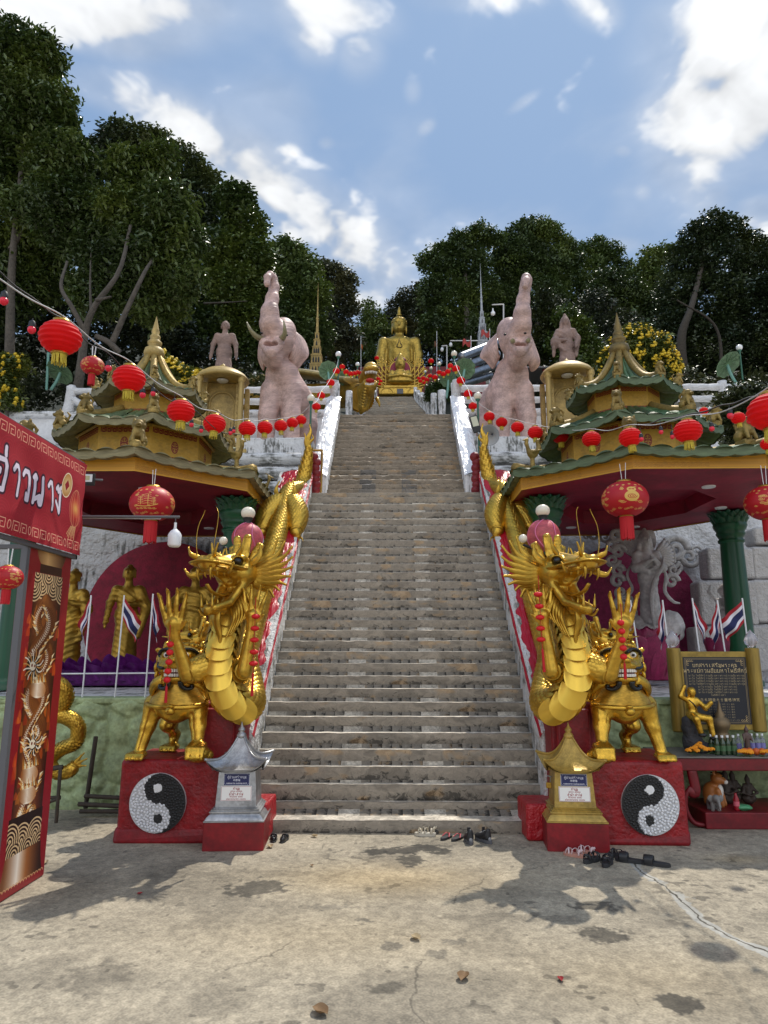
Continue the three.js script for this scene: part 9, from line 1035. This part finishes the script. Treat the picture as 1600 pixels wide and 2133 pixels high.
  { const o = thing('dark_figurine', 'small dark standing figurine among the clear bottles', 'figurine', T(1559, 8.75)), q = new Body(); q.limb(V(0, 0.02, 0), V(0, 0.16, 0), 0.035, 0.03, 0.02).blob(V(0, 0.2, 0), 0.04, 0.05, 0.03, 0.02).blob(V(0, 0.27, 0), 0.026, 0.03, 0.026, 0.01).limb(V(0, 0.29, 0), V(0, 0.33, 0), 0.015, 0.006, 0.01).limb(V(-0.04, 0.22, 0), V(-0.05, 0.15, 0.03), 0.014, 0.011, 0.01).limb(V(0.04, 0.22, 0), V(0.05, 0.15, 0.03), 0.014, 0.011, 0.01); part(o, 'body', q.mesh(V(-0.1, -0.03, -0.08), V(0.1, 0.36, 0.08), 0.01), mat(0.09, 0.05, 0.04, 0.5)); }
  const S = (px, z) => V(at(px, 1685, z).x, l1, -z);
  { const o = thing('tiger_figurine', 'orange and white sitting tiger figurine on the lower shelf', 'figurine', S(1490, 8.85), 0.9), q = new Body(); q.blob(V(0, 0.13, -0.02), 0.09, 0.14, 0.11, 0.04).blob(V(0, 0.31, 0.05), 0.075, 0.07, 0.075, 0.03).blob(V(0, 0.29, 0.12), 0.04, 0.035, 0.04, 0.02); for (const s of [-1, 1]) q.limb(V(s * 0.05, 0.18, 0.06), V(s * 0.05, 0.02, 0.1), 0.035, 0.028, 0.02).blob(V(s * 0.08, 0.06, -0.02), 0.05, 0.06, 0.08, 0.03).blob(V(s * 0.05, 0.38, 0.03), 0.022, 0.026, 0.015, 0.01); part(o, 'body', q.mesh(V(-0.18, -0.03, -0.2), V(0.18, 0.43, 0.2), 0.014), mat(0.42, 0.15, 0.035, 0.4)); part(o, 'white_muzzle', ball(0, 0.282, 0.145, 0.034, 1.1, 0.8, 0.7, 10), M.tooth); part(o, 'white_chest', ball(0, 0.17, 0.075, 0.06, 0.8, 1.3, 0.6, 12), M.tooth); for (const y of [0.09, 0.15, 0.2, 0.34, 0.37]) part(o, 'stripe', new THREE.TorusGeometry(y > 0.3 ? 0.07 : 0.095, 0.008, 6, 20, 3.4).rotateX(1.57).rotateY(1.4).translate(0, y, y > 0.3 ? 0.05 : -0.02), M.black); }
  { const o = thing('elephant_figurine', 'small grey elephant figurine in front of the tiger', 'figurine', S(1487, 8.62)), q = new Body(); q.blob(V(0, 0.1, 0), 0.06, 0.055, 0.08, 0.03).blob(V(0, 0.14, 0.09), 0.045, 0.045, 0.045, 0.02).chain([V(0, 0.13, 0.13), V(0, 0.07, 0.16), V(0, 0.03, 0.17)], [0.022, 0.016, 0.012], 0.015); for (const s of [-1, 1]) q.blob(V(s * 0.06, 0.14, 0.07), 0.035, 0.04, 0.01, 0.01).limb(V(s * 0.035, 0.08, 0.05), V(s * 0.035, 0.01, 0.05), 0.025, 0.022, 0.01).limb(V(s * 0.035, 0.08, -0.05), V(s * 0.035, 0.01, -0.05), 0.025, 0.022, 0.01); part(o, 'body', q.mesh(V(-0.14, -0.03, -0.12), V(0.14, 0.22, 0.22), 0.012), mat(0.2, 0.19, 0.18, 0.6)); }
  for (const [px, z, s, l] of [[1516, 8.95, 1, 'dark brown carved figure left of its twin on the lower shelf'], [1531, 9.0, 0.95, 'dark brown carved figure with its twin on the lower shelf, right one'], [1562, 8.95, 0.85, 'dark carved figure at the right of the lower shelf']]) { const o = thing('carved_figure', l, 'figurine', S(px, z)), q = new Body(); q.blob(V(0, 0.08, 0), 0.1, 0.08, 0.08, 0.04).blob(V(0, 0.2, 0), 0.06, 0.09, 0.05, 0.03).blob(V(0, 0.32, 0), 0.035, 0.045, 0.035, 0.02).limb(V(0, 0.35, 0), V(0, 0.42, 0), 0.025, 0.008, 0.02); for (const k of [-1, 1]) q.chain([V(k * 0.05, 0.26, 0), V(k * 0.1, 0.16, 0.05), V(k * 0.02, 0.13, 0.09)], [0.022, 0.02, 0.016], 0.015); const g = part(o, 'body', q.mesh(V(-0.2, -0.03, -0.15), V(0.2, 0.46, 0.15), 0.015, (x, y, zz) => (n3(x * 40, y * 40, zz * 40) - 0.5) * 0.02), mat(0.045, 0.03, 0.022, 0.6)); g.scale.setScalar(s); }
  { const o = thing('bottle', 'red drink bottle on the lower shelf beside the carved figures', 'bottle', S(1535, 8.6)); part(o, 'glass', lathe([[0, 0], [0.03, 0], [0.033, 0.01], [0.033, 0.12], [0.014, 0.17], [0.013, 0.19], [0, 0.19]], 16), mat(0.3, 0.01, 0.02, 0.2)); part(o, 'label', lathe([[0.0337, 0.05], [0.0337, 0.1]], 16), mat(0.6, 0.12, 0.16, 0.5)); }
  { const o = thing('garland_heap', 'heap of green plastic wrapping on the lower shelf', 'wrapping', S(1550, 8.6)); part(o, 'heap', wobble(ball(0, 0.03, 0, 0.06, 1.5, 0.6, 1, 16), 0.02, 22), mat(0.08, 0.3, 0.14, 0.4)); }
}
// ---- wooden leftovers by the left wall
{ const P = (a, b, z, r = 0.02) => bar(at(...a, z), at(...b, z), r, 4); const t = thing('wooden_frame', 'old dark wooden frame leaning against the green rock wall', 'frame'); part(t, 'upright', P([200, 1534], [178, 1684], 9.1, 0.03), M.wood); part(t, 'crosspiece', P([176, 1658], [252, 1662], 9.0, 0.026), M.wood); part(t, 'crosspiece', P([163, 1675], [250, 1679], 8.95, 0.028), M.wood); part(t, 'foot_board', P([166, 1690], [252, 1690], 8.93, 0.026), M.wood);
  const s = thing('old_stool', 'grey wooden stool behind the red banner pillar', 'stool'); part(s, 'leg', P([126, 1600], [117, 1714], 8.3, 0.022), M.wood); part(s, 'leg', P([90, 1604], [86, 1690], 8.7, 0.02), M.wood); part(s, 'seat', P([60, 1606], [131, 1598], 8.35, 0.028), M.wood); part(s, 'stretcher', P([90, 1676], [126, 1662], 8.4, 0.018), M.wood); part(s, 'shelf', P([80, 1664], [126, 1660], 8.5, 0.02), M.wood); }
// ---- shoes at the foot of the stairs
const soleOutline = (L, W) => { const p = []; for (let i = 0; i < 28; i++) { const a = i / 28 * 6.283, y = Math.cos(a) * L / 2, k = 1 - 0.16 * Math.exp(-(((y + L * 0.08) / (L * 0.16)) ** 2)) - (y < 0 ? 0.14 : 0); p.push([Math.sin(a) * W / 2 * k, y]); } return p; };
const sole = (L, W, h, y0) => { const g = extrude(soleOutline(L, W), h, 0.004); g.rotateX(-Math.PI / 2); g.translate(0, y0, 0); return g; };   // toe towards -z
const strap = (z0, z1, w, h, y, r = 0.012) => sweep([V(-w, y, z0), V(-w * 0.75, y + h * 0.8, mix(z0, z1, 0.2)), V(0, y + h, mix(z0, z1, 0.5)), V(w * 0.75, y + h * 0.8, mix(z0, z1, 0.8)), V(w, y, z1)], () => [r, 0.004], 16, 6, { up: V(0, 1, 0) });
function shoe(kind, label, px, py, turn, s = 1, c = M.black, c2) {
  const p = onGround(px, py), t = thing(kind, label, kind === 'sneaker' || kind === 'loafer' ? 'shoe' : 'sandal', p, turn); t.scale.setScalar(s); const so = c2 ?? mat(0.025, 0.025, 0.027, 0.7);
  if (kind === 'slide') { part(t, 'sole', sole(0.27, 0.10, 0.026, 0.004), so); part(t, 'strap', sweep([V(-0.05, 0.02, -0.055), V(-0.046, 0.065, -0.055), V(0, 0.088, -0.055), V(0.046, 0.065, -0.055), V(0.05, 0.02, -0.055)], () => [0.045, 0.004], 18, 8, { up: V(0, 1, 0) }), c); }
  if (kind === 'flip_flop') { part(t, 'sole', sole(0.25, 0.092, 0.02, 0.003), so); for (const k of [-1, 1]) part(t, 'thong', sweep([V(0, 0.024, -0.075), V(k * 0.018, 0.05, -0.045), V(k * 0.042, 0.024, 0.02)], () => [0.008, 0.004], 10, 6), c); }
  if (kind === 'strap_sandal') { part(t, 'sole', sole(0.25, 0.095, 0.03, 0.004), so); for (const [a, b, h] of [[-0.085, -0.04, 0.05], [-0.04, -0.085, 0.055], [-0.01, 0.03, 0.06], [0.075, 0.075, 0.055]]) part(t, 'strap', strap(a, b, 0.042, h, 0.03, 0.011), c); part(t, 'heel_strap', sweep([V(-0.036, 0.05, 0.06), V(0, 0.085, 0.105), V(0.036, 0.05, 0.06)], () => [0.004, 0.012], 12, 6), c); }
  if (kind === 'loafer') { const b = new Body(); b.blob(V(0, 0.025, -0.06), 0.042, 0.035, 0.075, 0.02).blob(V(0, 0.03, 0.05), 0.036, 0.045, 0.065, 0.02).cut(V(0, 0.085, 0.045), 0.028, 0.06, 0.062, 0.006).cut(V(0, -0.05, 0), 0.2, 0.05, 0.3, 0.003); part(t, 'upper', b.mesh(V(-0.06, -0.01, -0.15), V(0.06, 0.09, 0.13), 0.0065), c); part(t, 'sole', sole(0.255, 0.086, 0.012, 0.001), so); part(t, 'strap', strap(-0.035, -0.035, 0.038, 0.034, 0.03, 0.012), c); }
  if (kind === 'sneaker') { const b = new Body(); b.blob(V(0, 0.04, -0.065), 0.045, 0.042, 0.08, 0.025).limb(V(0, 0.05, -0.02), V(0, 0.085, 0.06), 0.045, 0.042, 0.03).limb(V(0, 0.06, 0.08), V(0, 0.13, 0.085), 0.04, 0.03, 0.02).cut(V(0, 0.14, 0.055), 0.024, 0.05, 0.036, 0.01).cut(V(0, -0.04, 0), 0.2, 0.055, 0.3, 0.004); part(t, 'upper', b.mesh(V(-0.07, -0.01, -0.17), V(0.07, 0.18, 0.15), 0.0075), c); part(t, 'sole', sole(0.285, 0.1, 0.028, 0.004), mat(0.09, 0.09, 0.1, 0.6)); part(t, 'heel_patch', ball(0, 0.05, 0.118, 0.022, 1, 1, 0.5, 8), mat(0.25, 0.25, 0.26, 0.5)); for (let i = 0; i < 4; i++) part(t, 'lace', strap(-0.045 + i * 0.022, -0.045 + i * 0.022, 0.026, 0.028 + i * 0.004, 0.062 + i * 0.006, 0.004), mat(0.3, 0.3, 0.3, 0.8)); part(t, 'tongue', box(-0.02, 0.02, 0.09, 0.16, 0.0, 0.012, 0.005), c); }
  return shade(t);
}
const bl = mat(0.018, 0.018, 0.02, 0.45), blg = mat(0.014, 0.014, 0.016, 0.28);
shoe('loafer', 'left black slip-on shoe of the pair at the left foot of the stairs', 570, 1750, 0.15, 0.92, blg); shoe('loafer', 'right black slip-on shoe of the pair at the left foot of the stairs', 592, 1751, -0.08, 0.92, blg);
shoe('strap_sandal', 'beige strapped sandal lying sideways at the bottom step', 886, 1741, 1.45, 0.92, mat(0.5, 0.44, 0.33, 0.6), mat(0.5, 0.46, 0.38, 0.7)); shoe('strap_sandal', 'second beige sandal tucked behind the first', 893, 1736, 1.35, 0.88, mat(0.52, 0.46, 0.34, 0.6), mat(0.06, 0.055, 0.05, 0.7));
const rd = mat(0.42, 0.03, 0.05, 0.5); shoe('flip_flop', 'left flip-flop with red thong beside the beige sandals', 930, 1746, -0.5, 0.95, rd); shoe('flip_flop', 'right flip-flop with red thong beside the black sneakers', 953, 1748, -0.55, 0.95, rd);
shoe('sneaker', 'left black sneaker seen from behind at the bottom step', 977, 1754, 0.08, 0.94, bl); shoe('sneaker', 'right black sneaker turned outwards at the bottom step', 1007, 1753, 0.55, 0.94, bl);
const pw = mat(0.66, 0.5, 0.5, 0.5); shoe('strap_sandal', 'pink white strapped sandal at the left end of the shoes by the gold box', 1196, 1784, 0.9, 0.86, pw, mat(0.5, 0.24, 0.18, 0.7)); shoe('strap_sandal', 'second pink white sandal behind the black strapped ones', 1222, 1779, 0.9, 0.86, pw, mat(0.5, 0.24, 0.18, 0.7));
shoe('strap_sandal', 'left black strapped sandal by the gold box', 1233, 1795, -0.9, 0.95, bl); shoe('strap_sandal', 'middle black strapped sandal by the gold box', 1265, 1801, -0.5, 1.0, bl); shoe('strap_sandal', 'black strapped sandal behind the slides', 1288, 1787, 0.6, 0.9, bl); shoe('slide', 'left black slide sandal lying before the right plinth', 1312, 1796, 1.15, 0.98, bl); shoe('slide', 'right black slide sandal at the end of the row of shoes', 1365, 1803, 1.1, 1.0, bl);
// ---- fallen leaves and scraps
[[866, 1957, 0.1, 'pale', 'pale dry leaf in the middle of the concrete'], [965, 2040, 0.12, 'brown', 'curled brown leaf near the lower middle of the ground'], [667, 2112, 0.13, 'brown', 'dry leaf at the lower edge of the photo'], [94, 1799, 0.09, 'pale', 'curled pale leaf beside the banner pillar'], [1168, 2043, 0.06, 'red', 'small red scrap on the right side of the ground'], [291, 1864, 0.05, 'red', 'small dark red scrap in the claw shadow on the left'], [655, 1744, 0.09, 'pale', 'dry leaf at the bottom step right of the slip-on shoes'], [563, 1766, 0.1, 'pale', 'thin dry leaf before the slip-on shoes'], [650, 1805, 0.05, 'brown', 'tiny leaf scrap left of the middle of the ground'], [302, 1706, 0.0, 'brown', '']].forEach(([x, y, s, c, l]) => { if (!s) return; const p = onGround(x, y), a = rr(0, 6); const g = grid(10, 6, (u, v) => { const w = Math.sin(u * Math.PI) ** 0.8 * 0.32; return V((u - 0.5) * s, 0.006 + 0.22 * s * (v - 0.5) ** 2 * 4 * Math.sin(u * 3.1) + 0.12 * s * Math.sin(u * 4 + 1) ** 2, (v - 0.5) * 2 * w * s); }); g.rotateY(a); solo('dry_leaf', g, mat(...({ pale: [0.42, 0.32, 0.18], brown: [0.22, 0.13, 0.06], red: [0.3, 0.02, 0.02] })[c], 0.8, { side: THREE.DoubleSide }), l, 'leaf', p); });
renderer.render(scene, camera);
